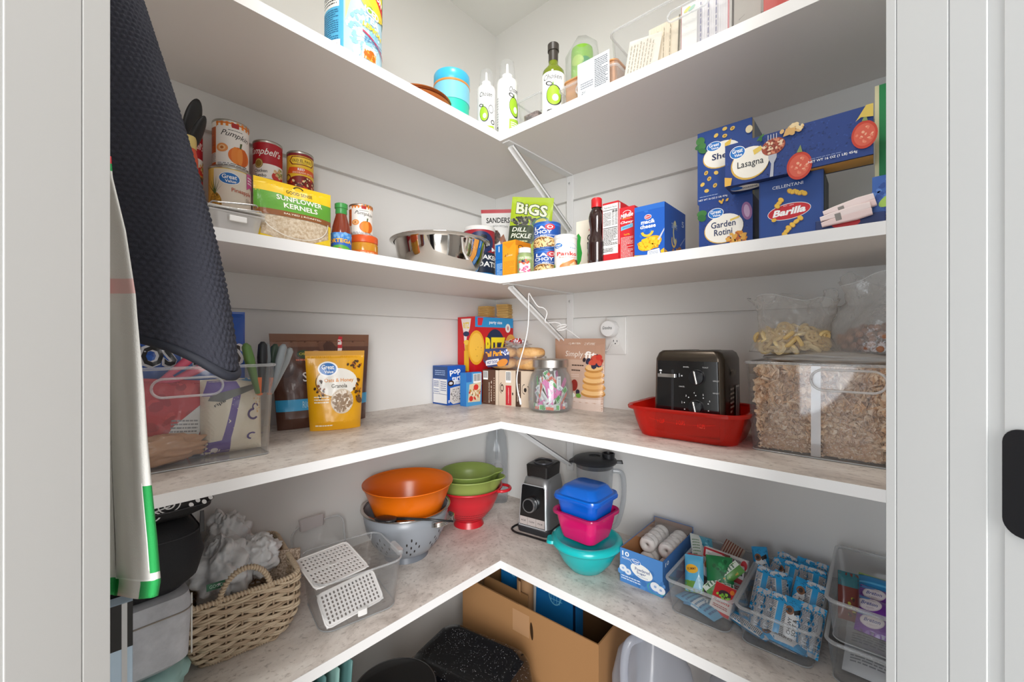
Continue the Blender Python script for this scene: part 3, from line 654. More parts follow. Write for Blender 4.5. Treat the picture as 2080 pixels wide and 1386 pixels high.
# copper-coloured box in a clear bin with recipe card
A, B = ony(1138, -.335), ony(1250, -.335)
A2 = A[0]; Wc = B[0] - A[0]
H = hz(115, B[2]) - Z1
T, mx, my, rz, W = bin_at('clear_bin', 'clear bin holding the copper-coloured box, beside the dark green oil bottle', (A[0], A[1]), (B[0], B[1]), Z1, .2, H * .72, flare=.003, rad=.012, handle=(.03, .012, H * .42))
T = thing('copper_box', 'pale copper-coloured box standing inside a clear bin on the top shelf', 'box', (mx, my + .006, Z1 + .0035))
MB().loft([(0, .09, 0, W / 2 - .006, .084, .012), (0, .09, H, W / 2 - .004, .086, .012)]).build('box_body', mat('c89a78', .35, .15), T, smooth='auto')
MB().tube([(x, y + .09, H) for x, y in rr2(W / 2 - .004, .086, .012)], .003, 8, closed=True).build('box_rim', mat('d0935c', .3, .2), T, smooth=True)
def paper(name, label, L, W, H, z, col, marks, rz=0, tilt=0, roll=0, cat='recipe card', group=None, th=.0006):
    T = thing(name, label, cat, (L[0], L[1], z), rz, group, rx=tilt, ry=roll)
    MB().box(-W / 2, 0, 0, W / 2, th, H, mat(col, .7)).build('card', parent=T)
    if marks: art(marks, W, H, front(), T, 'handwriting', rough=.8)
    return T
P1 = ony(1205, -.342)
paper('recipe_card', 'white printed recipe slip on the front of the copper-coloured box bin', P1, W * .56, .088, Z1 + .0004, 'd2d8dd', [('l', .55, .1, .95, .92, 16, '63666e'), ('l', .1, .2, .5, .4, 3, '8a8d95', 3), ('t', .2, .1, .15, .08, '21/', '333333', {'s': .3, 'b': 0})], tilt=.02)
# bin of handwritten recipe cards
A, B = ony(1243, -.33), ony(1600, -.33); Hb = hz(72, A[2]) - Z1
T, mx, my, rz, W = bin_at('clear_bin', 'long clear bin full of handwritten recipe cards on the top shelf', (A[0] + .004, A[1]), (B[0], B[1]), Z1, .26, Hb, flare=.008, rad=.02, handle=(.045, .012, Hb * .72))
def rcard(pl, pr, ptop, yy, name, label, col, marks, roll=0, dz=0, cat='recipe card', tilt=-.04):
    a, b = ony(pl, yy), ony(pr, yy); H = hz(ptop, (a[2] + b[2]) / 2) - Z1 - .004
    return paper(name, label, ((a[0] + b[0]) / 2, yy), b[0] - a[0], H, Z1 + .0042 + dz, col, marks, tilt=tilt, roll=roll, cat=cat)
hand = lambda n, c='8a8578', vert=True: [('l', .06, .05, .94, .95, n, c, 7)]
def vlines(n, col, sd=1):
    rn = random.Random(sd); o = []
    for i in range(n):
        u = .1 + .8 * i / n; v = .05 + rn.random() * .1
        while v < .85:
            e = v + rn.uniform(.04, .12); o.append(('r', u - .012, v, u + .012, min(.93, e), col)); v = e + .03
    return o
rcard(1266, 1332, 78, -.312, 'recipe_card', 'tilted cream card covered in handwriting, at the front corner of the card bin', 'efe9dc', vlines(8, 'a89f8c'), roll=.16)
rcard(1315, 1380, 45, -.305, 'recipe_card', 'yellowed lined card with a dark edge, behind the tilted cream card', 'e8dcc4', vlines(4, 'aa9f88', 3) + [('r', .1 + .08 * i, .02, .105 + .08 * i, .98, 'dcc2a2') for i in range(9)] + [('r', .95, 0, 1, 1, '6b6250')], roll=.02)
rcard(1384, 1482, -12, -.308, 'recipe_card', 'large white lined card with pink edges standing in the card bin', 'f0eef0', [('r', .02 + .047 * i, .0, .024 + .047 * i, 1, 'd9dae2') for i in range(21)] + vlines(5, '9b9bb4', 5) + [('r', 0, 0, .012, 1, 'cf6a70'), ('r', .97, 0, 1, 1, 'd98a90')], roll=0)
rcard(1384, 1415, 8, -.318, 'sticky_note', 'small slip with green and yellow leaf prints on the large lined card', 'f2f2ee', [('e', .35, .93, .25, .035, 'dfe07c', 30), ('e', .65, .92, .25, .035, 'aed6c4', 30)], dz=0, cat='note')
rcard(1486, 1545, -20, -.304, 'recipe_card', 'grey card with a dark border standing behind the pink-edged card', 'bdb8b0', [('r', 0, 0, .08, 1, '55504a'), ('t', .35, .42, .25, .03, 'James', '444444', {'s': .3, 'b': 0, 'r': 30})])
a, b = ony(1512, -.22), ony(1600, -.22)
T = thing('photo_card', 'dark brown and grey picture card leaning in the card bin', 'card', ((a[0] + b[0]) / 2, -.22, Z1 + .0042), 0, rx=-.05, ry=0)
MB().box(-.05, 0, 0, .05, .0008, .16, mat('b3aea6', .4)).build('card', parent=T); art([('s', .5, .6, .5, .3, 6, .25, ['5d4c45', '8a837b'])], .1, .16, front(), T)
a = ony(1575, -.315)
T = thing('red_packet', 'glossy red packet standing at the far end of the card bin', 'packet', (a[0] + .008, -.312, Z1 + .0042), 0)
MB().loft([(0, .008, 0, .03, .008, .006), (0, .008, .17, .03, .003, .002)]).build('packet_body', mat('d9342b', .25), T, smooth='auto')
art([('e', .7, .55, .2, .1, 'f3efe0'), ('e', .3, .8, .1, .08, 'f0b050')], .06, .17, front(), T)
# ------------------------------------------------------------ second shelf: tins
CHK = [('r', 0, .84, 1, 1, 'f6efe6')] + [('r', .28 + .09 * i, .84, .28 + .09 * i + .045, 1, 'ec8b2c') for i in range(8)] + [('r', .28, .91, 1, .94, 'e0761b')]
PUMP = [('r', 0, 0, .27, 1, 'c75a17'), ('l', .03, .45, .22, .85, 12, '8f3c0c'), ('r', 0, .1, .27, .3, 'd8d3cc'), ('l', .02, .11, .26, .29, 6, '777777', 5), ('r', .27, 0, 1, 1, 'f2ece4')] + CHK + [('r', .3, .02, .95, .86, 'f3eee8'),
        ('r', .56, .84, .68, .94, 'b52a2a'), ('l', .5, .77, .75, .8, 1, '555555'), ('t', .63, .68, .5, .15, 'Pumpkin', '2b2320', {'s': .35, 'b': 0, 'r': -6}),
        ('e', .7, .27, .2, .19, 'e8731a'), ('e', .62, .27, .07, .18, 'f08a2c'), ('e', .78, .27, .07, .18, 'd9640f'), ('e', .7, .27, .05, .185, 'f3933a'), ('p', [(.69, .44), (.7, .55), (.74, .56), (.72, .44)], '4d5a2a'),
        ('e', .4, .4, .1, .09, 'ee9a55'), ('e', .4, .4, .06, .055, 'f6c58e'), ('e', .4, .4, .03, .03, 'c9702c'), ('r', .32, .06, .62, .1, 'ffffff'), ('l', .32, .03, .92, .1, 2, '6a6a6a', 6)]
def stack_can(pl, pr, xx, z, h, name, label, col, A, off=0, side='L', rfix=None):
    x, y, r, t = cyl(pl, pr, side, xx); r = rfix or r
    can(name, label, (x, y, z), facing(x, y, off), r, h, col, A); return z + h
# hidden rows under the visible tins
def pumpkin_stack():
    z = stack_can(428, 508, .045, Z2, .095, 'soup_can', 'plain tin at the bottom of the pineapple and pumpkin stack', 'b9b2a8', [('r', 0, 0, 1, 1, 'c24a3c')])
    PINE = [('r', 0, 0, 1, 1, 'e9c35a'), ('p', [(.25, 0), (.25, .95), (1, .95), (1, 0)], 'eee6d6'), ('r', 0, .93, 1, 1, 'f0d26a'), ('e', .27, .2, .12, .24, 'b98a2a'), ('s', .27, .2, .1, .22, 40, .016, ['7d5a18', 'd9ab42'])] + \
           [('p', [(.27, .4), (.27 + .17 * math.sin(a), .4 + .42 * math.cos(a) * .95), (.29, .42)], c) for a, c in ((-1.0, '4d5f2a'), (-.6, '5f7232'), (-.2, '44582a'), (.2, '66793a'), (.6, '4d5f2a'), (1.0, '5f7232'))] + GVM(.5, .74, .16, .13) + \
           [('p', [(.78, .6), (.78, .95), (.96, .95), (.96, .62), (.87, .68)], 'd65a9c'), ('l', .8, .72, .94, .9, 3, 'ffffff'), ('t', .70, .5, .34, .11, 'Pineapple', 'c0522a', {'b': .005}), ('t', .84, .36, .16, .08, 'Slices', 'a8a28f', {'b': 0}), ('s', .85, .08, .1, .08, 10, .03, ['e2c23a', 'b8b83c'])]
    z = stack_can(423, 510, .05, z + .0005, .111, 'pineapple_can', 'yellow pineapple tin with pineapple picture, under the larger pumpkin can', 'e9c35a', PINE, -2)
    stack_can(430, 506, .045, z + .0005, .112, 'pumpkin_can', 'orange gingham pumpkin can stacked on the pineapple tin', 'c75a17', PUMP, -8)
pumpkin_stack()
CAMP = [('r', 0, .42, 1, 1, 'b01424'), ('r', 0, 0, 1, .42, 'f1ede6'), ('l', .02, .93, .98, .97, 1, 'e8c9c4'), ('t', .4, .7, .8, .22, "Campbell's", 'f4f0ea', {'s': .35, 'b': .01, 'r': -3}), ('e', .3, .42, .1, .12, '8f7430'), ('o', .3, .42, .085, .1, .15, 'd8c27a'), ('l', .92, .1, .99, .9, 14, 'e8d8d4', 3),
        ('t', .34, .24, .3, .08, 'Chicken', '2a2522', {'b': .01}), ('t', .33, .13, .28, .08, 'Gumbo', '2a2522', {'b': .01}), ('e', .74, .14, .16, .13, 'c8362c'), ('s', .76, .24, .12, .12, 12, .04, ['e9d9b0', '8aa04a', 'dcb27c']), ('r', 0, .02, 1, .045, 'c9a54a')]
def three(pl, pr, xx, h, top, texts):
    z = Z2
    for i in range(2): z = stack_can(pl, pr, xx, z, h, 'soup_can', texts[i], 'a3172a', [('r', 0, .45, 1, 1, 'b01424'), ('r', 0, 0, 1, .45, 'f1ede6')]) + .0004
    return z
z = three(513, 574, .03, .1025, None, ('red and white soup can at the bottom of the gumbo stack', 'red and white soup can in the middle of the gumbo stack'))
stack_can(513, 574, .03, z, .1025, 'soup_can', 'red and white chicken gumbo soup can, topmost of its stack', 'b01424', CAMP)
z = three(582, 637, .03, .1025, None, ('red and white soup can at the bottom, under the yellow bean cans', 'red and white soup can just under the yellow and red bean can'))
ELP = [('r', 0, 0, 1, 1, 'f0c22c'), ('r', 0, .88, 1, 1, '8c1a22'), ('p', [(.2, .74), (.28, .86), (.78, .86), (.86, .74), (.78, .64), (.28, .64)], '7a1820'), ('p', [(.23, .74), (.3, .84), (.76, .84), (.83, .74), (.76, .66), (.3, .66)], 'f4cf3e'), ('t', .53, .75, .5, .07, 'OLD EL PASO', '3a1a12', {'b': .01}), ('l', .4, .68, .66, .7, 1, '3a1a12'),
       ('p', [(.12, .42), (.2, .58), (.9, .54), (.95, .42), (.55, .4)], 'e25a1c'), ('t', .5, .52, .16, .06, 'RED', 'ffffff', {'b': .02}), ('t', .55, .44, .5, .045, 'ENCHILADA SAUCE', 'ffe9c0', {'b': .01}), ('e', .55, .16, .42, .2, '8a1c14'), ('s', .6, .18, .34, .14, 14, .04, ['d8421c', 'f0d9a0', '5b1a10']), ('o', .16, .3, .09, .1, .25, '7a1820')]
stack_can(582, 637, .03, z, .1025, 'sauce_can', 'yellow and dark red sauce can with a bean picture, topmost of its stack', 'f0c22c', ELP, 4)
z = Z2
for i in range(2): z = stack_can(358, 412, .03, z, .088, 'soup_can', ('bottom can', 'middle can')[i] + ' of the soup stack mostly hidden by the oven mitt', 'a3172a', [('r', 0, .45, 1, 1, 'b01424'), ('r', 0, 0, 1, .45, 'f1ede6')]) + .0004
stack_can(358, 412, .03, z, .1, 'soup_can', 'red and white soup can half hidden by the oven mitt', 'b01424', CAMP, 22)
x, y, r, t = cyl(358, 403, 'L', .115); hh = hz(278, t) - Z2
T = thing('sauce_jar', 'tall jar of red sauce with a pale gold lid, beside the oven mitt edge', 'jar', (x, y, Z2), facing(x, y))
MB().lathe([(0, 0), (r * .95, 0), (r, .006), (r, hh * .8), (r * .8, hh * .88), (r * .78, hh * .9)], 48).build('jar_body', mat('cf4a28', .15, spec=.7), T, smooth='auto')
MB().lathe([(r * .8, hh * .89), (r * .86, hh * .9), (r * .86, hh * .995), (r * .8, hh), (0, hh)], 48).build('lid', mat('d8c078', .35, .3), T, smooth='auto')
for i, (p0, p1, w) in enumerate((((366, 330), (402, 204), .019), ((386, 300), (415, 238), .013))):
    a, b = pt(*p0, .93 - .04 * i), pt(*p1, .92 - .04 * i); d = b - a
    foot = a - d * ((a.z - Z2 - .004) / d.z); ln = (b - foot).length
    T = thing('cooking_utensil', ('longer', 'shorter')[i] + ' black rounded utensil standing behind the oven mitt, tip up', 'utensil', foot); T.rotation_euler = (b - foot).to_track_quat('Z', 'Y').to_euler()
    MB().ball((0, 0, ln - .045), (w, .006, .048), mat('1b1b1d', .4), 20, 14).build('utensil_head', parent=T, smooth=True)
    MB().tube([(0, 0, 0), (0, 0, ln - .08)], .0045, 8).build('handle', mat('1b1b1d', .4), T, smooth=True)
# stacked clear tubs with lids
A, B = onx(422, .33), onx(541, .33)
mx, my, rz, W = edge(A, B); Ht = hz(405, A[2]) - Z2
T = thing('food_tub', 'clear rectangular tub with folded foil lids on top, beside the sunflower seed bag', 'tub', (mx, my, Z2), rz)
MB().loft([(0, .07, 0, W / 2 - .008, .055, .015), (0, .07, Ht * .72, W / 2 - .002, .062, .015)], cap=(1, 0)).build('tub_body', clear(body=.7, edge=.25, fog='f2f0ee', rough=.25), T, smooth='auto')
for k_, z_ in ((0, .72), (1, .86)): MB().loft([(0, .07, Ht * z_, W / 2 + .003, .066, .012), (0, .07, Ht * z_ + .003, W / 2 + .003, .066, .012)]).build('tub_lid', clear(body=.5, edge=.3, fog='f0eeec'), T, smooth='auto')
MB().box(-.014, -.001, Ht * .42, .014, .004, Ht * .62, mat('f2f0ee', .3)).build('latch', parent=T, bevel=.001)
s = MB()
for i in range(2):
    P = [(x_, y_ + .07, Ht * .93 + .010 * i + .004 * math.sin(x_ * 60)) for x_, y_ in rr2(W / 2 - .002 - .008 * i, .06, .008)]
    s.tube(P, .0016, 6, closed=True)
s.grid(lambda u, v: ((u - .5) * W * .92, .012 + .115 * v, Ht * .92 + .004 * math.sin(u * 9) * math.sin(v * 7)), 12, 12)
s.build('foil_lid', mat('c9c8c6', .2, .9), T, smooth=True)
# sunflower kernels
A, B = onx(514, .285), onx(671, .285); mx, my, rz, W = edge(A, B); H = hz(378, (A[2] + B[2]) / 2) - Z2
SUN = [('r', 0, .78, 1, 1, 'f4c90e'), ('r', 0, .5, 1, .78, '5fa22e'), ('p', [(0, .62), (0, .80), (.3, .80), (.6, .70), (1, .76), (1, .6), (.5, .56)], '5fa22e'), ('r', 0, .43, 1, .52, '8a5020'), ('t', .55, .86, .34, .055, 'GOOD SENSE', '2a2a20', {'b': .01}), ('o', .55, .94, .07, .05, .3, '3a3420', 0, (10, 170)),
       ('t', .55, .735, .6, .085, 'SUNFLOWER', 'f6f4ea', {'b': .02}), ('t', .55, .615, .44, .085, 'KERNELS', 'f6f4ea', {'b': .02}), ('t', .57, .475, .5, .035, 'SALTED | ROASTED', 'f2e8d4', {'b': .015}), ('r', 0, 0, .06, .43, 'f2cf1c'), ('r', .94, 0, 1, .43, 'f2cf1c'), ('p', [(.06, .0), (.06, .12), (.4, .02), (.6, .02), (.94, .2), (.94, 0)], 'f2cf1c'), ('o', .5, .45, .44, .36, .03, 'e9e3d8', 0, (180, 360))]
pouch('seed_bag', 'yellow and green sunflower kernel bag with clear window, standing among the tins', 'bag', (mx, my, Z2), rz, W, H, .05, speckle('seeds', 'b9a183', 'd8c9b2', 160, .4, .6, .4), SUN, seed=3, wr=.002)
# taco sauce bottle
x, y, r, t = cyl(672, 714, 'L', .255); hh = hz(415, t) - Z2
T = thing('sauce_bottle', 'glass taco sauce bottle with green cap, beside the sunflower seed bag', 'bottle', (x, y, Z2), facing(x, y, -8))
MB().lathe([(0, 0), (r * .95, 0), (r, .006), (r, hh * .42), (r * .88, hh * .56), (r * .6, hh * .74), (r * .5, hh * .82)], 56).build('bottle_body', mat('7d3018', .12, spec=.8), T, smooth='auto')
MB().lathe([(r * .54, hh * .8), (r * .58, hh * .82), (r * .56, hh * .9), (r * .64, hh * .91), (r * .64, hh * .99), (r * .56, hh), (0, hh)], 40).build('cap', mat('3f9448', .35), T, smooth='auto')
art([('r', 0, .02, 1, .98, '2a62b8'), ('r', 0, .7, 1, .98, '4a90d8'), ('s', .5, .85, .5, .1, 8, .08, ['7cb2e4']), ('t', .5, .6, .85, .17, 'ORTEGA', 'f5b52c', {'b': .04, 'arc': .25}), ('e', .5, .22, .4, .24, '5aa838'), ('e', .5, .26, .07, .08, 'd8342a'), ('r', .12, .02, .88, .17, '1f57ae'), ('t', .5, .1, .55, .1, 'ORIGINAL', 'ffffff', {'b': .02})], PI * r * .95, hh * .44, roundf(r), T, maxlen=.005)
# pumpkin can on relish jar
x, y, r, t = cyl(709, 768, 'L', .17); jh = .081
T = thing('relish_jar', 'squat glass jar of orange relish with orange lid, under the small pumpkin can', 'jar', (x, y, Z2), facing(x, y))
MB().lathe([(0, 0), (r * .93, 0), (r, .008), (r, jh * .7), (r * .92, jh * .78)], 56).build('jar_body', mat('c98a1e', .15, spec=.8), T, smooth='auto')
MB().lathe([(r * .93, jh * .76), (r * .99, jh * .78), (r * .99, jh * .97), (r * .94, jh), (0, jh)], 56).build('lid', mat('d4551c', .35), T, smooth='auto')
art([('r', .1, .05, .9, .5, 'd86a1a'), ('t', .5, .4, .5, .1, 'SALSA CON QUESO', 'f4e0c0', {'b': .01}), ('s', .5, .2, .3, .12, 10, .04, ['e8a33a', 'a8480e'])], PI * r, jh, roundf(r), T, maxlen=.006)
x, y, r, t = cyl(709, 757, 'L', .165)
can('pumpkin_can', 'small orange gingham pumpkin can stacked on the relish jar', (x, y, Z2 + jh + .0006), facing(x, y, -8), r, hz(414, t - r) - Z2 - jh, 'c75a17', PUMP)
# mixing bowl
x, y, r, t = cyl(782, 1003, 'L', .165); r = min(r, .158)
hh = hz(466, t - r) - Z2
T = thing('mixing_bowl', 'large polished steel mixing bowl on the second shelf', 'bowl', (x, y, Z2), 0)
MB().lathe([(0, .001), (r * .5, .001), (r * .62, .008), (r * .76, .03), (r * .85, hh * .55), (r * .9, hh * .9), (r * .92, hh * .97), (r * .97, hh), (r, hh - .001), (r * 1.0, hh - .003), (r * .97, hh - .003), (r * .925, hh * .93)], 128).build('bowl_body', mat('cfccc7', .045, 1), T, smooth=True)
MB().lathe([(0, .003), (r * .5, .003), (r * .6, .010), (r * .745, .032), (r * .835, hh * .55), (r * .885, hh * .9), (r * .92, hh * .97)], 96).build('bowl_inside', mat('cfccc7', .1, 1), T, smooth=True)
# ------------------------------------------------------------ second shelf: corner
x, y, r, t = cyl(943, 1005, 'L', .125); hh = hz(457, t - r) - Z2
T = thing('oats_canister', 'red and navy cardboard oats canister with white lid, behind the steel bowl', 'canister', (x, y, Z2), facing(x, y, -4))
MB().lathe([(0, 0), (r, 0), (r, hh * .94)], 64).build('canister_body', mat('a32030', .5), T, smooth='auto')
MB().lathe([(r, hh * .93), (r * 1.03, hh * .93), (r * 1.03, hh * .99), (r, hh), (r * .9, hh), (0, hh * .99)], 64).build('lid', mat('e7e5e2', .35), T, smooth='auto')
art([('r', 0, .0, 1, .22, '1f86c8'), ('r', 0, .22, 1, .6, '18263f'), ('e', .55, .78, .3, .2, '1c2a58', 0), ('s', .55, .8, .2, .1, 10, .05, ['3c2430', '101828']), ('t', .68, .5, .7, .1, 'QUAKER.', 'ffffff', {'b': .03}), ('t', .7, .38, .5, .1, 'OATS', 'ffffff', {'b': .03}), ('t', .7, .14, .5, .045, 'WHITE OATS', 'ffffff', {'b': .02}), ('e', .5, .0, .12, .08, 'c8303a'), ('p', [(.8, .62), (.95, .66), (.8, .7)], 'ffffff')], PI * r, hh * .92, roundf(r), T, maxlen=.008)
x, y, t = .125, -.115, 0
x, y, t = onx(1012, .112); hh = hz(426, t) - Z2
SAND = [('r', 0, .955, 1, 1, 'a8202c'), ('t', .5, .86, .7, .07, 'SANDERS', '1c1c1c', {'b': .02}), ('t', .5, .77, .6, .025, 'SMALL BATCH CHOCOLATE', '4a4a4a', {'b': 0, 'arc': .7}), ('e', .42, .64, .17, .085, '3d2a26'), ('s', .42, .66, .14, .07, 14, .03, ['6b4a3c', '241816']), ('p', [(.55, .62), (.68, .68), (.78, .57), (.62, .53)], '8a5030'), ('p', [(.62, .53), (.78, .57), (.74, .53), (.62, .5)], '5a3020'),
        ('t', .5, .455, .5, .05, 'THINS', '7a7a78', {'b': .01}), ('r', .3, .375, .72, .405, 'a8202c'), ('l', .3, .3, .72, .35, 2, 'a8606a'), ('t', .5, .22, .4, .03, 'CHOCOLATE', '667a9a', {'b': 0})]
pouch('chocolate_bag', 'white pouch with dark red top edge and chocolate picture, in the shelf corner', 'bag', (x, y, Z2), facing(x, y, -6), .135, hh, .05, mat('d9d8d6', .35, coat=.3), SAND, seed=8, wr=.0012, shape=lambda u, v: (u * (.78 + .22 * v), v))
x, y, t = onx(1066, .305); hh = hz(404, t) - Z2
BIGS = [('s', .1, .95, .2, .03, 8, .05, ['a9c42c']), ('t', .5, .85, .8, .15, 'BiGS', '2a3a20', {'b': .07, 's': -.1, 'r': -6}), ('t', .5, .85, .78, .135, 'BiGS', 'd6dbc0', {'b': .03, 's': -.1, 'r': -6}), ('s', .35, .71, .3, .05, 26, .045, ['5a5a50', '8a8a7c', '3c3c38']), ('e', .75, .70, .2, .06, '3f6a5c', 20), ('e', .75, .71, .13, .035, 'b8b04c', 20),
        ('p', [(0, .44), (0, .65), (.55, .66), (.7, .58), (.6, .44)], '33402a'), ('t', .26, .605, .36, .05, 'DILL', 'f0f2dc', {'s': .2}), ('t', .32, .53, .5, .055, 'PICKLE', 'f0f2dc', {'s': .2}), ('l', .08, .455, .5, .48, 1, 'd6dc9c'), ('e', .72, .52, .12, .07, '4c6a3a', 0)]
pouch('seed_bag', 'lime green pickle seed bag leaning in the shelf corner', 'bag', (x, y, Z2 + .004), facing(x, y, -10), .145, hh, .04, mat('a6bf24', .3, coat=.4), BIGS, seed=21, wr=.002, ry=.10)
# orange box, blue box
c = pt(1047, 560, 1.275); h1 = hz(487, 1.275) - Z2
OR = [('r', 0, 0, 1, 1, 'e89a1c'), ('l', .1, .08, .9, .45, 12, 'c87e12'), ('t', .3, .62, .3, .08, 'al', '5a2c10', {'s': .3, 'b': 0}), ('t', .55, .6, .5, .04, 'CLASSIC', 'f8e8c0', {'b': 0}), ('p', [(.05, .96), (.5, .78), (.95, .96)], 'd98c16')]
carton('food_box', 'orange carton with brown print at the front corner of the second shelf', 'box', (c.x - .027, c.y, Z2), 0, .054, .075, h1, 'e89a1c', fa=OR, ra=[('r', .4, .55, 1, .86, '6a2a14'), ('r', 0, .86, 1, 1, 'c97a14'), ('t', .3, .82, .3, .14, 'G', '5a2c10', {'b': 0}), ('t', .3, .62, .3, .14, 'S', '5a2c10', {'b': 0}), ('l', .5, .1, .95, .45, 5, 'c98a2c')])
carton('food_box', 'narrow bright blue carton squeezed beside the orange carton', 'box', (c.x - .073, c.y + .004, Z2), 0, .034, .07, h1 - .004, '1668b4', fa=[('l', .2, .05, .9, .45, 11, 'a8cdec'), ('r', .45, .78, .55, .95, 'e8e8ea'), ('r', 0, .55, 1, .56, '0f4f90')])
# little green jar
x, y, r, t = cyl(1051, 1081, 'R', -.322); hh = hz(505, t) - Z2
T = thing('spread_jar', 'tiny jar with white lid and green berry label, in front of the orange carton', 'jar', (x, y, Z2), facing(x, y))
MB().lathe([(0, 0), (r, 0), (r, hh * .72), (r * .8, hh * .8), (r * .8, hh * .82)], 40).build('jar_body', mat('8a9a6a', .3), T, smooth='auto')
MB().lathe([(r * .8, hh * .8), (r * .86, hh * .8), (r * .86, hh * .98), (r * .8, hh), (0, hh)], 40).build('lid', mat('dddcd8', .35), T, smooth='auto')
art([('r', .05, .4, .95, .95, '8ca064'), ('t', .5, .82, .7, .12, 'CHIA SEEDS', 'f0f0dc', {'b': .01}), ('r', .25, .05, .75, .55, 'e8dede'), ('s', .5, .2, .24, .16, 10, .06, ['b83058', 'd8608a']), ('s', .45, .6, .2, .1, 4, .07, ['c83030', '2c2c48', 'd85a2c'])], PI * r, hh * .72, roundf(r), T, maxlen=.005)
# noodle cans
NOOD = [('r', 0, 0, 1, 1, '1b4fa0'), ('r', 0, .86, 1, .96, '2a68c0'), ('r', 0, .1, 1, .34, '182a5c'), ('t', .35, .78, .3, .13, 'LA', 'ffffff', {'b': .03}), ('t', .4, .62, .48, .13, 'CHOY', 'ffffff', {'b': .02}), ('e', .6, .8, .12, .11, 'd0303c'), ('o', .6, .8, .07, .065, .4, 'f0d0d0'), ('t', .5, .49, .8, .05, 'CHOW MEIN NOODLES', 'dfe6f4', {'b': .005}), ('e', .42, .23, .36, .23, 'e8e0d0'), ('e', .42, .23, .34, .21, '9a6c34'), ('s', .42, .23, .28, .17, 60, .03, ['d8b070', '6a4420', 'e6c890'])]
x, y, r, t = cyl(1083, 1140, 'R', -.225); r *= .97; h2 = (hz(449, t - r) - Z2) / 2
z = Z2
for i in range(2):
    can('noodle_can', ('lower', 'upper')[i] + ' of two stacked blue noodle cans with a red flower mark', (x, y, z), facing(x, y, -6 + 8 * (1 - i)), r, h2 - .0005, '1b4fa0', NOOD, cat='can', lidm=mat('2a5ca8', .35)); z += h2
# panko canister
x, y, r, t = cyl(1126, 1172, 'R', -.285); hh = hz(475, t - r) - Z2
T = thing('breadcrumb_canister', 'white panko breadcrumb canister with orange seafood picture', 'canister', (x, y, Z2), facing(x, y, 0))
MB().lathe([(0, 0), (r, 0), (r, hh * .92)], 56).build('canister_body', mat('eceae6', .4), T, smooth='auto')
MB().lathe([(r, hh * .9), (r * 1.04, hh * .9), (r * 1.04, hh * .98), (r * .98, hh), (0, hh)], 56).build('lid', mat('e4e3e1', .35), T, smooth='auto')
art(GVM(.26, .76, .16, .09) + [('o', .5, .62, .42, .24, .03, '7fb0d8', 0, (20, 120)), ('t', .72, .68, .2, .04, 'Plain', '5a90c0', {'b': 0}), ('t', .55, .5, .62, .12, 'Panko', 'd8342c', {'b': .02}), ('t', .57, .39, .5, .05, 'Bread Crumbs', 'd86a50', {'b': 0}), ('s', .7, .12, .3, .14, 12, .07, ['c86a2c', 'e09a58', 'f0c8a0']), ('p', [(.3, 0), (.35, .15), (.75, .34), (.8, .3), (.55, .1), (.5, 0)], 'd8854a'), ('e', .88, .25, .1, .05, '6a3a2a', -40), ('e', .12, .12, .05, .1, '6a8a3a', 20)], PI * r, hh * .9, roundf(r), T, maxlen=.006)
# corn flakes box, syrup, red boxes
def rbox(pl, pr, ptop, yf, D, name, label, col, fa, ra=None, la=None, z=Z2, hr=None, yb=None, **k):
    A, B = ony(pl, yf), ony(pr, yb if yb is not None else yf); mx, my, rz, W = edge(A, B)
    H = hz(ptop, A[2] if hr is None else B[2]) - z
    return carton(name, label, 'box', (mx, my, z), rz, W, D, H, col, fa=fa, ra=ra, la=la, **k)
rbox(1170, 1236, 452, -.21, .05, 'cereal_box', 'cream cereal box with a green stroke, behind the syrup bottle', 'e8e2d2',
     [('p', [(0, .12), (0, .72), (.08, .78), (.16, .7), (.14, .58), (.2, .4), (.16, .25), (.05, .14)], '2a9a3c'), ('t', .55, .8, .3, .06, 'Kellogg\'s', 'c8303a', {'s': .3, 'b': 0}), ('t', .66, .66, .6, .13, 'CORN', '22201e', {'b': .02}), ('t', .66, .52, .6, .13, 'FLAKES', '22201e', {'b': .02}), ('o', .5, .36, .14, .12, .1, '6a9a5a', 0, (60, 280)), ('s', .4, .08, .4, .1, 14, .06, ['b8c23a', '7a8a2a', 'dcd890'])])
x, y, r, t = cyl(1193, 1231, 'R', -.3); hh = hz(404, t) - Z2
T = thing('syrup_bottle', 'dark brown syrup bottle with red cap and ribbed lower half', 'bottle', (x, y, Z2), 0)
pr_ = [(0, 0), (r * .95, 0), (r, .004)] + [(r * (1.0 if i % 2 else .955), .012 + i * hh * .011) for i in range(24)] + [(r * .93, hh * .34), (r * .72, hh * .48), (r * .70, hh * .55), (r * .84, hh * .66), (r * .86, hh * .72), (r * .74, hh * .79), (r * .5, hh * .845), (r * .48, hh * .88)]
MB().lathe(pr_, 56).build('bottle_body', mat('2a1412', .1, spec=.8), T, smooth=True)
MB().lathe([(r * .56, hh * .86), (r * .58, hh * .87), (r * .58, hh * .985), (r * .5, hh), (0, hh)], 40).build('cap', mat('c81f26', .35), T, smooth='auto')
NUT = [('r', 0, 0, 1, 1, 'c8242c'), ('r', .02, .16, .98, .97, 'efecea'), ('t', .5, .92, .8, .03, 'Nutrition Facts', '222222', {'b': .01}), ('r', .04, .87, .96, .88, '222222'), ('l', .05, .62, .55, .84, 10, '333333'), ('l', .6, .62, .75, .84, 10, '555555', 4), ('l', .8, .62, .95, .84, 10, '555555', 6), ('e', .7, .845, .08, .02, '777777'), ('e', .88, .845, .08, .02, '777777'), ('r', .04, .58, .96, .59, '222222'), ('l', .05, .3, .96, .57, 12, '444444', 8), ('r', .04, .27, .96, .272, '222222'), ('l', .05, .19, .7, .26, 3, '444444', 9)]
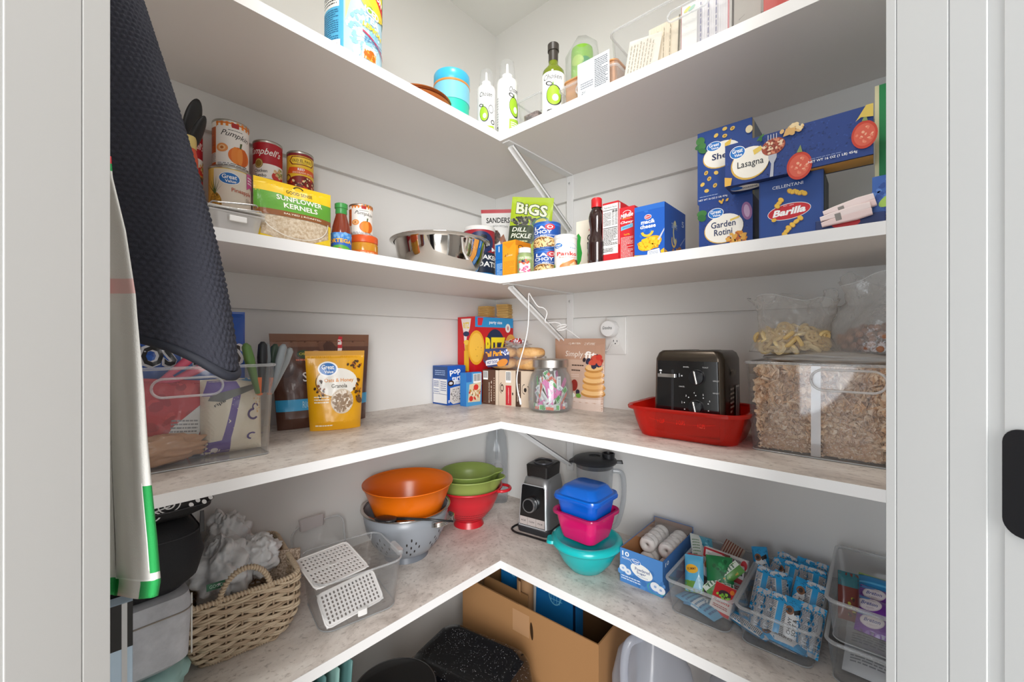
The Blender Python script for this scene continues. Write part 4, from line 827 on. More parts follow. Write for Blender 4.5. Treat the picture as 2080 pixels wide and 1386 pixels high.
rbox(1224, 1256, 415, -.305, .09, 'cake_mix_box', 'thin red box showing its white nutrition panel, beside the syrup bottle', 'c8242c', NUT, ra=[('r', .02, .3, .12, .98, 'efecea')])
MIL = [('r', 0, 0, 1, 1, 'cf2630'), ('t', .48, .85, .85, .08, 'Millville', 'ffffff', {'s': .3, 'b': .02, 'r': 6}), ('o', .5, .88, .3, .06, .12, 'ffffff', 0, (20, 160)), ('l', .2, .78, .85, .8, 1, 'f6c23a'), ('t', .5, .72, .85, .06, 'Chewy', 'ffffff', {'s': .3, 'b': .02}), ('p', [(.1, .58), (.1, .65), (.9, .69), (.9, .62)], '7fc0e0'), ('t', .5, .635, .6, .03, 'GRANOLA', '1f6aa8', {'r': 6}), ('t', .5, .5, .4, .03, 'Trail Mix', 'f6c23a', {'b': .01}), ('l', .1, .02, .92, .46, 18, 'f0c8c4', 11)]
rbox(1258.5, 1289, 424, -.30, .12, 'granola_bar_box', 'red granola bar box between the nutrition panel box and the macaroni box', 'cf2630', MIL)
c = pt(1350, 520, .955); B = ony(1350, -.33); A = ony(1289, -.33)
hh = hz(411, B[2]) - Z2
MAC = [('r', 0, 0, 1, 1, '1a5ec0'), ('s', .3, .5, .25, .45, 8, .07, ['2a70d0']), ('r', 0, .9, 1, 1, '2a6cc8'), ('e', .46, .77, .12, .05, 'e8e4ea'), ('e', .46, .77, .105, .038, 'c8303c'), ('t', .46, .77, .16, .03, 'KRAFT', 'ffffff'), ('t', .46, .68, .46, .08, 'mac&', 'ffffff', {'b': .03}), ('t', .46, .59, .52, .08, 'cheese', 'ffffff', {'b': .03}), ('o', .44, .5, .22, .12, .38, 'f2c23a', 0, (190, 350)), ('e', .52, .25, .4, .13, 'f2b01c', 14), ('s', .5, .24, .34, .11, 26, .07, ['f8d048', 'e8960e', 'ffc42a']), ('p', [(.78, .3), (1, .5), (1, .46), (.84, .28)], 'c8ccd8'), ('p', [(0, 0), (0, .05), (.4, .03), (.45, 0)], 'f0b81c'), ('p', [(.44, 0), (.46, .1), (.84, .13), (.88, 0)], 'eef0f4'), ('l', .5, .02, .8, .09, 3, '7a8aa8'), ('p', [(.9, 0), (.88, .08), (1, .12), (1, 0)], 'f2b81c')]
SID = [('r', 0, 0, 1, 1, '27509a'), ('t', .45, .5, .16, .5, 'c', 'b8b48a', {'b': .02}), ('p', [(0, 0), (0, .1), (.3, .03), (.3, 0)], 'd09a2c'), ('s', .62, .08, .25, .12, 8, .1, ['b87a3a', '9a6a44']), ('o', .42, .35, .15, .13, .3, 'c9a860', 60, (100, 300)), ('t', .43, .62, .1, .28, 'MAC', '9fb0c8', {'r': 90, 'side': 1}), ('t', .85, .75, .12, .12, '5', 'b8c4d8'), ('p', [(.7, .3), (.95, .5), (.96, .48), (.72, .28)], '8a98b8')]
rbox(1289, 1350, 423, -.33, .135, 'macaroni_box', 'blue macaroni and cheese multipack with a spoonful of pasta picture', '1a5ec0', MAC, ra=SID, rough=.25, group=None)
# ------------------------------------------------------------ second shelf: pasta boxes
OVAL = lambda u, v, w, h: [('e', u + .012, v - .012, w, h, '16203c', 8), ('e', u - .008, v - .01, w * 1.02, h * 1.02, 'd8b050', 8), ('e', u, v, w, h, 'f4efe4', 8)]
NV = '1f3f86'; TEX = [('s', .5, .5, .5, .5, 60, .02, ['254a96', '1a3674'])]
LEAF = lambda u, v, s, a=0: [('e', u, v, .07 * s, .05 * s, '3f7a3a', a), ('e', u, v - .06 * s, .05 * s, .06 * s, '2f6a34', a + 60)]
def tomato(u, v, w, h): return [('e', u, v, w, h, 'c8402c'), ('e', u, v, w * .82, h * .8, 'd9604a'), ('s', u, v, w * .6, h * .6, 8, w * .16, ['f0b090', 'e8846a']), ('p', [(u - .2 * w, v + h), (u + .1 * w, v + h * 1.5), (u + .25 * w, v + h * .95)], '8a9a5a')]
ROT = [('r', 0, 0, 1, 1, NV)] + TEX + OVAL(.48, .45, .36, .27) + GVM(.33, .76, .15, .1) + [('p', [(.6, .6), (.78, .64), (.76, .6), (.6, .56)], 'e8c860'), ('t', .47, .53, .46, .12, 'Garden', '1c2c5a', {'b': .012}), ('t', .47, .38, .34, .12, 'Rotini', '1c2c5a', {'b': .012})] + LEAF(.06, .8, 1.4) + [('e', .9, .7, .09, .17, '9a6a9a', 8), ('e', .9, .7, .05, .12, 'c8a8c8', 8), ('s', .72, .2, .16, .14, 20, .05, ['d88a2c', 'b8602a', 'e0a84a']), ('s', .4, .04, .14, .05, 8, .04, ['d87a3a', 'b85a2a']), ('s', .45, .98, .1, .04, 5, .04, ['e0b040'])]
A = ony(1420, -.268); B = ony(1530, -.268)
z_r = hz(416, A[2]) - Z2
rbox(1420, 1529, 416, -.268, .1, 'pasta_box', 'blue garden rotini pasta box standing under the shells box', NV, ROT, ra=[('r', 0, 0, 1, 1, '1c2f60'), ('s', .4, .05, .4, .05, 5, .12, ['e0b050'])])
SHE = [('r', 0, 0, 1, 1, '1a438c')] + OVAL(.46, .63, .34, .17) + GVM(.32, .76, .14, .065) + [('p', [(.52, .76), (.64, .8), (.62, .73), (.52, .7)], 'e8c04a'), ('t', .5, .61, .44, .085, 'Shells', '1c2c5a', {'b': .02})] + [('e', u, v, .045, .025, 'e2bd5a', a) for u, v, a in ((.17, .42, 60), (.36, .39, -40), (.23, .33, 60), (.1, .27, 40), (.34, .22, 60), (.18, .17, -10), (.36, .9, 40), (.52, .86, 0), (.66, .93, 30), (.52, .955, 10))] + [('e', u, v, .022, .012, 'a87a28', a) for u, v, a in ((.17, .42, 60), (.23, .33, 60), (.34, .22, 60), (.52, .86, 0), (.66, .93, 30))] + LEAF(.06, .88, 1.2, 40) + LEAF(.1, .8, 1) + [('e', .95, .85, .06, .05, 'ead9b0'), ('l', .05, .085, .4, .1, 1, 'b8c8e8'), ('t', .3, .045, .54, .03, 'NET WT 16 OZ (1 LB) 454g', 'ffffff', {'b': .01})]
A = ony(1417, -.262); zS = Z2 + z_r + .0015; hS = hz(273, A[2]) - zS
rbox(1417, 1528, 273, -.262, .1, 'pasta_box', 'tall blue shells pasta box standing on the garden rotini box', '1a438c', SHE, z=zS, ra=[('r', 0, 0, 1, 1, 'c8b890'), ('r', .2, 0, 1, 1, '7a8494')])
BAR = [('r', 0, 0, 1, 1, '1c3f84'), ('r', .03, .02, .97, .97, '1e4690'), ('t', .46, .86, .48, .05, 'CELLENTANI', 'e8ecf4', {'b': .008}), ('e', .48, .44, .34, .13, 'e8e8ec', 4), ('e', .48, .44, .33, .12, 'c8202c', 4), ('t', .48, .44, .52, .11, 'Barilla', 'ffffff', {'b': .04, 's': .25, 'r': 3}), ('t', .48, .535, .16, .015, 'EST. 1877', 'ffffff', {'b': 0})]
def coil(u, v, n, dx, dy, c='efc24a'):
    o = []
    for i in range(n):
        o += [('e', u + dx * i, v + dy * i, .055, .035, 'c8902a', 35 if i % 2 else -50), ('e', u + dx * i, v + dy * i + .006, .048, .028, c, 35 if i % 2 else -50)]
    return o
BAR += coil(.5, .76, 5, .055, -.02) + coil(.36, .64, 3, -.03, -.045) + coil(.66, .3, 3, -.06, -.045) + coil(.48, .17, 3, -.03, -.05) + [('e', .25, .33, .04, .03, 'e8b83c')]
rbox(1542, 1673, 372, -.31, .1, 'pasta_box', 'navy blue spiral pasta box with red oval emblem, under the lasagna box', '1c3f84', BAR, ra=[('r', 0, 0, 1, 1, '34404f'), ('r', .3, .05, .4, .95, '8a8c8c')], hr=None)
zB = hz(372, ony(1542, -.31)[2])
LAS = [('r', 0, 0, 1, 1, '233f84')] + [('s', .5, .5, .5, .5, 140, .009, ['2b4a94', '1c3470'])] + [('e', .2, .42, .145, .36, '16203c', 3), ('e', .193, .43, .146, .37, 'd8b050', 3), ('e', .2, .46, .142, .36, 'f4efe4', 3)] + GVM(.1, .76, .062, .15) + [('p', [(.22, .72), (.28, .78), (.29, .68), (.23, .6)], 'e8c860'), ('t', .2, .42, .2, .2, 'Lasagna', '1c2430', {'b': .004}), ('e', .37, .68, .085, .19, 'a8503a', 10), ('s', .37, .68, .07, .16, 20, .014, ['d88a6a', '8a3a2c', 'f0d0b0']), ('p', [(.345, .0), (.355, .3), (.335, .42), (.335, .5), (.395, .5), (.395, .42), (.375, .3), (.37, 0)], 'b9bcc8')] + [('r', .33 + .02 * i, .84, .337 + .02 * i, .96, 'b9bcc8') for i in range(4)] + tomato(.55, .1, .085, .3) + tomato(.95, .42, .075, .28) + [('s', .5, .94, .07, .1, 12, .022, ['e0b87c', 'f0d8a8']), ('p', [(.44, .82), (.46, .98), (.53, .96), (.52, .84)], 'dcae6c'), ('p', [(.93, .78), (.9, .72), (.96, 1), (1, 1), (1, .74)], 'dcc05a'), ('l', .62, .16, .82, .19, 1, '8a9cc8'), ('t', .76, .11, .3, .065, 'NET WT 16 OZ (1 LB) 454g', 'ffffff', {'b': .01}), ('p', [(0, 0), (0, .22), (.06, .17), (.05, 0)], 'e0b050')] + LEAF(.28, .95, .5, 40)
A, B = ony(1473, -.325), ony(1774, -.325); mx, my, rz, W = edge(A, B); H = hz(297, A[2]) - zB - .002
carton('lasagna_box', 'long blue lasagna box lying on its side across the pasta boxes', 'box', (mx, my, zB + .0016), 0, W, .055, H, '233f84', fa=LAS,
       ba=[('r', 0, 0, 1, 1, '1c2c58'), ('r', .62, .1, 1, .95, 'dca048'), ('e', .14, .5, .12, .3, 'f0eadc'), ('t', .17, .5, .13, .16, 'LASAGNA', '222222'), ('e', .07, .6, .05, .2, '1f5ca8')])
# loose stuff at the shelf end
A = ony(1668, -.325)
T = thing('pasta_box', 'flat dark blue pasta box lying under the white chip clips', 'box', (1.165, -.325, Z2), 0)
MB().box(-.035, 0, 0, .062, .1, .022, mat('1c2f66', .4)).build('box_body', parent=T, bevel=.001)
art([('e', .45, .5, .2, .4, 'c8242c')], .1, .022, lambda x, y, o: (x + .014, -o, y), T)
for i, (p0, p1) in enumerate((((1668, 450), (1768, 418)), ((1673, 436), (1775, 398)))):
    a, b = pt(*p0, .765), pt(*p1, .715)
    a.y = b.y = -.335 + .012 * i
    T = thing('bag_clip', ('lower', 'upper')[i] + ' of two long white bag clips stacked at the shelf edge', 'clip', a); d = b - a; ln = d.length
    T.rotation_euler = (0, -math.atan2(d.z, d.x), 0)
    for s in (0, 1):
        MB().loft([(.0, 0, 0, .004, .0045, .002), (0, 0, ln * .25, .0055, .005, .002), (.001, 0, ln * .7, .0075, .006, .003), (.0015, 0, ln, .006, .005, .003)], M=Matrix.Rotation(PI / 2, 4, 'Y') @ Matrix.Translation((s * .0105, 0, 0))).build('clip_arm', mat('f0dfdc' if not s else 'e8cfcc', .35), T, smooth='auto')
    MB().box(ln * .3, -.006, -.012, ln * .42, .006, .001, mat('8a8580', .35)).build('hinge', parent=T, bevel=.0005)
A = ony(1767, -.315)
rz_ = .0
carton('pasta_box', 'bright blue spaghetti box with green leaf print at the far end of the shelf', 'box', (A[0] + .055, -.315, Z2), rz_, .104, .05, hz(362, A[2]) - Z2, '3a64b0',
       fa=[('r', 0, 0, 1, 1, '3a64b0'), ('s', .5, .6, .5, .4, 80, .04, ['5a84cc', '2c509a']), ('r', 0, 0, 1, .2, '20284a')] + [('p', [(0, .04 + .06 * i), (1, .0 + .055 * i), (1, .015 + .055 * i), (0, .055 + .06 * i)], 'e8b83c') for i in range(4)] + [('e', .22, .5, .16, .1, 'a8cc5a', 35), ('e', .24, .51, .07, .03, '5a8a3a', 35)])
A = ony(1777, -.25)
carton('angel_hair_box', 'tall green angel hair pasta box behind the bright blue spaghetti box', 'box', (A[0] + .05, -.25, Z2), 0, .1, .04, hz(176, A[2]) - Z2, '1a8a4c', fa=[('r', 0, 0, .06, 1, 'e4dcb0'), ('r', .06, 0, 1, 1, '1a8a4c'), ('t', .33, .72, .5, .1, 'ANGEL HAIR', 'e8d83a', {'r': 90, 'side': 0, 'b': .01})])
# ------------------------------------------------------------ counter: chips bin and bags
rn = random.Random(11)
def lump(name, c, r, m, parent=None, seed=1, amp=.25, fr=3.0, nu=40, nv=26, M=None, flat=None):
    """crumpled soft shape: a ball pushed in and out by noise, resting on its flat underside"""
    r = r if isinstance(r, (tuple, list)) else (r, r, r); c = Vector(c); vs = []
    for j in range(nv + 1):
        for i in range(nu):
            a, b = 2 * PI * i / nu, PI * j / nv
            d = Vector((math.sin(b) * math.cos(a), math.sin(b) * math.sin(a), -math.cos(b)))
            n = noise.noise(d * fr + Vector((seed * 7.1, seed * 3.3, 0))); n2 = abs(noise.noise(d * fr * 2.3 + Vector((seed, 0, seed * 5)))); n3 = abs(noise.noise(d * fr * 5 + Vector((seed, 2, seed))))
            k = 1 + amp * (n * 1.1 - n2 * .9 - .35 * n3)
            p = Vector((d.x * r[0] * k, d.y * r[1] * k, d.z * r[2] * k))
            if flat is not None: p.z = max(p.z, -flat)
            vs.append(c + p)
    mb = MB(); mb.add(vs, [(j * nu + i, j * nu + (i + 1) % nu, (j + 1) * nu + (i + 1) % nu, (j + 1) * nu + i) for j in range(nv) for i in range(nu)], m, M)
    return mb.build(name, parent=parent, smooth=True)
BIN_A = Vector((.262, -1.235)); BIN_B = Vector((.275, -.966))
T, mx, my, rz, W = bin_at('chip_bin', 'clear handled bin full of snack bags at the towel end of the counter', BIN_A, BIN_B, ZC, .25, .183, flare=.006, rad=.014, handle=(.058, .017, .150), cat='bin') if 0 else (None,) * 5
mx, my, rz, W = edge(BIN_A, BIN_B)
T = bin_('snack_bin', 'clear handled bin full of snack bags at the towel end of the counter', (mx, my, ZC), rz, W, .25, .185, flare=.008, rad=.012, handle=(.052, .0165, .150))
TOST = [('r', 0, 0, 1, 1, '1552b0'), ('s', .5, .7, .5, .3, 20, .05, ['1c62c4']), ('r', 0, 0, 1, .36, 'e4ded2'), ('t', .38, .9, .3, .03, 'CANTINA STYLE', '9cc4ee', {'b': 0}), ('t', .62, .92, .3, .03, 'THIN & CRISPY', 'ffffff', {'b': 0}),
        ('t', .56, .665, .86, .17, 'TOSTITOS', 'd8dce2', {'b': .075}), ('t', .56, .665, .80, .145, 'TOSTITOS', '15161a', {'b': .03}), ('p', [(.585, .745), (.665, .765), (.625, .70)], 'e8a82c'), ('e', .625, .695, .02, .012, 'b03028'), ('s', .5, .18, .4, .12, 14, .07, ['c8b48c', 'd8c8a4'])]
a = pt(385, 640, .93)
pouch('tortilla_chip_bag', 'large blue tortilla chip bag standing at the back of the snack bin', 'bag', (.072, -1.085, ZC + .005), math.radians(86), .255, .298, .07, mat('1552b0', .25, coat=.5), TOST, kind='pillow', seed=5, wr=.003, top=.04)
RP = [('r', 0, 0, 1, 1, 'c8353c'), ('s', .5, .5, .5, .5, 14, .09, ['d8484a', 'b02a34']), ('p', [(.45, 0), (.62, .4), (.95, .75), (1, .7), (.9, .3), (.8, 0)], 'dfe0e0'), ('l', .6, .15, .88, .5, 8, '8a8c90'), ('p', [(.82, 0), (.95, .4), (1, .6), (1, 0)], '2c3550')]
pouch('red_snack_bag', 'shiny red snack bag with a white ingredients panel inside the snack bin', 'bag', (.19, -1.135, ZC + .006), math.radians(80), .15, .155, .055, mat('c8353c', .2, coat=.6), RP, kind='pillow', seed=9, wr=.004, top=.05, rx=-.15, ry=.10)
o = lump('brown_paper_wrap', (0, 0, .028), (.035, .085, .03), mat('b88a66', .45, coat=.4, bump=.5, bscale=60), seed=4, amp=.3, flat=.026); o.location = (.225, -1.15, ZC + .005); tag(o, 'crumpled tan plastic wrapper lying at the bottom of the snack bin', 'wrapper')
CR = [('r', 0, 0, 1, 1, 'e6ddc8'), ('p', [(.28, .1), (.42, .1), (.62, .8), (.5, .8)], '5a3a94'), ('p', [(0, .0), (0, .16), (.45, .2), (.45, 0)], '5e409a'), ('p', [(.02, .78), (.1, .98), (.55, .98), (.62, .86), (.3, .78)], '6a4aa8'), ('p', [(.1, .72), (.15, .8), (.98, .93), (1, .88), (.3, .7)], '6f6f6a'), ('p', [(.6, .98), (.68, 1), (1, 1), (1, .92)], '2c90cc'), ('o', .82, .5, .1, .08, .35, '4a3470', 20, (60, 300)), ('o', .86, .6, .06, .05, .4, '4a3470', 0, (0, 240)), ('o', .8, .2, .09, .05, .4, '5a4a8a', 0, (40, 260)), ('s', .9, .7, .06, .2, 16, .02, ['e0b878']), ('e', .2, .06, .06, .03, 'e8e0e0'), ('t', .28, .68, .2, .05, 'ripe', '3a3a3a', {'r': 30})]
pouch('cream_snack_bag', 'cream and purple snack bag folded shut with a dark clip inside the bin', 'bag', (.215, -1.018, ZC + .006), math.radians(84), .105, .15, .065, mat('e6ddc8', .35, coat=.3), CR, kind='pillow', seed=13, wr=.003, top=.02, side=3.5, rx=-.05)
o = lump('brown_bag', (0, 0, .06), (.02, .03, .075), mat('a8765a', .35, coat=.4, bump=.4, bscale=50), seed=14, amp=.3, flat=.058); o.location = (.17, -1.068, ZC + .006); tag(o, 'crinkled brown bag standing between the red and the cream snack bags', 'bag')
o = lump('orange_bag', (0, 0, .065), (.02, .05, .075), mat('e2561f', .3, coat=.4, bump=.4, bscale=50), seed=17, amp=.3, flat=.063); o.location = (.135, -1.10, ZC + .006); tag(o, 'orange crumpled bag seen through the handle slot of the snack bin', 'bag')
def clip_big(name, label, base, tilt, c1, c2, ln=.075, yaw=0, tip='e8702a'):
    T = thing(name, label, 'clip', base, yaw, None, rx=tilt[0], ry=tilt[1])
    for s, c in ((-1, c1), (1, c2)):
        M = Matrix.Rotation(s * .13, 4, 'Y') @ Matrix.Translation((s * .0085, 0, 0))
        MB().loft([(0, 0, -.04, .0035, .006, .003), (0, 0, 0, .006, .008, .005), (0, 0, ln * .5, .0085, .009, .006), (0, 0, ln * .9, .0075, .008, .006), (0, 0, ln, .003, .004, .003)], M=M).build('clip_arm', mat(c, .4), T, smooth=True)
    MB().loft([(0, 0, -.045, .004, .005, .003), (0, 0, -.008, .012, .007, .004)]).build('clip_jaw', mat(tip, .4), T, smooth='auto')
    return T
RIMZ = ZC + .185
clip_big('chip_clip', 'green and black chip clip on the rim of the snack bin', (.262, -.985, RIMZ - .018), (0, -.1), '5f8444', '202327', .066, yaw=math.radians(100))
clip_big('chip_clip', 'grey chip clip with orange jaw on the corner of the snack bin rim', (.235, -.950, RIMZ - .022), (0, .1), '7d8488', '8d9498', .068, yaw=math.radians(75))
clip_big('chip_clip', 'grey and dark green chip clip nearest the brown shake bag', (.205, -.934, RIMZ - .028), (0, .28), '33483a', '9aa0a2', .070, yaw=math.radians(95), tip='9aa0a2')
clip_big('chip_clip', 'pink chip clip poking out of the snack bin in front of the blue bag', (.175, -1.10, RIMZ - .016), (.1, .95), 'e0607c', 'd8506e', .05, yaw=math.radians(90), tip='d8506e')
# brown shake pouch and granola pouch
A, B = onx(549, .045), onx(752, .045); mx, my, rz, W = edge(A, B); H = hz(679, (A[2] + B[2]) / 2) - ZC
SLM = [('r', 0, 0, 1, 1, '5a382a'), ('r', 0, .86, 1, 1, '7a5440'), ('s', .4, .6, .3, .3, 8, .09, ['6b4636', '4a2c22']), ('o', .4, .72, .08, .1, .2, 'b08a74', 0, (0, 200)), ('o', .55, .78, .06, .1, .2, 'b08a74', 0, (180, 380)), ('o', .82, .7, .08, .06, .25, 'a87e68'), ('e', .82, .72, .05, .04, '8a5a48'), ('p', [(.6, .72), (.66, .98), (.7, .97), (.65, .7)], 'c8323c'), ('p', [(.615, .78), (.63, .84), (.675, .84), (.66, .78)], 'f0e8e4'), ('p', [(.635, .88), (.65, .94), (.69, .94), (.675, .88)], 'f0e8e4'), ('e', .285, .78, .07, .045, '2c4a2c'), ('t', .285, .78, .1, .035, 'Oligo', 'd8c83a', {'b': .01}), ('l', .2, .7, .38, .74, 1, 'c86a50'),
       ('t', .42, .54, .36, .1, 'Slimfast', 'f2eeea', {'b': .01}), ('r', 0, .19, 1, .31, '3aa8dc'), ('t', .42, .25, .4, .07, 'RICH CHOCOLATE', 'bfe4f4', {'b': 0})]
pouch('shake_mix_bag', 'wide brown shake mix pouch with a light blue band, behind the yellow granola bag', 'bag', (mx, my, ZC), rz, W, H, .075, mat('5a382a', .3, coat=.4), SLM, seed=31, wr=.003, rx=-.04, shape=lambda u, v: (u * (.88 + .12 * v), v))
A, B = gz(628, 876, ZC), gz(733, 866, ZC); A, B = Vector(A[:2]), Vector(B[:2])
mx, my, rz, W = edge(A, B); W = .148
GRA = [('r', 0, 0, 1, 1, 'e8a80e'), ('r', 0, .94, 1, 1, 'c98f10'), ('e', .52, .6, .36, .18, 'f3efe6'), ('o', .52, .6, .38, .195, .03, '4a3a1a', 0, (140, 280)), ('e', .36, .77, .17, .095, 'ffffff')] + GVM(.36, .77, .155, .085) + [('t', .55, .62, .52, .06, 'Oats & Honey', 'e0902a', {'b': .015}), ('t', .55, .555, .28, .05, 'Granola', '3a2c1a', {'b': .01}), ('e', .6, .36, .21, .155, 'd9c9b4'), ('s', .6, .36, .18, .13, 60, .035, ['c0a486', 'f0e4d4', '9a8066']), ('s', .2, .52, .08, .12, 8, .03, ['8a4a1a', '3a2410']), ('s', .82, .82, .12, .05, 10, .03, ['a85a1a', '4a3010']), ('s', .88, .5, .06, .14, 10, .035, ['b8701a', '5a3a14']), ('l', .1, .34, .36, .44, 3, 'f6ecd0'), ('l', .1, .05, .42, .085, 1, 'fbf4dc'), ('e', .93, .36, .05, .05, '6a4418', 50)]
pouch('granola_bag', 'bright yellow granola pouch with round window showing oats, on the counter', 'bag', (mx, my, ZC), rz, W, hz(713, 1.10) - ZC, .06, mat('e8a80e', .32, coat=.4), GRA, seed=41, wr=.0018, rx=-.03, shape=lambda u, v: (u * (.84 + .16 * v), v))
# ------------------------------------------------------------ counter: corner group
POP = [('r', 0, 0, 1, 1, '1c5ab8'), ('t', .42, .83, .6, .15, 'pop', 'ffffff', {'b': .03, 'r': 6}), ('t', .55, .68, .62, .13, 'tarts', 'ffffff', {'b': .03, 'r': 6}), ('r', .1, .52, .95, .62, 'eceef4'), ('e', .18, .56, .17, .075, '3a241c'), ('e', .18, .56, .1, .035, 'e8e4e0'), ('t', .62, .585, .4, .03, 'cookies', '2c4a8a'), ('t', .62, .54, .4, .03, '& creme', '2c4a8a'), ('p', [(.12, .1), (.14, .44), (.86, .49), (.76, .04), (.3, .02)], 'e4dcd4'), ('s', .47, .26, .3, .18, 45, .022, ['5a4a44', '2c2220']), ('e', .88, .15, .06, .06, '4a80d0'), ('t', .07, .1, .08, .08, '8', 'ffffff')]
PNU = [('r', 0, 0, 1, 1, '1f4f9a'), ('r', 0, .68, 1, .98, '24457c'), ('l', .15, .75, .85, .9, 3, '9ab0d8'), ('r', .03, .04, .97, .66, 'e9e9ea'), ('r', .48, .28, .49, .66, '2c4a8a'), ('r', .03, .27, .97, .28, '2c4a8a'), ('l', .08, .45, .42, .62, 4, '2c4a8a'), ('l', .54, .35, .92, .62, 5, '6a7aa0'), ('l', .08, .3, .42, .42, 2, '8a98b8')]
carton('toaster_pastry_box', 'blue toaster pastry box with white nutrition side, at the outer end of the corner group', 'box', (.052, -.268, ZC), PI / 2, .086, .085, hz(744.5, 1.493) - ZC, '1c5ab8', fa=POP, la=PNU)
A, B = onx(947, .12), onx(978, .12); mx, my, rz, W = edge(A, B)
carton('cereal_bar_box', 'small light blue bar box with strawberry picture, between the pastry box and brown boxes', 'box', (mx, my, ZC), rz, W, .033, hz(757, 1.5) - ZC, '2a7ac4',
       fa=[('r', 0, 0, 1, 1, '4a9ad0'), ('r', 0, .72, .35, 1, '2a6ab8'), ('b', .45, .68, .98, .96), ('p', [(.1, .12), (.2, .65), (.98, .7), (.9, .1)], 'd8c8a8'), ('s', .55, .4, .35, .22, 14, .08, ['c8322c', 'b88a4a', 'e8dcc0']), ('e', .62, .55, .16, .09, 'd0342c'), ('e', .3, .22, .13, .08, 'c83028')])
A, B = onx(965, .08), onx(1042, .08); mx, my, rz, W = edge(A, B); Hr = hz(645, 1.62) - ZC
RITZ = [('r', 0, 0, 1, 1, 'c4141c'), ('r', 0, .88, 1, 1, '2a94d0'), ('p', [(.06, .9), (.06, .99), (.2, .99), (.16, .9)], 'd8283a'), ('t', .52, .935, .34, .045, 'party size', 'ffffff', {'b': .015}), ('e', .85, .875, .07, .055, 'f0eee8'), ('t', .85, .875, .05, .05, '8', 'c4141c'),
        ('e', .03, .64, .2, .2, 'e9a82c'), ('e', .03, .64, .17, .17, 'f2bf4a'), ('s', .05, .64, .1, .12, 5, .012, ['a8701a']), ('e', .93, .66, .16, .14, 'e2a44a'), ('e', .93, .66, .09, .08, 'ecd8b0'), ('e', .5, .62, .27, .24, '16264a'), ('t', .52, .63, .52, .25, 'RITZ', '8a5a10', {'b': .06}), ('t', .51, .635, .52, .25, 'RITZ', 'f6de1e', {'b': .05}), ('t', .5, .47, .3, .025, 'CRACKERS', 'e8e0c8'), ('o', .1, .27, .05, .035, .4, 'e8e4e0'), ('t', .24, .22, .24, .035, '80 CALORIES', 'ffffff')]
RSD = [('r', 0, 0, 1, 1, 'c4141c'), ('p', [(.2, .98), (.35, .8), (.42, .6), (.55, .78), (.7, .86), (.78, .98)], 'e8dcd8'), ('t', .5, .9, .34, .07, 'RITZ', 'e8c81e', {'b': .03}), ('e', .5, .8, .18, .03, '1c2c50'), ('r', .38, .36, .66, .6, 'eab41c'), ('r', .42, .6, .62, .69, 'e0a818'), ('e', .52, .7, .16, .03, 'f0c840'), ('l', .25, .24, .75, .31, 3, 'f0c8c0'), ('b', .3, .06, .8, .19)]
carton('cracker_box', 'tall red cracker box with blue top band and big yellow letters, in the counter corner', 'box', (mx, my, ZC), PI / 2, W, .098, Hr, 'c4141c', fa=RITZ, la=RSD)
zc = ZC + Hr + .0015; proto = None; ck = 0
for s, (cx_, cy_, n, an) in enumerate(((.015, -.075, 11, .15), (.062, -.018, 13, .35))):
    for i in range(n):
        if proto is None:
            mb = MB(); mb.loft([(0, 0, 0, .0255, .0255, .004), (0, 0, .0014, .0262, .0262, .004), (0, 0, .0028, .0255, .0255, .004)], mat('e2bc74', .7, bump=.4, bscale=300)); o = mb.build('soda_cracker', smooth='auto'); proto = o
        else: o = proto.copy(); COL.objects.link(o)
        o.location = (cx_ + rn.uniform(-.0018, .0018), cy_ + rn.uniform(-.0018, .0018), zc + i * .0044); o.rotation_euler = (0, 0, an + rn.uniform(-.05, .05))
        tag(o, ('square golden cracker in the stack nearer the left wall, on the red cracker box' if 0 else 'square golden cracker in the shorter stack on top of the red cracker box') if s == 0 else 'square golden cracker in the taller stack on top of the red cracker box', 'cracker', ('shorter', 'taller')[s] + ' cracker stack')
K0, K1 = Vector((.112, -.193)), Vector((.318, -.147)); dK = (K1 - K0) / 3; rk = math.atan2(dK.y, dK.x)
hb = hz(753, 1.5) - ZC
BX = [('brown maple syrup oatmeal box, end one of three next to the small blue box', '55382a', [('r', 0, 0, .82, 1, '5a3c2c'), ('r', .82, 0, 1, 1, 'd8c8b4'), ('b', .04, .72, .34, .97), ('t', .36, .42, .1, .5, 'RR', '5a3c2c') if 0 else ('l', .05, .05, .2, .1, 1, '7a5a48'), ('t', .42, .35, .055, .6, 'BROWN SUGAR', 'e8dccc', {'r': 90, 'side': 0, 'b': .01}), ('t', .56, .4, .055, .6, 'MAPLE &', 'e8dccc', {'r': 90, 'b': .01}), ('l', .7, .1, .76, .8, 10, 'c8b4a0')]),
      ('cream box with a red strip and barcode, middle one of three brown and cream boxes', 'cdb9a4', [('r', 0, 0, 1, 1, 'd2bfaa'), ('r', .42, .02, .76, .58, 'c02a34'), ('b', .42, .66, .74, .98), ('t', .59, .3, .05, .45, 'STRAWBERRY', 'f0dcd4', {'r': 90}), ('e', .2, .5, .1, .11, '3a2c24'), ('e', .2, .5, .06, .07, 'd2bfaa'), ('o', .2, .5, .16, .16, .12, '3a2c24', 0, (100, 260)), ('e', .84, .35, .04, .04, '3a2c24')]),
      ('cream box with a dark brown strip, nearest the glass jar of packets', 'd2bfaa', [('r', 0, 0, 1, 1, 'd2bfaa'), ('r', 0, .0, .3, 1, '4a3428'), ('t', .1, .4, .045, .5, 'MAPLE SUGAR', 'e0d0c0', {'r': 90}), ('t', .2, .4, .045, .5, 'AND SPICE', 'e0d0c0', {'r': 90}), ('o', .5, .5, .14, .14, .14, '2c2420', 0, (80, 280)), ('e', .55, .48, .08, .06, '2c2420'), ('o', .68, .5, .08, .1, .3, '2c2420', 0, (-60, 90))])]
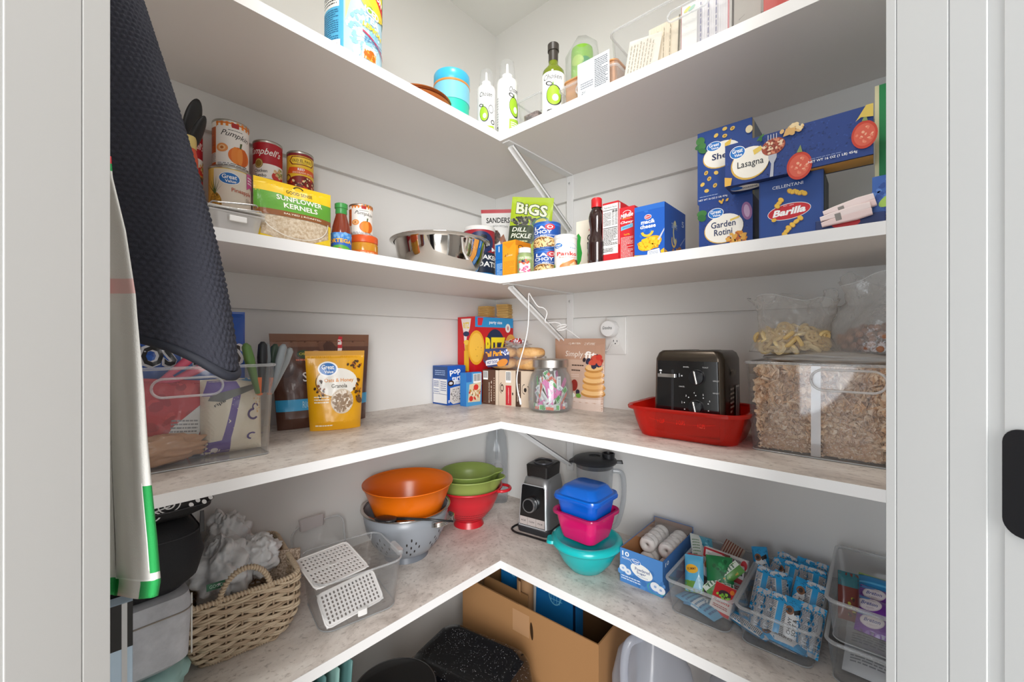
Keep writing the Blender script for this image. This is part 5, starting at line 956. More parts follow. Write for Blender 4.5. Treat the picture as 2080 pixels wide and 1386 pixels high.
for i, (lb, c, fa) in enumerate(BX):
    fa = [(q[:7] + (dict(q[7], side=0),) if q[0] == 't' and len(q) > 7 else q) for q in fa]
    fx = []
    for q in fa:
        if q[0] == 't' and len(q) > 7 and q[7].get('r') == 90: q = ('t', q[1], q[2], q[4] * hb / .069, q[3] * .069 / hb) + q[5:]
        fx.append(q)
    M_ = K0 + dK * (i + .5)
    carton('oatmeal_box', lb, 'box', (M_.x, M_.y, ZC), rk, .069, .088, hb, c, fa=fx, ra=[('r', 0, 0, 1, 1, 'cdb8a2')])
# hot dog buns in their bag on the boxes
bx, by, bz = .225, -.128, ZC + hb + .003
T = thing('bun_bag', 'clear printed bag of hot dog buns lying on the brown and cream boxes', 'bread bag', (bx, by, bz), rk - .05)
lump('bag_film', (0, 0, .042), (.118, .052, .046), clear(body=.08, edge=.3, bump=.6, bscale=40), T, seed=3, amp=.10, flat=.041)
lump('twisted_end', (-.0, .0, .095), (.05, .03, .016), clear('f0e6e4', body=.3, edge=.4, bump=.8, bscale=60), T, seed=6, amp=.5)
lf = lambda x, y, o: (x - .055, -.054 - o - .004 * math.cos(x * 30), y + .004)
art([('p', [(0, .35), (.05, .95), (.9, 1), (1, .6), (.95, .2), (.2, .05)], '35406e'), ('t', .42, .72, .7, .26, 'Ball Park', 'e8a02c', {'s': .2, 'r': 6, 'b': .05}), ('p', [(.12, .12), (.1, .38), (.62, .5), (.64, .24)], 'e6e2e4'), ('t', .37, .31, .42, .15, 'HOT DOG', '2c4488', {'r': 8, 'b': .03}), ('e', .75, .3, .2, .17, 'd88a3a', 20), ('s', .85, .8, .12, .12, 8, .04, ['8a98d0', 'e0e0ec']), ('e', .1, .55, .1, .2, '5a2c34')], .115, .075, lf, T, name='printed_label', maxlen=.01, coat=.4)
art([('e', .5, .5, .4, .35, 'b83a34'), ('s', .5, .5, .45, .3, 8, .1, ['d8dce4', '7a2c30'])], .06, .03, lambda x, y, o: (x + .01, -.024 - o + y * .3, .088 + y), T, name='printed_end', coat=.4)
BUN = speckle('bun_crust', 'c08440', 'dfb276', 30, .35, .65, .55)
for i in range(4):
    r_, l_ = i % 2, i // 2
    T = thing('hot_dog_bun', ('lower', 'upper')[l_] + (' bun at the printed end' if r_ == 0 else ' bun at the jar end') + ' of the bread bag', 'bun', Vector((bx, by, bz + .002 + .040 * l_)) + Matrix.Rotation(rk - .05, 3, 'Z') @ Vector((-.055 + .112 * r_, 0, 0)), rk - .05)
    mb = MB(); n = 14; rg = []
    for k_ in range(n + 1):
        q = -1 + 2 * k_ / n; s_ = max(.02, (1 - abs(q) ** 3.2)) ** .5
        rg.append((0, 0, q * .054, .0195 * s_, .040 * s_, .018 * s_))
    mb.loft(rg, BUN, Matrix.Translation((0, 0, .0195)) @ Matrix.Rotation(PI / 2, 4, 'Y') @ Matrix.Rotation(0, 4, 'Z'), k=8); mb.build('bun_crust', parent=T, smooth=True)
# sweetener jar
jx, jy, jr, jt = .390, -.145, .076, 1.40
jh = hz(728, jt + .05) - ZC
T = thing('glass_jar', 'round glass jar with silver lid full of sweetener packets', 'jar', (jx, jy, ZC), 0)
G = clear('f6f8f8', gloss=1, body=.03, edge=.35, rough=.02)
prf = [(0, .001), (jr * .8, .001), (jr * .97, .012), (jr * 1.0, .04), (jr * .98, jh * .5), (jr * .86, jh * .70), (jr * .72, jh * .78), (jr * .72, jh * .86)]
MB().lathe(prf, 72).build('outer_glass', G, T, smooth=True)
MB().lathe([(0, .005)] + [(r - .003, max(.005, z)) for r, z in prf[1:]], 72).build('inner_glass', G, T, smooth=True)
MB().lathe([(jr * .76, jh * .84), (jr * .79, jh * .85), (jr * .79, jh * .985), (jr * .75, jh), (0, jh)], 64).build('lid', mat('c4bfb9', .38, 1), T, smooth='auto')
PK = [('white', 'e9e9ea', '9aa0aa'), ('green', '4aa84a', 'f2f2f2'), ('pink', 'd86aa8', 'f2f2f2'), ('coral', 'e8735a', 'f2f2f2'), ('white', 'e4e4e6', '6a8ab8')]
cand = []
for k_ in range(64):
    l_ = k_ // 13; a = (k_ % 13) / 13 * 2 * PI + l_ * .7 + rn.uniform(-.1, .1); rr_ = jr * (.62 if l_ < 4 else .35)
    cand.append((rr_ * math.cos(a), rr_ * math.sin(a), .018 + .021 * l_ + rn.uniform(-.003, .003), a))
vis = [c for c in cand if (c[0] * .55 - c[1] * .83) > -.004]
packs = {}
for i, (x_, y_, z_, a) in enumerate(vis):
    nm, c1, c2 = PK[(i * 2 + i // 5) % 5]
    roll = rn.uniform(-1.2, 1.2); h_ = .034; w_ = .0085
    if z_ < .024: roll = PI / 2
    z0 = max(z_, .008 + abs(math.cos(roll)) * h_ + abs(math.sin(roll)) * w_)
    if nm + c2 not in packs:
        T = thing('sweetener_packet', '', 'packet'); f = (lambda x, y: (x, y))
        MB().loft([(0, 0, -h_, w_, .0004, .0003), (0, 0, -h_ * .8, w_, .0012, .001), (0, 0, 0, w_, .002, .0019), (0, 0, h_ * .8, w_, .0012, .001), (0, 0, h_, w_, .0004, .0003)]).build('paper_packet', mat(c1 if nm != 'coral' else 'e6e6e6', .5), T, smooth='auto')
        if nm == 'green': A_ = [('r', 0, 0, 1, 1, 'eef2ee'), ('r', .06, .03, .94, .97, '4aa84a'), ('t', .5, .5, .5, .6, 'STEVIA', 'ffffff', {'r': 90})]
        elif nm == 'pink': A_ = [('r', 0, .6, 1, 1, 'd86aa8'), ('r', 0, 0, 1, .12, 'd86aa8'), ('l', .2, .2, .8, .5, 4, '8a8a98')]
        elif nm == 'coral': A_ = [('r', .45, 0, 1, 1, 'e8735a'), ('l', .1, .1, .35, .9, 12, '9a9aa0')]
        else: A_ = [('l', .3, .1, .7, .8, 16, c2), ('o', .5, .88, .25, .04, .4, '5a6a8a')]
        A_ = [(q[:3] + (1.6, .25) + q[5:] if q[0] == 't' else q) for q in A_]
        art(A_, 2 * w_, 2 * h_, lambda x, y, o: (x, -.0021 - o, y - h_), T, step=.00005, o0=.0001); packs[nm + c2] = T
    else: T = copy_tree(packs[nm + c2])
    T.location = (jx + x_ * .93, jy + y_ * .93, ZC + z0)
    T.rotation_euler = (0, roll, a + PI / 2 + 0)
    tag(T, '%s sweetener packet standing among others in the glass jar' % ({'white9aa0aa': 'white grey-printed', 'white6a8ab8': 'white blue-printed'}.get(nm + c2, {'green': 'green', 'pink': 'pink and white', 'coral': 'coral-edged white'}.get(nm, ''))), 'packet', 'sweetener packets ' + nm + ('' if nm != 'white' else c2))
# pancake mix pouch
A, B = Vector((.332, -.038)), Vector((.546, -.056)); mx, my, rz, W = edge(A, B)
SIM = [('r', 0, 0, 1, 1, 'b78f78'), ('r', 0, .0, 1, .7, 'c3a592'), ('r', 0, 0, 1, .16, 'd8c4b8'), ('t', .42, .925, .24, .035, '15g PROTEIN', 'e8dcd0', {'b': 0}), ('t', .72, .925, .2, .035, '23 VITAMINS', 'e8dcd0', {'b': 0}), ('t', .44, .77, .36, .1, 'Simply', 'f0e8e0', {'b': -.005}), ('t', .76, .77, .22, .1, 'fit', 'f6f0ea', {'b': .03}), ('l', .42, .6, .66, .64, 1, '4a3a30'), ('l', .42, .53, .6, .57, 1, '4a3a30'), ('l', .42, .45, .58, .5, 2, 'd8c0b0')]
for i in range(5): SIM += [('e', .84 + .012 * (i % 2), .24 + .085 * i, .2 - .012 * i, .055, ('b8803c', 'c88f4a')[i % 2]), ('e', .84, .26 + .085 * i, .19 - .012 * i, .045, ('e0b478', 'd9a562')[i % 2])]
SIM += [('s', .84, .68, .11, .07, 7, .06, ['a83028', '2c2c44', 'c8503c']), ('e', .66, .7, .03, .03, '2c1c20'), ('e', .92, .74, .05, .04, 'c8382c'), ('e', .5, .34, .07, .08, '8a2820'), ('e', .58, .25, .04, .035, '2c2434'), ('e', .48, .2, .05, .035, 'e8e8e0'), ('e', .6, .2, .05, .03, '6a9a3a'), ('e', .45, .28, .03, .03, 'b03a2c'), ('l', .3, .12, .45, .14, 1, '8a7060')]
pouch('pancake_mix_bag', 'pinkish brown pancake mix pouch with a stack of pancakes picture, behind the glass jar', 'bag', (mx, my, ZC), rz, W, hz(688, 1.43) - ZC, .05, mat('b78f78', .45, coat=.15), SIM, seed=51, wr=.0015, shape=lambda u, v: (u * (.93 + .07 * v), v), rx=-.01)
# ------------------------------------------------------------ toaster in a red tub
tx, ty = .872, -.205
def tubbox(name, label, x, y, z, rz, w0, d0, w1, d1, h, m, rad=.035, lipw=.008, cat='tub', floorz=.002, th=.0018, rimm=None, group=None, sag=0):
    T = thing(name, label, cat, (x, y, z), rz, group); n = 8
    def ring(q, k=0): e = q ** .7; return (0, 0, h * q, w0 + (w1 - w0) * e - k, d0 + (d1 - d0) * e - k, rad)
    MB().loft([(0, 0, .001, w0 * .9, d0 * .9, rad * .9)] + [ring(max(.03, i / n)) for i in range(n + 1)], cap=(1, 0), k=8).build('outer_wall', m, T, smooth='auto')
    MB().loft([(0, 0, .001 + floorz, w0 * .9, d0 * .9, rad * .9)] + [ring(max(.06, i / n), th) for i in range(n + 1)], cap=(1, 0), k=8).build('inner_wall', m, T, smooth='auto')
    rr_ = lambda k, z: (0, 0, z, w1 + k, d1 + k, rad + k)
    MB().loft([rr_(-th, h - .001), rr_(lipw, h + .0015), rr_(lipw + .002, h - .002), rr_(lipw + .001, h - .007)], cap=(0, 0), k=8).build('rim', rimm or m, T, smooth='auto')
    return T
RED = clear('ff5238', gloss=.9, body=.28, edge=.4, rough=.06, fog='e83a28')
T = tubbox('red_tub', 'see-through red plastic tub on the counter with the toaster standing in it', tx, ty, ZC, math.radians(2), .108, .082, .128, .104, .074, RED, rad=.04, rimm=clear('e23a2c', body=.6, edge=.35, fog='c42a20'))
art([('t', .22, .5, .1, .5, '1 CUP', 'e87a60', {'b': 0}), ('t', .5, .55, .12, .5, '2 CUPS', 'e87a60', {'b': 0}), ('t', .78, .45, .1, .5, '4 CUPS', 'e87a60', {'b': 0}), ('o', .5, .9, .5, .5, .03, 'e8705a', 0, (200, 340))], .16, .02, lambda x, y, o: (x, -.0955 - o, y + .034), T)
tw, td, th_ = .080, .084, hz(712, 1.0) - ZC - .004
T = thing('toaster', 'black and brushed steel two-slot toaster standing in the red tub', 'toaster', (tx + .012, ty - .0 , ZC + .004), math.radians(1))
MB().loft([(0, 0, 0, tw - .004, td - .004, .014), (0, 0, .006, tw, td, .014), (0, 0, th_ - .02, tw - .003, td - .002, .016), (0, 0, th_ - .006, tw - .008, td - .006, .016), (0, 0, th_, tw - .016, td - .012, .012)], k=8).build('steel_shell', mat('4c443c', .28, .85), T, smooth='auto')
MB().loft([(0, -td - .0006, .012, tw - .008, .003, .003), (0, -td - .0006, th_ - .024, tw - .012, .003, .003)]).build('control_panel', mat('0c0c0e', .12, coat=.6), T, smooth='auto')
FY = -td - .0036
for sx in (-1, 1):
    MB().box(sx * .026 - .011, -td * .75, th_ - .0005, sx * .026 + .011, td * .75, th_ + .0006, mat('1a1a1a', .4)).build('bread_slot', parent=T)
MB().box(-.034, FY - .001, .045, -.029, FY + .001, th_ - .045, mat('2a2a2c', .3)).build('lever_track', parent=T)
MB().loft([(-.04, FY - .010, th_ - .062, .021, .006, .003), (-.04, FY - .010, th_ - .054, .021, .006, .003)]).build('lever', CHROME, T, smooth='auto')
def knob(kx, kz, r=.0165):
    M = Matrix.Translation((kx, FY, kz)) @ Matrix.Rotation(PI / 2, 4, 'X')
    k_ = MB().lathe([(r * 1.12, 0), (r * 1.1, .002), (r, .003), (r * .92, .013), (0, .014)], 40, M=M).build('knob', mat('17171a', .25), T, smooth='auto')
    m2 = MB(); m2.box(-.0016, -r * .9, .012, .0016, r * .9, .017, mat('d8d4cf', .25, .8), M @ Matrix.Rotation(math.radians(12), 4, 'Z')); m2.build('pointer', None, k_, bevel=.001)
knob(.024, th_ - .060); knob(.022, .080, .015)
TA = [('e', .13, .77, .02, .01, 'dcdcdc'), ('p', [(.115, .735), (.145, .735), (.13, .755)], 'dcdcdc')]
for i, (u, v, s) in enumerate(((.50, .82, 'BAGEL'), (.76, .82, 'TOAST'), (.90, .68, 'DEFROST'), (.90, .55, 'REHEAT'), (.44, .60, 'CANCEL'), (.44, .72, '-'))): TA.append(('t', u, v, .08 if len(s) > 1 else .02, .014, s, 'c8c8c8', {'b': 0}))
for i in range(7): a = math.radians(200 - i * 36); TA.append(('e', .64 + .17 * math.cos(a), .39 + .12 * math.sin(a), .008, .006, 'd8d8d8'))
for i, s in enumerate('23456'): a = math.radians(170 - i * 36); TA.append(('t', .64 + .2 * math.cos(a), .40 + .14 * math.sin(a), .014, .02, s, 'd8d8d8'))
art(TA, 2 * tw, th_, lambda x, y, o: (x, FY - .0002 - o, y), T)
art([('l', .3, .3, .5, .6, 6, 'b0aaa0'), ('b', .6, .12, .8, .6), ('t', .45, .75, .3, .08, 'TM', '8a8278')], 2 * td, th_, lambda x, y, o: (tw + .0004 + o, x, y), T, 'side_label')
# ------------------------------------------------------------ cereal bin
A, B = Vector((1.012, -.262)), Vector((1.335, -.262)); mx, my, rz, W = edge(A, B)
T = bin_('cereal_bin', 'large clear bin of bagged cereal beside the toaster, handle slot in front', (mx, my, ZC), 0, W, .25, .188, flare=.010, rad=.016, handle=(.056, .020, .158))
FLK = [mat('ecd0ae', .7), mat('f4dcc0', .7), mat('e0bc98', .7), mat('fae8d2', .7)]
def flakes(name, label, x0, x1, y0, y1, z0, z1, n, size, mats, core, fn=None, seed=1, core_shape=None):
    """loose cereal that nobody could count: pieces packed against the bag around a full core"""
    r_ = random.Random(seed); mb = MB()
    mb.loft([((x0 + x1) / 2, (y0 + y1) / 2, z0, (x1 - x0) / 2 - .004, (y1 - y0) / 2 - .004, .012), ((x0 + x1) / 2, (y0 + y1) / 2, z1 - .006, (x1 - x0) / 2 - .006, (y1 - y0) / 2 - .006, .012)], core)
    for i in range(n):
        q = r_.random()
        if q < .62: p = Vector((r_.uniform(x0, x1), y0 + r_.uniform(0, .004), r_.uniform(z0, z1)))
        elif q < .78: p = Vector((x0 + r_.uniform(0, .004), r_.uniform(y0, y1), r_.uniform(z0, z1)))
        else: p = Vector((r_.uniform(x0, x1), r_.uniform(y0, y1), z1 - r_.uniform(0, .006)))
        s = size * r_.uniform(.6, 1.25) * (1 if not fn else fn(p)); R = Matrix.Rotation(r_.uniform(0, 6.3), 4, 'X') @ Matrix.Rotation(r_.uniform(0, 6.3), 4, 'Y')
        k = 7; vs = [(0, 0, s * .25)] + [(s * math.cos(2 * PI * j / k) * r_.uniform(.75, 1.1), s * .75 * math.sin(2 * PI * j / k) * r_.uniform(.75, 1.1), r_.uniform(-.1, .25) * s) for j in range(k)]
        mb.add(vs, [(0, j + 1, (j + 1) % k + 1) for j in range(k)], r_.choice(mats), Matrix.Translation(p) @ R)
    o = mb.build(name); tag(o, label, 'cereal', kind='stuff'); return o
CORE = speckle('flake_core', 'd0a884', 'ecc8a4', 120, .4, .6, .8, bump=.5)
zf = lambda p: 1.35 if p.z > ZC + .1 else (.8 if p.z > ZC + .035 else .35)
flakes('oat_flakes', 'toasted oat flakes in the large bag at the toaster end of the cereal bin', 1.022, 1.118, -.252, -.03, ZC + .006, ZC + .178, 3000, .0085, FLK, CORE, zf, 2)
flakes('oat_flakes', 'toasted oat flakes in the middle bag, seen through the handle slot', 1.129, 1.232, -.250, -.03, ZC + .006, ZC + .180, 3200, .0085, FLK, CORE, zf, 3)
SHR = [mat('d8c09a', .7), mat('c8a878', .7), mat('e6d8bc', .7)]
o = flakes('wheat_squares', 'pale woven wheat squares in the bag against the door side', 1.244, 1.328, -.248, -.04, ZC + .006, ZC + .165, 900, .013, SHR, speckle('wheat_core', 'a98c62', 'd8c09a', 90, .4, .6), None, 4)
def film(name, label, x0, x1, y0, y1, z0, z1, seed, **k):
    T = thing(name, label, 'bag', ((x0 + x1) / 2, (y0 + y1) / 2, z0))
    w, d, h = (x1 - x0) / 2, (y1 - y0) / 2, z1 - z0; nz = 16; vs = []; n = 48
    mb = MB(); rings = []
    for j in range(nz + 1):
        q = j / nz
        for i in range(n):
            a = 2 * PI * i / n; ca, sa = math.cos(a), math.sin(a); e = .35
            p = Vector((w * math.copysign(abs(ca) ** e, ca), d * math.copysign(abs(sa) ** e, sa), h * q)); nn = noise.noise(Vector((p.x * 30 + seed, p.y * 30, p.z * 18)))
            vs.append((p.x * (1 + .015 * nn), p.y * (1 + .012 * nn), p.z))
    mb.add(vs, [(j * n + i, j * n + (i + 1) % n, (j + 1) * n + (i + 1) % n, (j + 1) * n + i) for j in range(nz) for i in range(n)], clear('f7f7f7', body=.07, edge=.25, bump=.7, bscale=50, **k))
    mb.build('bag_film', parent=T, smooth=True); return T
film('cereal_bag', 'clear liner bag of oat flakes at the toaster end of the cereal bin', 1.018, 1.121, -.257, -.025, ZC + .004, ZC + .182, 1)
t_ = thing('label_strip', 'pale white strip of folded film between the two oat bags in the cereal bin', 'strip', (1.1245, -.258, ZC + .004)); MB().box(-.008, -.0006, 0, .008, 0, .18, clear('ffffff', body=.6, fog='eeeaea')).build('film_strip', parent=t_)
film('cereal_bag', 'clear liner bag of oat flakes in the middle of the cereal bin', 1.1235, 1.236, -.256, -.025, ZC + .004, ZC + .184, 2)
film('cereal_bag', 'clear liner bag of wheat squares against the door side of the cereal bin', 1.240, 1.333, -.254, -.035, ZC + .004, ZC + .172, 3)
# open bags heaped on top
ZB = ZC + .19
o = lump('folded_bag_film', (0, 0, .010), (.155, .105, .016), clear('fffdfb', body=.5, edge=.25, fog='fbf8f4', bump=.5, bscale=35), None, seed=8, amp=.18, flat=.009); o.location = (1.17, -.155, ZB - .002); tag(o, 'folded milky plastic bag film spread over the top of the cereal bin', 'bag')
Z3 = ZB + .020
def heap(name, label, c, R3, n, make, seed, m):
    r_ = random.Random(seed); mb = MB(); c = Vector(c); pts = []
    for i in range(n):
        for _ in range(30):
            a, q, h = r_.uniform(0, 2 * PI), math.sqrt(r_.random()), r_.random()
            p = Vector((R3[0] * q * math.cos(a), R3[1] * q * math.sin(a), 0)); p.z = R3[2] * h * (1 - .5 * q * q)
            if all((p - b).length > R3[3] for b in pts): break
        pts.append(p); make(mb, p, r_)
    o = mb.build(name, smooth='auto'); o.location = c; tag(o, label, 'cereal', kind='stuff'); return o
WH = [mat('efd8a4', .6), mat('e2c488', .6)]
def wheelpiece(mb, p, r_):
    s = r_.uniform(.0095, .0115); M = Matrix.Translation(p + Vector((0, 0, .007))) @ Matrix.Rotation(r_.uniform(-1.2, 1.2), 4, 'X') @ Matrix.Rotation(r_.uniform(-1, 1), 4, 'Y'); m = r_.choice(WH)
    mb.tube([(s * math.cos(q), s * math.sin(q), 0) for q in [2 * PI * j / 12 for j in range(12)]], s * .38, 6, m, M, closed=True)
    for j in range(2): q = PI / 2 * j + .3; mb.tube([(-s * math.cos(q), -s * math.sin(q), 0), (s * math.cos(q), s * math.sin(q), 0)], s * .27, 5, m, M)
heap('wheel_cereal', 'pale yellow wheel-shaped cereal at the bottom of the open bag beside the toaster', (1.072, -.176, Z3), (.064, .052, .050, .0135), 130, wheelpiece, 5, None)
CB = [mat('8c5a40', .6), mat('a06c4e', .6)]
heap('cocoa_balls', 'brown round cocoa cereal in the open bag nearest the door', (1.235, -.172, Z3), (.078, .056, .052, .0105), 260, lambda mb, p, r_: mb.ball(p + Vector((0, 0, .0075)), .0068, r_.choice(CB), 10, 7), 6, None)
def openbag(name, label, c, rx_, ry_, h, seed, lean=0, body=.2, M=None):
    n, nz = 56, 30; T = thing(name, label, 'bag', c); vs = []
    for j in range(nz + 1):
        q = j / nz
        for i in range(n):
            a = 2 * PI * i / n; ca, sa = math.cos(a), math.sin(a)
            k = 1.0 + .12 * math.sin(q * 5 + seed) - .1 * q
            d = Vector((ca, sa, 0)); no = noise.noise(Vector((ca * 1.6 + seed, sa * 1.6, q * 2.4))) * .3 * (.25 + q) + abs(noise.noise(Vector((ca * 4 + seed, sa * 4, q * 6)))) * .22 * q
            zz = h * q * (1 + .28 * noise.noise(Vector((ca * 1.3, sa * 1.3, seed)))) 
            vs.append((rx_ * k * ca * (1 + no) + lean * q * h, ry_ * k * sa * (1 + no), zz))
    mb = MB(); mb.add(vs, [(j * n + i, j * n + (i + 1) % n, (j + 1) * n + (i + 1) % n, (j + 1) * n + i) for j in range(nz) for i in range(n)] + [list(range(n))[::-1]], clear('f7f7f7', body=body, edge=.42, bump=.6, bscale=30, fog='f4f4f2'))
    mb.build('bag_film', parent=T, smooth=True)
    MB().tube([Vector(v) for v in vs[-n:]], .0009, 5, closed=True).build('bag_mouth', clear('ffffff', body=.5, edge=.4), T, smooth=True)
    return T
openbag('open_cereal_bag', 'crumpled clear bag of wheel cereal standing open on the cereal bin', (1.078, -.168, Z3 - .001), .078, .066, .122, 2, lean=-.05)
openbag('open_cereal_bag', 'tall crumpled clear bag of cocoa cereal standing open nearest the door', (1.238, -.165, Z3 - .001), .086, .064, .150, 7, lean=.05, body=.24)
# ------------------------------------------------------------ lower shelf: bags and baskets on the towel side
o = lump('mint_cloth', (0, 0, .036), (.115, .088, .045), mat('a9cfca', .8, bump=.3, bscale=200), seed=2, amp=.16, flat=.034); o.location = (.215, -1.18, ZL + .001); tag(o, 'folded mint green cloth squashed under the grey cooler pack', 'cloth')
zq = ZL + .076
T = thing('cooler_pack', 'light grey fabric cooler pack with stained seams, between the mint cloth and black bag', 'cooler bag', (.19, -1.192, zq), PI / 2)
GF = speckle('grey_fabric', 'a6a7ab', 'c4c5c9', 14, .35, .65, .85, bump=.4)
MB().loft([(0, 0, 0, .075, .085, .02), (0, 0, .012, .092, .098, .022), (0, 0, .11, .096, .102, .022), (0, 0, .128, .092, .1, .022), (0, 0, .132, .08, .09, .02)]).build('pack_body', GF, T, smooth='auto')
MB().tube([(x_, y_, .100) for x_, y_ in rr2(.0965, .1025, .022)], .0012, 6, closed=True).build('seam', mat('8d8478', .8), T, smooth=True)
MB().tube([(.0955, -.085, z_) for z_ in (.01, .06, .12)], .0014, 6).build('side_piping', mat('e0dfd8', .6), T, smooth=True)
zb_ = zq + .134
T = thing('lunch_bag', 'soft black lunch bag stacked on the grey cooler pack', 'bag', (.185, -1.19, zb_), PI / 2)
BF = mat('16171b', .75, bump=.3, bscale=400)
MB().loft([(0, 0, 0, .085, .09, .03), (0, 0, .02, .105, .110, .04), (0, -.002, .06, .115, .118, .045), (0, -.002, .10, .108, .112, .045), (0, 0, .125, .09, .095, .04)]).build('bag_body', BF, T, smooth=True)
MB().tube([(x_, y_, .100) for x_, y_ in rr2(.109, .113, .045)], .0016, 6, closed=True).build('seam', mat('24252a', .6), T, smooth=True)
zz = zb_ + .1265
T = thing('printed_pouch', 'small black zip pouch with a white bicycle drawing, on top of the lunch bag', 'pouch', (.20, -1.175, zz), PI / 2)
MB().loft([(0, 0, 0, .09, .07, .03), (0, 0, .012, .112, .088, .035), (0, 0, .036, .114, .09, .035), (0, 0, .052, .10, .08, .035)]).build('pouch_body', mat('121214', .7, bump=.3, bscale=300), T, smooth=True)
BK = [('o', .56, .62, .10, .30, .12, 'dcdcdc'), ('o', .56, .62, .05, .16, .3, 'dcdcdc'), ('o', .40, .30, .09, .2, .2, 'dcdcdc', 0, (20, 340)), ('p', [(.36, .75), (.38, .8), (.44, .4), (.41, .36)], 'dcdcdc'), ('p', [(.4, .45), (.41, .5), (.57, .6), (.56, .55)], 'dcdcdc'), ('s', .35, .3, .07, .2, 10, .012, ['dcdcdc'])] + [('e', .75 + .06 * i, .45 + .12 * (i % 2), .025, .08, 'e4e4e4', -40) for i in range(4)]
art(BK, .2, .045, lambda x, y, o: (x * .8 + .035, -.0902 - o, y + .006), T, 'bicycle_print', maxlen=.01)
MB().tube([(x_, y_, .022) for x_, y_ in rr2(.1145, .0905, .035)], .0014, 6, closed=True).build('zip', mat('2c2c30', .5), T, smooth=True)
MB().loft([(.09, -.095, -.026, .004, .0012, .003), (.09, -.095, .012, .003, .001, .002)]).build('zip_pull', mat('2a2a2c', .4), T, smooth='auto')
T = thing('sponge_pack', 'narrow pack with black top and pale blue dotted base beside the towel', 'pack', (.338, -1.225, ZL), math.radians(85))
MB().box(-.05, 0, 0, .042, .03, .25, mat('b9d0e2', .5)).build('pack_body', parent=T, bevel=.003)
art([('r', 0, .72, 1, 1, '17181a'), ('r', .86, .0, .93, 1, 'c9cbcc')] + [('e', .2 + .22 * i, .15 + .13 * j, .07, .035, '7f7a76') for i in range(3) for j in range(4)] + [('e', .5, .82, .14, .05, '5a5a58')], .092, .25, lambda x, y, o: (x - .004, -o, y), T)
# wicker basket
def wicker():
    T = thing('wicker_basket', 'tan woven wicker basket with arched handles, stuffed with plastic bags', 'basket', (.112, -.983, ZL), math.radians(82))
    wk = mat('c9b59a', .6, bump=.5, bscale=500); wk2 = mat('b7a086', .6, bump=.5, bscale=500)
    H = .142; rows = 14; per = 32
    def per_pt(s, z, off=0):
        q = z / H; w = .068 + .031 * min(1, q * 2.2) ** .6 + .004 * q; d = .098 + .034 * min(1, q * 2.0) ** .6 + .004 * q; P = rr2(w + off, d + off, .028, 5); n = len(P); Ls = [math.dist(P[i], P[(i + 1) % n]) for i in range(n)]; k_ = (s % 1) * sum(Ls); i = 0
        while i < n - 1 and k_ > Ls[i]: k_ -= Ls[i]; i += 1
        f = k_ / Ls[i]; a, b = P[i], P[(i + 1) % n]
        return Vector((a[0] + (b[0] - a[0]) * f, a[1] + (b[1] - a[1]) * f, z))
    mb = MB()
    for j in range(rows):
        z = .006 + (H - .016) * j / (rows - 1)
        for h_ in (0, 1):
            N = per * 5; pts = []
            for i in range(N):
                s = i / N; ph = math.cos(PI * per * s + (0 if (j + h_) % 2 else PI)); p = per_pt(s, z + .0050 * h_ + .0014 * math.sin(s * 60 + j) + .0012 * math.cos(PI * per * s), .0046 * ph); pts.append(p)
            mb.tube(pts, .0028, 6, wk if (j + h_) % 3 else wk2, closed=True)
    for i in range(per): mb.tube([per_pt(i / per, H * q / 6) for q in range(7)], .0022, 6, wk2)
    mb.build('woven_body', parent=T, smooth=True)
    def rope(pts, r, name, n=1):
        m = MB(); m.tube(pts, r * .8, 8, wk2)
        P = pts; L = 0; hel = []
        tot = sum((P[i + 1] - P[i]).length for i in range(len(P) - 1)); turns = tot / (r * 1.25)
        S = int(turns * 9); 
        for k_ in range(S):
            q = k_ / (S - 1) * (len(P) - 1.001); i = int(q); f = q - i; c = P[i].lerp(P[i + 1], f); t_ = (P[i + 1] - P[i]).normalized(); u = t_.cross(Vector((.3, .2, 1))).normalized(); v = t_.cross(u); a = 2 * PI * turns * k_ / S
            hel.append(c + r * .85 * (math.cos(a) * u + math.sin(a) * v))
        m.tube(hel, r * .42, 5, wk); m.build(name, parent=T, smooth=True)
    top = [per_pt(i / 64, H) for i in range(65)]
    rope(top, .0048, 'rim'); rope([per_pt(i / 64, .004) for i in range(65)], .0036, 'base_rim')
    for s in (-1, 1):
        yy = s * .135
        rope([Vector((.045 * math.cos(PI * i / 20), yy, H - .012 + .062 * math.sin(PI * i / 20))) for i in range(21)], .0050, 'handle')
    MB().loft([(0, 0, .002, .062, .094, .026), (0, 0, .005, .062, .094, .026)]).build('basket_floor', wk2, T)
    MB().box(-.004, -.122, .065, .004, .122, H - .02, wk2).build('divider', parent=T, bevel=.001)
    return T
wicker()
def crumple(name, label, c, r, seed, m, amp=.4, cat='plastic bag', flat=None, fr=2.6):
    o = lump('bag', (0, 0, 0), r, m, seed=seed, amp=amp, fr=fr, nu=64, nv=40, flat=flat); o.name = name; o.location = c; tag(o, label, cat); return o
PBG = mat('f6f6f6', .3, alpha=.82, bump=.3, bscale=60)
crumple('plastic_bag', 'large crumpled translucent plastic bag spilling over the basket towards the cooler pack', (.125, -1.015, ZL + .150), (.085, .06, .07), 3, PBG, .28)
crumple('plastic_bag', 'crumpled translucent bag on the wall side of the basket, rising highest', (.045, -.985, ZL + .18), (.05, .05, .07), 9, PBG, .3)
crumple('plastic_bag', 'loose translucent bag with a ruffled edge in the middle of the basket', (.13, -.95, ZL + .160), (.06, .05, .045), 15, PBG, .3)
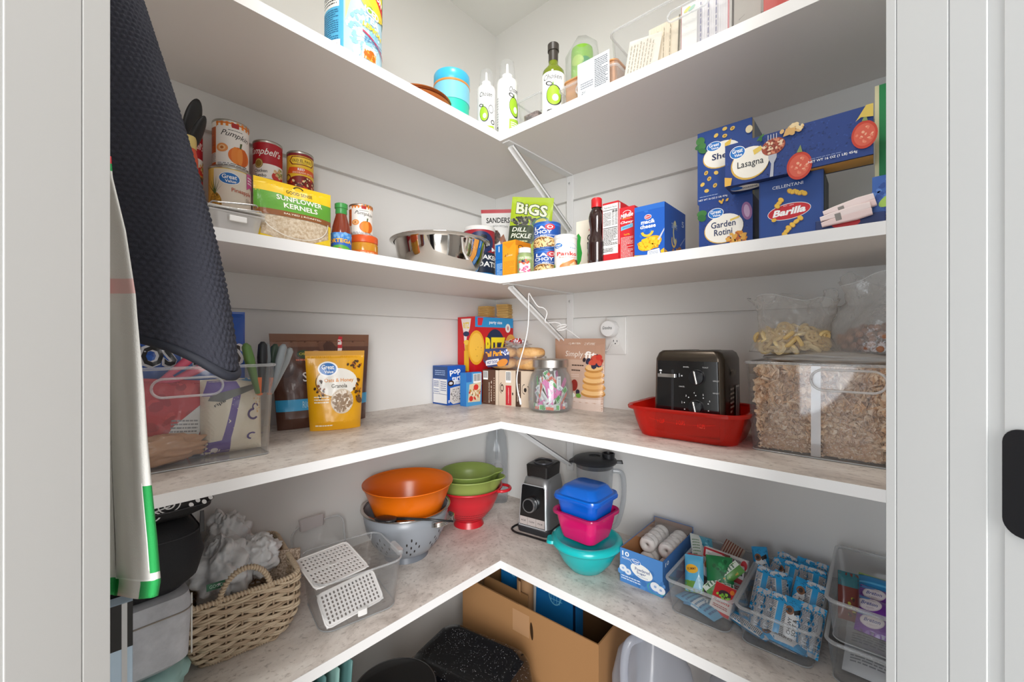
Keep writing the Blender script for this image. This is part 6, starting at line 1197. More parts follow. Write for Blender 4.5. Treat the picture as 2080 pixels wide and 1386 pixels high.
T = thing('bag_label', 'small dark green printed label on the crumpled bag in the basket', 'label', (.214, -1.045, ZL + .155), math.radians(80), rx=-.3); MB().box(-.016, -.001, 0, .016, 0, .013, mat('2e6a48', .5)).build('label_paper', parent=T); art([('t', .5, .5, .7, .5, 'GOOD', 'a8ccb4')], .032, .013, lambda x, y, o: (x, -.001 - o, y), T)
T = thing('woven_mat', 'folded tan patterned woven mat standing in the basket beside the bags', 'mat', (.165, -.905, ZL + .03), math.radians(60), rx=-.25)
MB().box(-.035, -.004, 0, .035, .004, .125, speckle('woven_tan', '8a7460', 'cbb8a4', 230, .42, .58, .7)).build('mat_sheet', parent=T, bevel=.002)
# salad container and its perforated trays
cA, cB = Vector((.2894, -.871)), Vector((.324, -.689)); mx, my, rz, W = edge(cA, cB)
T = bin_('salad_container', 'clear produce container with two white perforated trays leaning in it', (mx, my, ZL), rz, W - .008, .165, .118, flare=.012, rad=.03, cat='container', rim=.005)
MB().loft([(.0, -.006, .016, .011, .004, .006), (0, -.006, .03, .011, .004, .006)]).build('white_latch', WHITEP, T, smooth='auto')
o_ = MB().loft([(W / 2 + .012, .05, .112, .006, .03, .005), (W / 2 + .014, .05, .124, .006, .03, .005)]).build('side_clip', clear(body=.3, edge=.5), T, smooth='auto')
def tray(label, O, X, Y, nx, ny, sep):
    """white perforated tray; O corner, X and Y edges"""
    x_, y_ = X.normalized(), (Y - X * (X.dot(Y) / X.dot(X))).normalized(); z_ = x_.cross(y_); w, h = X.length, Y.length
    T = thing('perforated_tray', label, 'tray', O); M = Matrix((x_, y_, z_)).transposed().to_4x4(); T.matrix_world = Matrix.Translation(O) @ M
    mb = MB(); bw = .005; cw, ch = (w - 2 * bw) / nx, (h - 2 * bw - sep) / ny; k_ = 16
    for i in range(nx):
        for j in range(ny):
            cx_, cy_ = bw + cw * (i + .5), bw + ch * (j + .5) + (sep if j >= ny / 2 else 0)
            P = rr2(cw * .26, ch * .36, cw * .25, 3); out = []
            for (a, b) in P:
                m_ = max(abs(a) / (cw / 2), abs(b) / (ch / 2)); out.append((cx_ + a / m_, cy_ + b / m_))
            # snap the corners of the cell
            n = len(P)
            for ci, (sx, sy) in enumerate(((1, 1), (-1, 1), (-1, -1), (1, -1))): out[ci * 4 + 1] = (cx_ + sx * cw / 2, cy_ + sy * ch / 2); 
            inn = [(cx_ + a, cy_ + b) for a, b in P]
            mb.add([(a, b, 0) for a, b in out] + [(a, b, 0) for a, b in inn], [(q, (q + 1) % n, n + (q + 1) % n, n + q) for q in range(n)])
    for x0, y0, x1, y1 in ((0, 0, w, bw), (0, h - bw, w, h), (0, bw, bw, h - bw), (w - bw, bw, w, h - bw)) + (((bw, bw + ch * ny / 2, w - bw, bw + ch * ny / 2 + sep),) if sep else ()):
        mb.add([(x0, y0, 0), (x1, y0, 0), (x1, y1, 0), (x0, y1, 0)], [(0, 1, 2, 3)])
    o = mb.build('perforated_plate', mat('eeecea', .4), T); s = o.modifiers.new('s', 'SOLIDIFY'); s.thickness = .0018; s.offset = 0
    r = MB(); r.tube([(x + w / 2, y + h / 2, 0) for x, y in rr2(w / 2, h / 2, .012)], .0022, 6, closed=True); r.build('edge', mat('eeecea', .4), T, smooth=True)
    if sep: MB().loft([(w * .5, bw + ch * ny / 2 + sep / 2, -.001, .008, .004, .004), (w * .5, bw + ch * ny / 2 + sep / 2, .0025, .008, .004, .004)]).build('centre_clip', mat('cfccc9', .4), T, smooth='auto')
tray('lower white perforated tray standing on the floor of the clear produce container', pt(664, 1279, .918), pt(779, 1216, 1.018) - pt(664, 1279, .918), pt(635, 1215, .945) - pt(664, 1279, .918), 14, 7, 0)
tray('upper white perforated tray sticking out over the rim of the produce container', pt(642, 1199, .905), pt(749, 1151, 1.0) - pt(642, 1199, .905), pt(609, 1137, .985) - pt(642, 1199, .905), 13, 8, .006)
# its lid leaning on the wall
T = thing('container_lid', 'clear lid with a moulded grip leaning on the wall behind the perforated trays', 'lid', (.012, -.745, ZL + .001), PI / 2, rx=-.18)
P = rr2(.075, .066, .03); lt = [(x, 0, y + .066) for x, y in P]
MB().tube(lt, .003, 8, closed=True).build('lid_edge', clear(body=.35, edge=.5, rough=.12), T, smooth=True)
MB().prism(P, 0, .0015, clear(), Matrix.Translation((0, .001, .066)) @ Matrix.Rotation(PI / 2, 4, 'X')).build('lid_panel', parent=T)
MB().loft([(-.02, -.004, .118, .032, .008, .006), (-.02, -.006, .15, .034, .009, .006)], k=4).build('grip', clear('f2eeee', body=.55, edge=.3, fog='ece8e8'), T, smooth='auto')
# ------------------------------------------------------------ colanders and bowls
def hollow(T, prof, th, m, name, m2=None, n=96):
    p = prof + [(max(0, r - th), z + (th if i == 0 else 0)) for i, (r, z) in reversed(list(enumerate(prof)))]
    return MB().lathe(p, n).build(name, m, T, smooth=True)
cx_, cy_ = .124, -.533
GR = mat('8f949b', .3, spec=.6)
T = thing('colander', 'grey metal colander with polished loop handles, holding the orange bowl', 'colander', (cx_, cy_, ZL), facing(cx_, cy_, 0))
R0 = .129; CH = .150
prc = [(.060, .014), (.078, .024), (.100, .050), (.117, .085), (.125, .12), (R0, CH)]
MB().lathe([(.064, .002), (.066, 0), (.060, .018), (.055, .018), (.060, .002), (.064, .002)], 72).build('foot', mat('70757d', .35), T, smooth='auto')
cbody = MB().lathe([(0, .014)] + prc + [(R0 - .002, CH), (.123, .12), (.115, .085), (.098, .052), (.076, .026), (0, .017)], 110, GR)
MB().lathe([(R0 - .004, CH - .002), (R0 + .004, CH - .001), (R0 + .006, CH + .002), (R0 + .003, CH + .005), (R0 - .003, CH + .004)], 110).build('steel_rim', mat('c9c4be', .15, 1), T, smooth=True)
def prof_r(pr, z):
    for (r0, z0), (r1, z1) in zip(pr, pr[1:]):
        if z0 <= z <= z1: return r0 + (r1 - r0) * (z - z0) / (z1 - z0)
    return pr[-1][0]
def hole(mb, pr, a, z, rw, rh, slant=0, off=.0006):
    n = 12; vs = []
    for i in range(n):
        q = 2 * PI * i / n; da = rw * math.cos(q); dz = rh * math.sin(q); zz_ = z + dz; aa = a + (da + slant * dz) / prof_r(pr, z); r = prof_r(pr, zz_) + off; vs.append((r * math.sin(aa), -r * math.cos(aa), zz_))
    mb.add(vs, [list(range(n))], HOLEM)
HOLEM = mat('2a2320', .7); hl = cbody
for g in range(8):
    a0 = 2 * PI * g / 8 + .12
    for (da, z) in ((0, .092), (-.09, .078), (.09, .08), (-.18, .064), (0, .066), (.17, .066), (-.09, .052), (.08, .052), (0, .040)): hole(hl, prc, a0 + da * 1.25, z, .0022, .0052)
hl.build('colander_body', None, T, smooth=True)
for s in (0, 1):
    a = math.radians(52) if s == 0 else math.radians(232)
    ctr = Vector((math.sin(a), -math.cos(a), 0)); tn = Vector((math.cos(a), math.sin(a), 0)); pts = []
    for i in range(17):
        q = -1 + 2 * i / 16; pts.append(ctr * (R0 - .003 + .034 * (1 - q * q) ** .5) + tn * (.046 * q) + Vector((0, 0, CH - .022 + .004 * (1 - q * q))))
    m = MB()
    for off in (-.004, 0, .004): m.tube([p + Vector((0, 0, off)) for p in pts], .0034, 8)
    m.build('handle', mat('d2cec8', .12, 1), T, smooth=True)
ORG = mat('e8700c', .28, spec=.6)
T = thing('orange_bowl', 'large flared orange plastic bowl resting in the grey colander', 'bowl', (cx_ + .004, cy_ + .004, ZL + .082), 0)
OH = .142; prf = [(.078, 0), (.084, .004), (.098, .045), (.118, .1), (.134, OH)]
MB().lathe([(0, .001), (.074, .001)] + prf + [(.1365, OH + .001), (.136, OH - .003), (.1315, OH - .001), (.1155, .1), (.0955, .047), (.081, .007), (0, .005)], 110).build('bowl_body', ORG, T, smooth=True)
T = thing('serving_spoon', 'black plastic serving spoon lying on the colander rim in front of the orange bowl', 'spoon', (cx_ + .062, cy_ - .108, ZL + .1555), math.radians(38))
BS = mat('1d1d1f', .3); MB().ball((0, 0, .004), (.034, .021, .006), BS, 24, 12).build('spoon_bowl', parent=T, smooth=True)
MB().tube([(.030, 0, .005), (.06, 0, .006), (.12, .0, .005), (.19, 0, .002)], .0042, 8, rf=lambda q: 1.1 - .4 * q).build('handle', BS, T, smooth=True)
rx0, ry0 = .112, -.262
REDM = mat('c4202c', .3, spec=.6)
T = thing('red_colander', 'red plastic colander with small drain holes and a side handle, under the green bowls', 'colander', (rx0, ry0, ZL), facing(rx0, ry0))
RH = .142; pr2 = [(.047, .020), (.062, .034), (.088, .065), (.104, .1), (.116, RH)]
MB().lathe([(.052, 0), (.054, .001), (.045, .022), (.042, .022), (.05, .001), (.052, 0)], 64).build('foot', REDM, T, smooth='auto')
hl = MB().lathe([(0, .020)] + pr2 + [(.121, RH + .001), (.122, RH - .006), (.119, RH - .006), (.119, RH - .002), (.114, RH - .002), (.102, .1), (.086, .066), (.06, .037), (0, .023)], 96, REDM); HOLEM = mat('4a0c12', .8)
for j in range(3):
    for i in range(40):
        a = -1.4 + 2.8 * i / 39; hole(hl, pr2, a + j * .035, .038 + .011 * j, .0016, .0016)
hl.build('colander_body', None, T, smooth=True)
a = math.radians(70); ctr = Vector((math.sin(a), -math.cos(a), 0)); tn = Vector((math.cos(a), math.sin(a), 0))
m = MB(); m.tube([ctr * (.117 + .036 * (1 - q * q) ** .5) + tn * (.036 * q) + Vector((0, 0, RH - .004)) for q in [-1 + 2 * i / 16 for i in range(17)]], .0055, 8); m.build('side_handle', REDM, T, smooth=True)
GRN = mat('93a657', .35, spec=.6); GRN2 = mat('84984c', .35, spec=.6)
def spout_bowl(name, label, z, R, H, r0, col, aim):
    T = thing(name, label, 'bowl', (rx0, ry0, z), aim); n = 96; prof = [(r0, 0), (r0 + (R - r0) * .45, H * .2), (R * .93, H * .6), (R, H)]
    def ringp(r, zz_, up):
        o = []
        for i in range(n):
            a = 2 * PI * i / n; da = min(a, 2 * PI - a); s_ = max(0, 1 - (da / .30) ** 2) if da < .30 else 0
            o.append(((r + .022 * s_ * up) * math.cos(a), (r + .022 * s_ * up) * math.sin(a), zz_ + .003 * s_ * up))
        return o
    rings = [ringp(.001, .001, 0)] + [ringp(r, z_, 0 if z_ < H * .5 else (z_ / H - .5) * 2) for r, z_ in prof] + [ringp(R + .004, H + .001, 1), ringp(R + .004, H - .003, 1), ringp(R - .002, H - .003, 1)] + [ringp(r - .0022, z_ + .002, 0 if z_ < H * .5 else (z_ / H - .5) * 2) for r, z_ in reversed(prof[:-1])] + [ringp(.001, .004, 0)]
    vs = [p for r_ in rings for p in r_]; N = len(rings)
    MB().add(vs, [(j * n + i, j * n + (i + 1) % n, (j + 1) * n + (i + 1) % n, (j + 1) * n + i) for j in range(N - 1) for i in range(n)]).build('bowl_body', col, T, smooth=True)
    return T
spout_bowl('green_bowl', 'larger olive green mixing bowl with spout, sitting in the red colander', ZL + .082, .113, .098, .065, GRN, math.radians(22))
spout_bowl('green_bowl', 'smaller olive green mixing bowl nested in the larger green bowl', ZL + .112, .098, .080, .05, GRN2, math.radians(40))
# water jug in the corner
def jug(name, label, c, rz, w, H, m, hand_=True):
    T = thing(name, label, 'jug', c, rz)
    MB().loft([(0, 0, 0, w * .92, w * .92, .02), (0, 0, .01, w, w, .025), (0, 0, H * .55, w, w, .03), (0, 0, H * .72, w * .9, w * .9, .04), (0, 0, H * .86, w * .5, w * .5, .03), (0, 0, H * .92, w * .32, w * .32, .02), (0, 0, H, w * .3, w * .3, .02)], k=8).build('jug_body', m, T, smooth=True)
    MB().tube(smooth_pts([(0, -w * .35, H * .88), (0, -w * .85, H * .86), (0, -w * 1.02, H * .74), (0, -w * 1.0, H * .56), (0, -w * .9, H * .5)]), w * .13, 10).build('handle', m, T, smooth=True)
    MB().tube([(x, -w - .0005, H * .3 + y) for x, y in rr2(w * .55, H * .16, .02)], .0012, 6, closed=True).build('moulded_panel', m, T, smooth=True)
    MB().lathe([(w * .3, H * .97), (w * .34, H * .97), (w * .34, H * 1.03), (0, H * 1.03)], 32).build('cap', mat('dfe2e6', .4), T, smooth='auto')
jug('water_jug', 'tall clear plastic jug standing in the back corner behind the green bowls', (.030, -.032, ZL), 0 + math.radians(45), .046, .36, clear('eceef0', body=.14, edge=.35, rough=.1))
# ------------------------------------------------------------ blender
A, B = Vector((.272, -.190)), Vector((.400, -.170)); mx, my, rz, W = edge(A, B)
T = thing('countertop_blender', 'silver and black blender base with round control dial, in the shelf corner', 'blender', (mx, my, ZL), rz)
SV = mat('a9abad', .3, .8); hw = W / 2
MB().loft([(0, .075, 0, hw - .002, .072, .02), (0, .075, .018, hw, .075, .022), (0, .076, .024, hw - .003, .072, .02)], k=8).build('rubber_foot', mat('2a2b2e', .5), T, smooth='auto')
MB().loft([(0, .076, .022, hw - .002, .073, .022), (0, .078, .08, hw - .006, .070, .022), (0, .081, .15, hw - .011, .064, .024), (0, .084, .178, hw - .016, .058, .024), (0, .086, .186, hw - .024, .050, .024)], k=8).build('motor_housing', SV, T, smooth='auto')
MB().loft([(0, .086, .184, hw - .022, .05, .012), (0, .086, .222, hw - .020, .052, .012), (0, .086, .226, hw - .024, .048, .012)], k=6).build('jar_seat', mat('2c2a2a', .35, .4), T, smooth='auto')
MB().lathe([(.036, .226), (.036, .230), (.032, .231), (.030, .227)], 40, M=Matrix.Translation((0, .086, 0))).build('seat_ring', mat('55555a', .3, .6), T, smooth='auto')
fn = lambda x, y, o: (x * (1 - .10 * y / .18), .0022 + .075 * (max(0, y - .0) / .18) * .155 - o - .0004, y)
art([('p', [(.09, .13), (.91, .13), (.89, .97), (.86, 1.0), (.14, 1.0), (.11, .97)], '9a9c9e'), ('p', [(.11, .16), (.89, .16), (.87, .95), (.84, .98), (.16, .98), (.13, .95)], '0d0e10'), ('p', [(.12, .17), (.88, .17), (.88, .33), (.12, .33)], 'b3aaa6'), ('r', .36, .17, .365, .33, '3a3a3a'), ('r', .62, .17, .625, .33, '3a3a3a'), ('t', .24, .25, .14, .03, 'ICE', '444444'), ('t', .49, .25, .16, .03, 'CLEAN', '444444'), ('t', .75, .25, .14, .03, 'PULSE', '444444')], W, .165, fn, T, 'control_panel', maxlen=.02, rough=.15, o0=.0012, coat=.5)
M = Matrix.Translation((-.004, .004, .1)) @ Matrix.Rotation(PI / 2 - .09, 4, 'X')
k_ = MB().lathe([(.0245, 0), (.024, .016), (.0225, .019), (.0195, .019), (.019, .0175), (0, .0175)], 48, M=M).build('control_dial', mat('b9bbbd', .2, .9), T, smooth='auto')
MB().lathe([(.0192, .0180), (0, .0180)], 48, M=M).build('dial_face', mat('121214', .2), k_)
cord('power_cord', 'black power cord curling around the foot of the blender', [(.262, -.13, ZL + .004), (.255, -.17, ZL + .004), (.262, -.197, ZL + .004), (.29, -.208, ZL + .004), (.33, -.202, ZL + .004), (.37, -.196, ZL + .004), (.41, -.188, ZL + .004), (.43, -.16, ZL + .004)], .0034, '141416')
bx_, by_ = .507, -.056
T = thing('blender_jar', 'clear blender jar with black pour lid, standing behind the stack of coloured tubs', 'blender jar', (bx_, by_, ZL), facing(bx_, by_))
JC = clear('f2f4f6', body=.07, edge=.4, rough=.04); jH = hz(935, 1.39) - ZL
MB().lathe([(.045, 0), (.05, .002), (.05, .03), (.045, .04)], 56).build('jar_collar', mat('2b2c2e', .4), T, smooth='auto')
MB().lathe([(.046, .038), (.052, .08), (.061, jH - .02), (.063, jH)], 72).build('jar_wall', JC, T, smooth=True)
h_ = MB(); h_.tube(smooth_pts([(.058, 0, jH - .03), (.09, 0, jH - .04), (.094, 0, jH - .12), (.075, 0, jH - .2), (.052, 0, jH - .22)]), .008, 8); h_.build('handle', JC, T, smooth=True)
L_ = MB().lathe([(.060, jH - .018), (.062, jH - .004), (.072, jH - .002), (.074, jH + .004), (.068, jH + .010), (.05, jH + .016), (.022, jH + .017), (.018, jH + .013), (0, jH + .013)], 72).build('lid', mat('26272a', .45), T, smooth='auto')
MB().loft([(-.066, -.01, jH - .001, .018, .024, .012), (-.06, -.01, jH + .006, .014, .02, .01)]).build('pour_lip', mat('26272a', .45), T, smooth='auto')
MB().lathe([(.019, 0), (.021, .024), (.018, .025), (.016, .01), (0, .01)], 40, M=Matrix.Translation((.045, -.008, jH + .006))).build('fill_cap', mat('1e1f22', .4), T, smooth='auto')
MB().loft([(.078, -.005, jH - .002, .014, .010, .004), (.078, -.005, jH + .006, .012, .009, .004)]).build('lid_tab', mat('1e1f22', .4), T, smooth='auto')
# ------------------------------------------------------------ coloured tubs
qx, qy = .583, -.232
TEAL = mat('12a9ab', .22, spec=.6, sss=0)
T = thing('teal_bowl', 'round teal storage bowl with lid at the bottom of the coloured tubs', 'bowl', (qx, qy, ZL), facing(qx, qy)); tH = .082
MB().lathe([(0, .001), (.042, 0), (.05, .004), (.072, .03), (.087, .06), (.093, tH)], 96).build('bowl_body', TEAL, T, smooth=True)
MB().lathe([(.093, tH - .008), (.100, tH - .008), (.103, tH - .002), (.101, tH + .006), (.092, tH + .012), (.085, tH + .011), (.078, tH + .007), (0, tH + .007)], 96).build('lid', mat('14b4b6', .22, spec=.6), T, smooth=True)
MB().loft([(-.098, -.02, tH - .003, .016, .022, .014), (-.098, -.02, tH + .005, .014, .02, .012)]).build('lid_tab', mat('14b4b6', .25), T, smooth='auto')
az = facing(qx, qy, -34); PKM = mat('d01668', .2, spec=.6)
T = tubbox('pink_tub', 'square hot pink storage tub between the teal bowl and the blue tub', qx - .004, qy + .004, ZL + tH + .0085, az, .052, .052, .068, .068, .078, PKM, rad=.022, rimm=clear('f03a8a', body=.75, edge=.2, fog='d8307a'))
BLM = mat('0a5cc8', .2, spec=.6)
T = tubbox('blue_tub', 'square bright blue storage tub with domed lid on top of the pink tub', qx - .004, qy + .004, ZL + tH + .0085 + .0395, az + .05, .050, .050, .066, .066, .082, BLM, rad=.022)
MB().loft([(0, 0, .0835, .0735, .0735, .028), (0, 0, .088, .0725, .0725, .028), (0, 0, .089, .064, .064, .024), (0, 0, .108, .052, .052, .022), (0, 0, .112, .044, .044, .02)], k=8).build('domed_lid', mat('0c66cf', .18, spec=.6), T, smooth='auto')
# ------------------------------------------------------------ donut box
A, B = gz(1260, 1179, ZL), gz(1346, 1216, ZL); mx, my, rz, W = edge(A, B); DB = .232; DH = .092
T = thing('donut_box', 'open blue and white cardboard box of powdered mini donuts', 'box', (mx, my, ZL), 0); BL = mat('4a7fc0', .5); KR = mat('a5734a', .8)
mb = MB(); th = .0012
mb.box(-W / 2, 0, 0, W / 2, DB, th, BL); mb.box(-W / 2, 0, th, W / 2, th, DH, BL); mb.box(-W / 2, DB - th, th, W / 2, DB, DH + .012, BL); mb.box(-W / 2, 0, th, -W / 2 + th, DB, DH, BL); mb.box(W / 2 - th, 0, th, W / 2, DB, DH, BL)
mb.build('outer_card', parent=T)
mb = MB(); e = th + .0004; mb.box(-W / 2 + e, e, e, W / 2 - e, e + .0006, DH - .001, KR); mb.box(-W / 2 + e, DB - e - .0006, e, W / 2 - e, DB - e, DH + .011, mat('8f8078', .7)); mb.box(-W / 2 + e, e, e, -W / 2 + e + .0006, DB - e, DH - .001, KR); mb.box(W / 2 - e - .0006, e, e, W / 2 - e, DB - e, DH - .001, KR); mb.box(-W / 2 + e, e, e, W / 2 - e, DB - e, e + .0006, KR)
mb.build('inner_card', parent=T)
DN = lambda u, v, s: [('e', u, v, s, s * 1.1, 'e8eaf0'), ('e', u, v, s * .3, s * .33, '9ab4dc')]
art([('r', 0, 0, 1, 1, '4c86c8'), ('s', .5, .3, .5, .3, 12, .1, ['5a92d0', '3f78ba']), ('t', .14, .86, .17, .14, '10', 'ffffff', {'b': .02}), ('l', .05, .7, .25, .76, 2, 'e4ecf8'), ('e', .52, .5, .26, .2, 'f2f2ee', -12)] + GVM(.38, .72, .12, .08) + [('t', .54, .54, .34, .09, 'Powdered', '2c4a8a', {'b': .01}), ('t', .52, .44, .22, .08, 'Sugar', '2c4a8a', {'b': .01}), ('t', .55, .36, .24, .04, 'Mini Donuts', '8a9ac0', {'b': 0})] + DN(.08, .42, .09) + DN(.2, .36, .08) + [('o', .86, .18, .2, .16, .1, '4ab0a8')] + DN(.84, .24, .11) + DN(.96, .2, .1) + [('l', .04, .1, .5, .24, 2, 'dce8f8')], W, DH, front(), T, 'printed_front')
art([('r', 0, 0, 1, 1, '4478b8'), ('t', .12, .84, .1, .12, '10', 'ffffff'), ('s', .6, .4, .3, .2, 10, .06, ['6a9ad0'])], DB, DH, sideR(W, DB), T, 'printed_side')
DNM = mat('ece9e6', .85, bump=.4, bscale=200); proto = None
for row in range(2):
    for i in range(5):
        for lv in range(2):
            if lv == 0 and i < 4 and False: continue
            if proto is None:
                mb = MB(); mb.tube([(.0135 * math.cos(q), 0, .0135 * math.sin(q)) for q in [2 * PI * j / 20 for j in range(20)]], .0099, 10, closed=True); o = mb.build('mini_donut', DNM, smooth=True); proto = o
            else: o = proto.copy(); COL.objects.link(o)
            x = mx - .028 + .056 * row; y = my + .108 + .0250 * i; z = ZL + .0255 + .044 * lv
            if y > my + DB - .014: COL.objects.unlink(o) if False else None
            o.location = (x + rn.uniform(-.001, .001), y, z); o.rotation_euler = (rn.uniform(-.06, .06), 0, rn.uniform(-.04, .04))
            tag(o, '%s powdered white mini donut in the row on the %s side of the open box' % (('bottom-layer', 'top-layer')[lv], ('colander', 'snack-bin')[row]), 'donut', 'powdered donuts %d %d' % (row, lv))
film_ = MB(); film_.grid(lambda u, v: (-W / 2 + .004 + (W - .008) * u, .09 + (DB - .1) * v, .0925 + .0035 * noise.noise(Vector((u * 7, v * 9, 1)))), 30, 30)
film_.build('plastic_film', clear(body=.06, edge=.25, bump=.8, bscale=60), T, smooth=True)
# ------------------------------------------------------------ snack bins
def snackbin(label, A, B, z, H=.078, D=.262, name='snack_bin'):
    mx, my, rz, W = edge(A, B)
    T = bin_(name, label, (mx, my, z), rz, W - .004, D, H, flare=.009, rad=.018, rim=.0075)
    MB().box(-W * .32, D * .5 - .001, .0008, W * .32, D * .5 + .001, .002, clear(body=.3)).build('base_rib', parent=T)
    return mx, my, rz, W
A, B = gz(1359, 1241, ZL), gz(1482, 1289, ZL); b1 = snackbin('clear snack bin of mixed wrapped snacks beside the donut box', (A[0], -.262), (B[0], -.262), ZL)
A, B = gz(1503, 1301, ZL), gz(1652, 1363, ZL); b2 = snackbin('clear snack bin packed with blue-wrapped cookie bars', (A[0], -.262), (B[0], -.262), ZL)
A3, B3 = (1.149, -.262), (1.282, -.262)
b3 = snackbin('lower clear bin of two stacked at the door end of the lower shelf', A3, B3, ZL)
b4 = snackbin('upper clear bin of two stacked bins holding purple snack packs', A3, B3, ZL + .080)
def packet(name, label, cat, loc, rot, W, H, T_, col, A, group=None, crimp='', back=None):
    T = thing(name, label, cat, loc, 0, group); T.rotation_euler = rot
    th = pouch_fn(W, H, T_, 'pillow', rn.random() * 20, .0008, .07, 3)
    mb = MB(); nu, nv = 12, 20
    F = lambda a, b, s: ((a - .5) * W, s * th((a - .5) * W, b * H), b * H)
    mb.grid(lambda a, b: F(a, b, -1), nu, nv); mb.grid(lambda a, b: F(a, b, 1), nu, nv, flip=True)
    mb.build('wrapper', mat(col, .3, coat=.4), T, smooth=True)
    if A: art(A, W, H, lambda x, y, o: (x, -th(x, y) - o, y), T, maxlen=.008, o0=.0004, coat=.4, rough=.3)
    if back: art(back, W, H, lambda x, y, o: (-x, th(x, y) + o, y), T, 'printed_back', maxlen=.008, o0=.0004, coat=.4, rough=.3)
    return T
def carton_at(name, label, cat, loc, rot, W, D, H, col, fa, **k):
    T = carton(name, label, cat, loc, 0, W, D, H, col, fa=fa, **k); T.rotation_euler = rot; return T
# mixed snacks in the first bin
X1, Y1 = b1[0], b1[1]; zf_ = ZL + .005
packet('snack_packet', 'blue and white snack packet lying flat at the front of the mixed snack bin', 'snack packet', (X1 - .045, Y1 + .045, zf_ + .012), (PI / 2 * .98 - PI, 0, math.radians(-80)), .05, .10, .016, '4a9cd0', [('r', 0, .3, 1, .7, 'e4ecf2'), ('l', .1, .35, .9, .65, 4, '3a6a9a'), ('s', .5, .85, .4, .1, 8, .06, ['9cd0ec'])])
carton_at('raisin_box', 'small red raisin box with green grapes leaning in the mixed snack bin', 'box', (X1 + .034, Y1 + .035, zf_ + .012), (math.radians(-38), 0, math.radians(-12)), .048, .018, .066, 'e8dcd6', [('r', 0, .5, 1, 1, 'c8242a'), ('r', 0, 0, 1, .1, 'c8242a'), ('e', .55, .68, .3, .14, '3a2030'), ('s', .5, .62, .3, .1, 8, .08, ['7cb83a', '9ad04a']), ('t', .5, .42, .8, .1, 'Raisins', 'c8242a', {'s': .2}), ('e', .85, .85, .1, .08, 'e8862a'), ('l', .15, .18, .85, .3, 2, 'a8403c')])
packet('snack_packet', 'green and white granola bar wrapper standing slanted in the mixed snack bin', 'snack packet', (X1 - .002, Y1 + .075, zf_ + .03), (math.radians(-35), math.radians(38), math.radians(-10)), .03, .105, .014, '5f9a4a', [('r', .0, 0, .4, 1, 'dfe8dc'), ('l', .05, .1, .35, .9, 10, '3a6a4a'), ('s', .7, .5, .2, .4, 8, .1, ['8ac05a', 'c8a04a'])])
packet('snack_packet', 'light blue and green cracker pouch with a yellow cartoon-free badge in the mixed snack bin' if 0 else 'light blue and green cracker pouch with a yellow round badge in the mixed snack bin', 'snack packet', (X1 - .030, Y1 + .07, zf_ + .02), (math.radians(-28), math.radians(-8), math.radians(5)), .045, .085, .02, '58b0d8', [('r', 0, 0, 1, .3, '6a9a3a'), ('e', .42, .62, .34, .12, 'f0b428'), ('t', .42, .62, .5, .07, 'YUMMY', '6a3a14', {'r': 10}), ('p', [(.4, .05), (.8, .5), (1, .3), (.9, 0)], 'a8d8f0')])
carton_at('snack_box', 'small red and white barcoded carton at the donut-box side of the bin', 'box', (X1 - .046, Y1 + .115, zf_ + .022), (math.radians(-12), 0, math.radians(12)), .036, .025, .062, 'd0282c', [('b', .1, .3, .9, .78)], ra=[('r', 0, .3, 1, .78, 'e8e4e2')])
packet('snack_packet', 'white and yellow smiling-bear-free teddy cookie packet in the mixed snack bin' if 0 else 'white and yellow cookie packet in the middle of the mixed snack bin', 'snack packet', (X1 - .012, Y1 + .115, zf_ + .045), (math.radians(-42), math.radians(10), math.radians(-20)), .055, .07, .02, 'e2e2e0', [('e', .25, .5, .18, .25, 'a8703c'), ('e', .8, .5, .25, .3, 'f2b422'), ('t', .45, .6, .4, .15, 'YEAR', '2a2a2a', {'r': -15}), ('t', .5, .4, .4, .15, 'FISH', '2a2a2a', {'r': -15})])
packet('snack_packet', 'dark green shiny snack pouch against the blue-bar side of the mixed snack bin', 'snack packet', (X1 + .028, Y1 + .085, zf_ + .032), (math.radians(-30), math.radians(-6), math.radians(12)), .06, .085, .022, '1c7a44', [('r', 0, .2, 1, .3, 'e4ece4'), ('l', .1, .2, .9, .3, 2, '1c7a44'), ('s', .6, .7, .3, .2, 8, .1, ['2c9a58', '146034'])])
carton_at('candy_box', 'long flat red and white candy carton lying across the top of the mixed snack bin', 'box', (X1 + .018, Y1 + .15, ZL + .083), (math.radians(-12), math.radians(2), math.radians(-3)), .105, .016, .024, 'd8d4d2', [('r', 0, 0, .48, 1, 'c0323a'), ('r', .05, .2, .44, .8, 'f2f0ee'), ('r', .48, 0, .62, 1, '8a5048'), ('t', .75, .7, .2, .25, 'CRUNCH', '2a2a2a', {'s': .2}), ('e', .93, .5, .07, .5, 'c8323a'), ('l', .1, .35, .35, .6, 2, '9a9a9a')])
carton_at('candy_box', 'small red, white and black carton standing beside the green shiny pouch', 'box', (X1 + .050, Y1 + .125, zf_ + .03), (math.radians(-14), 0, math.radians(4)), .034, .02, .06, 'e4dedc', [('r', .2, .65, .9, .9, '2a2a2a'), ('t', .55, .78, .4, .12, 'AF', 'e8e8e8'), ('p', [(0, .4), (1, .3), (1, .5), (0, .6)], 'c8323a'), ('l', .1, .1, .9, .25, 2, 'c8323a')])
packet('snack_packet', 'silver and turquoise fruit snack packet sticking up at the back of the mixed snack bin', 'snack packet', (X1 - .035, Y1 + .165, ZL + .055), (math.radians(-62), math.radians(12), math.radians(30)), .06, .09, .018, '3aa4c4', [('p', [(0, 0), (.6, 0), (.4, 1), (0, 1)], 'd4dcd8'), ('l', .05, .2, .35, .8, 6, '7a9a7a'), ('s', .7, .6, .2, .3, 8, .08, ['7cd0e8', '1c84a8'])])
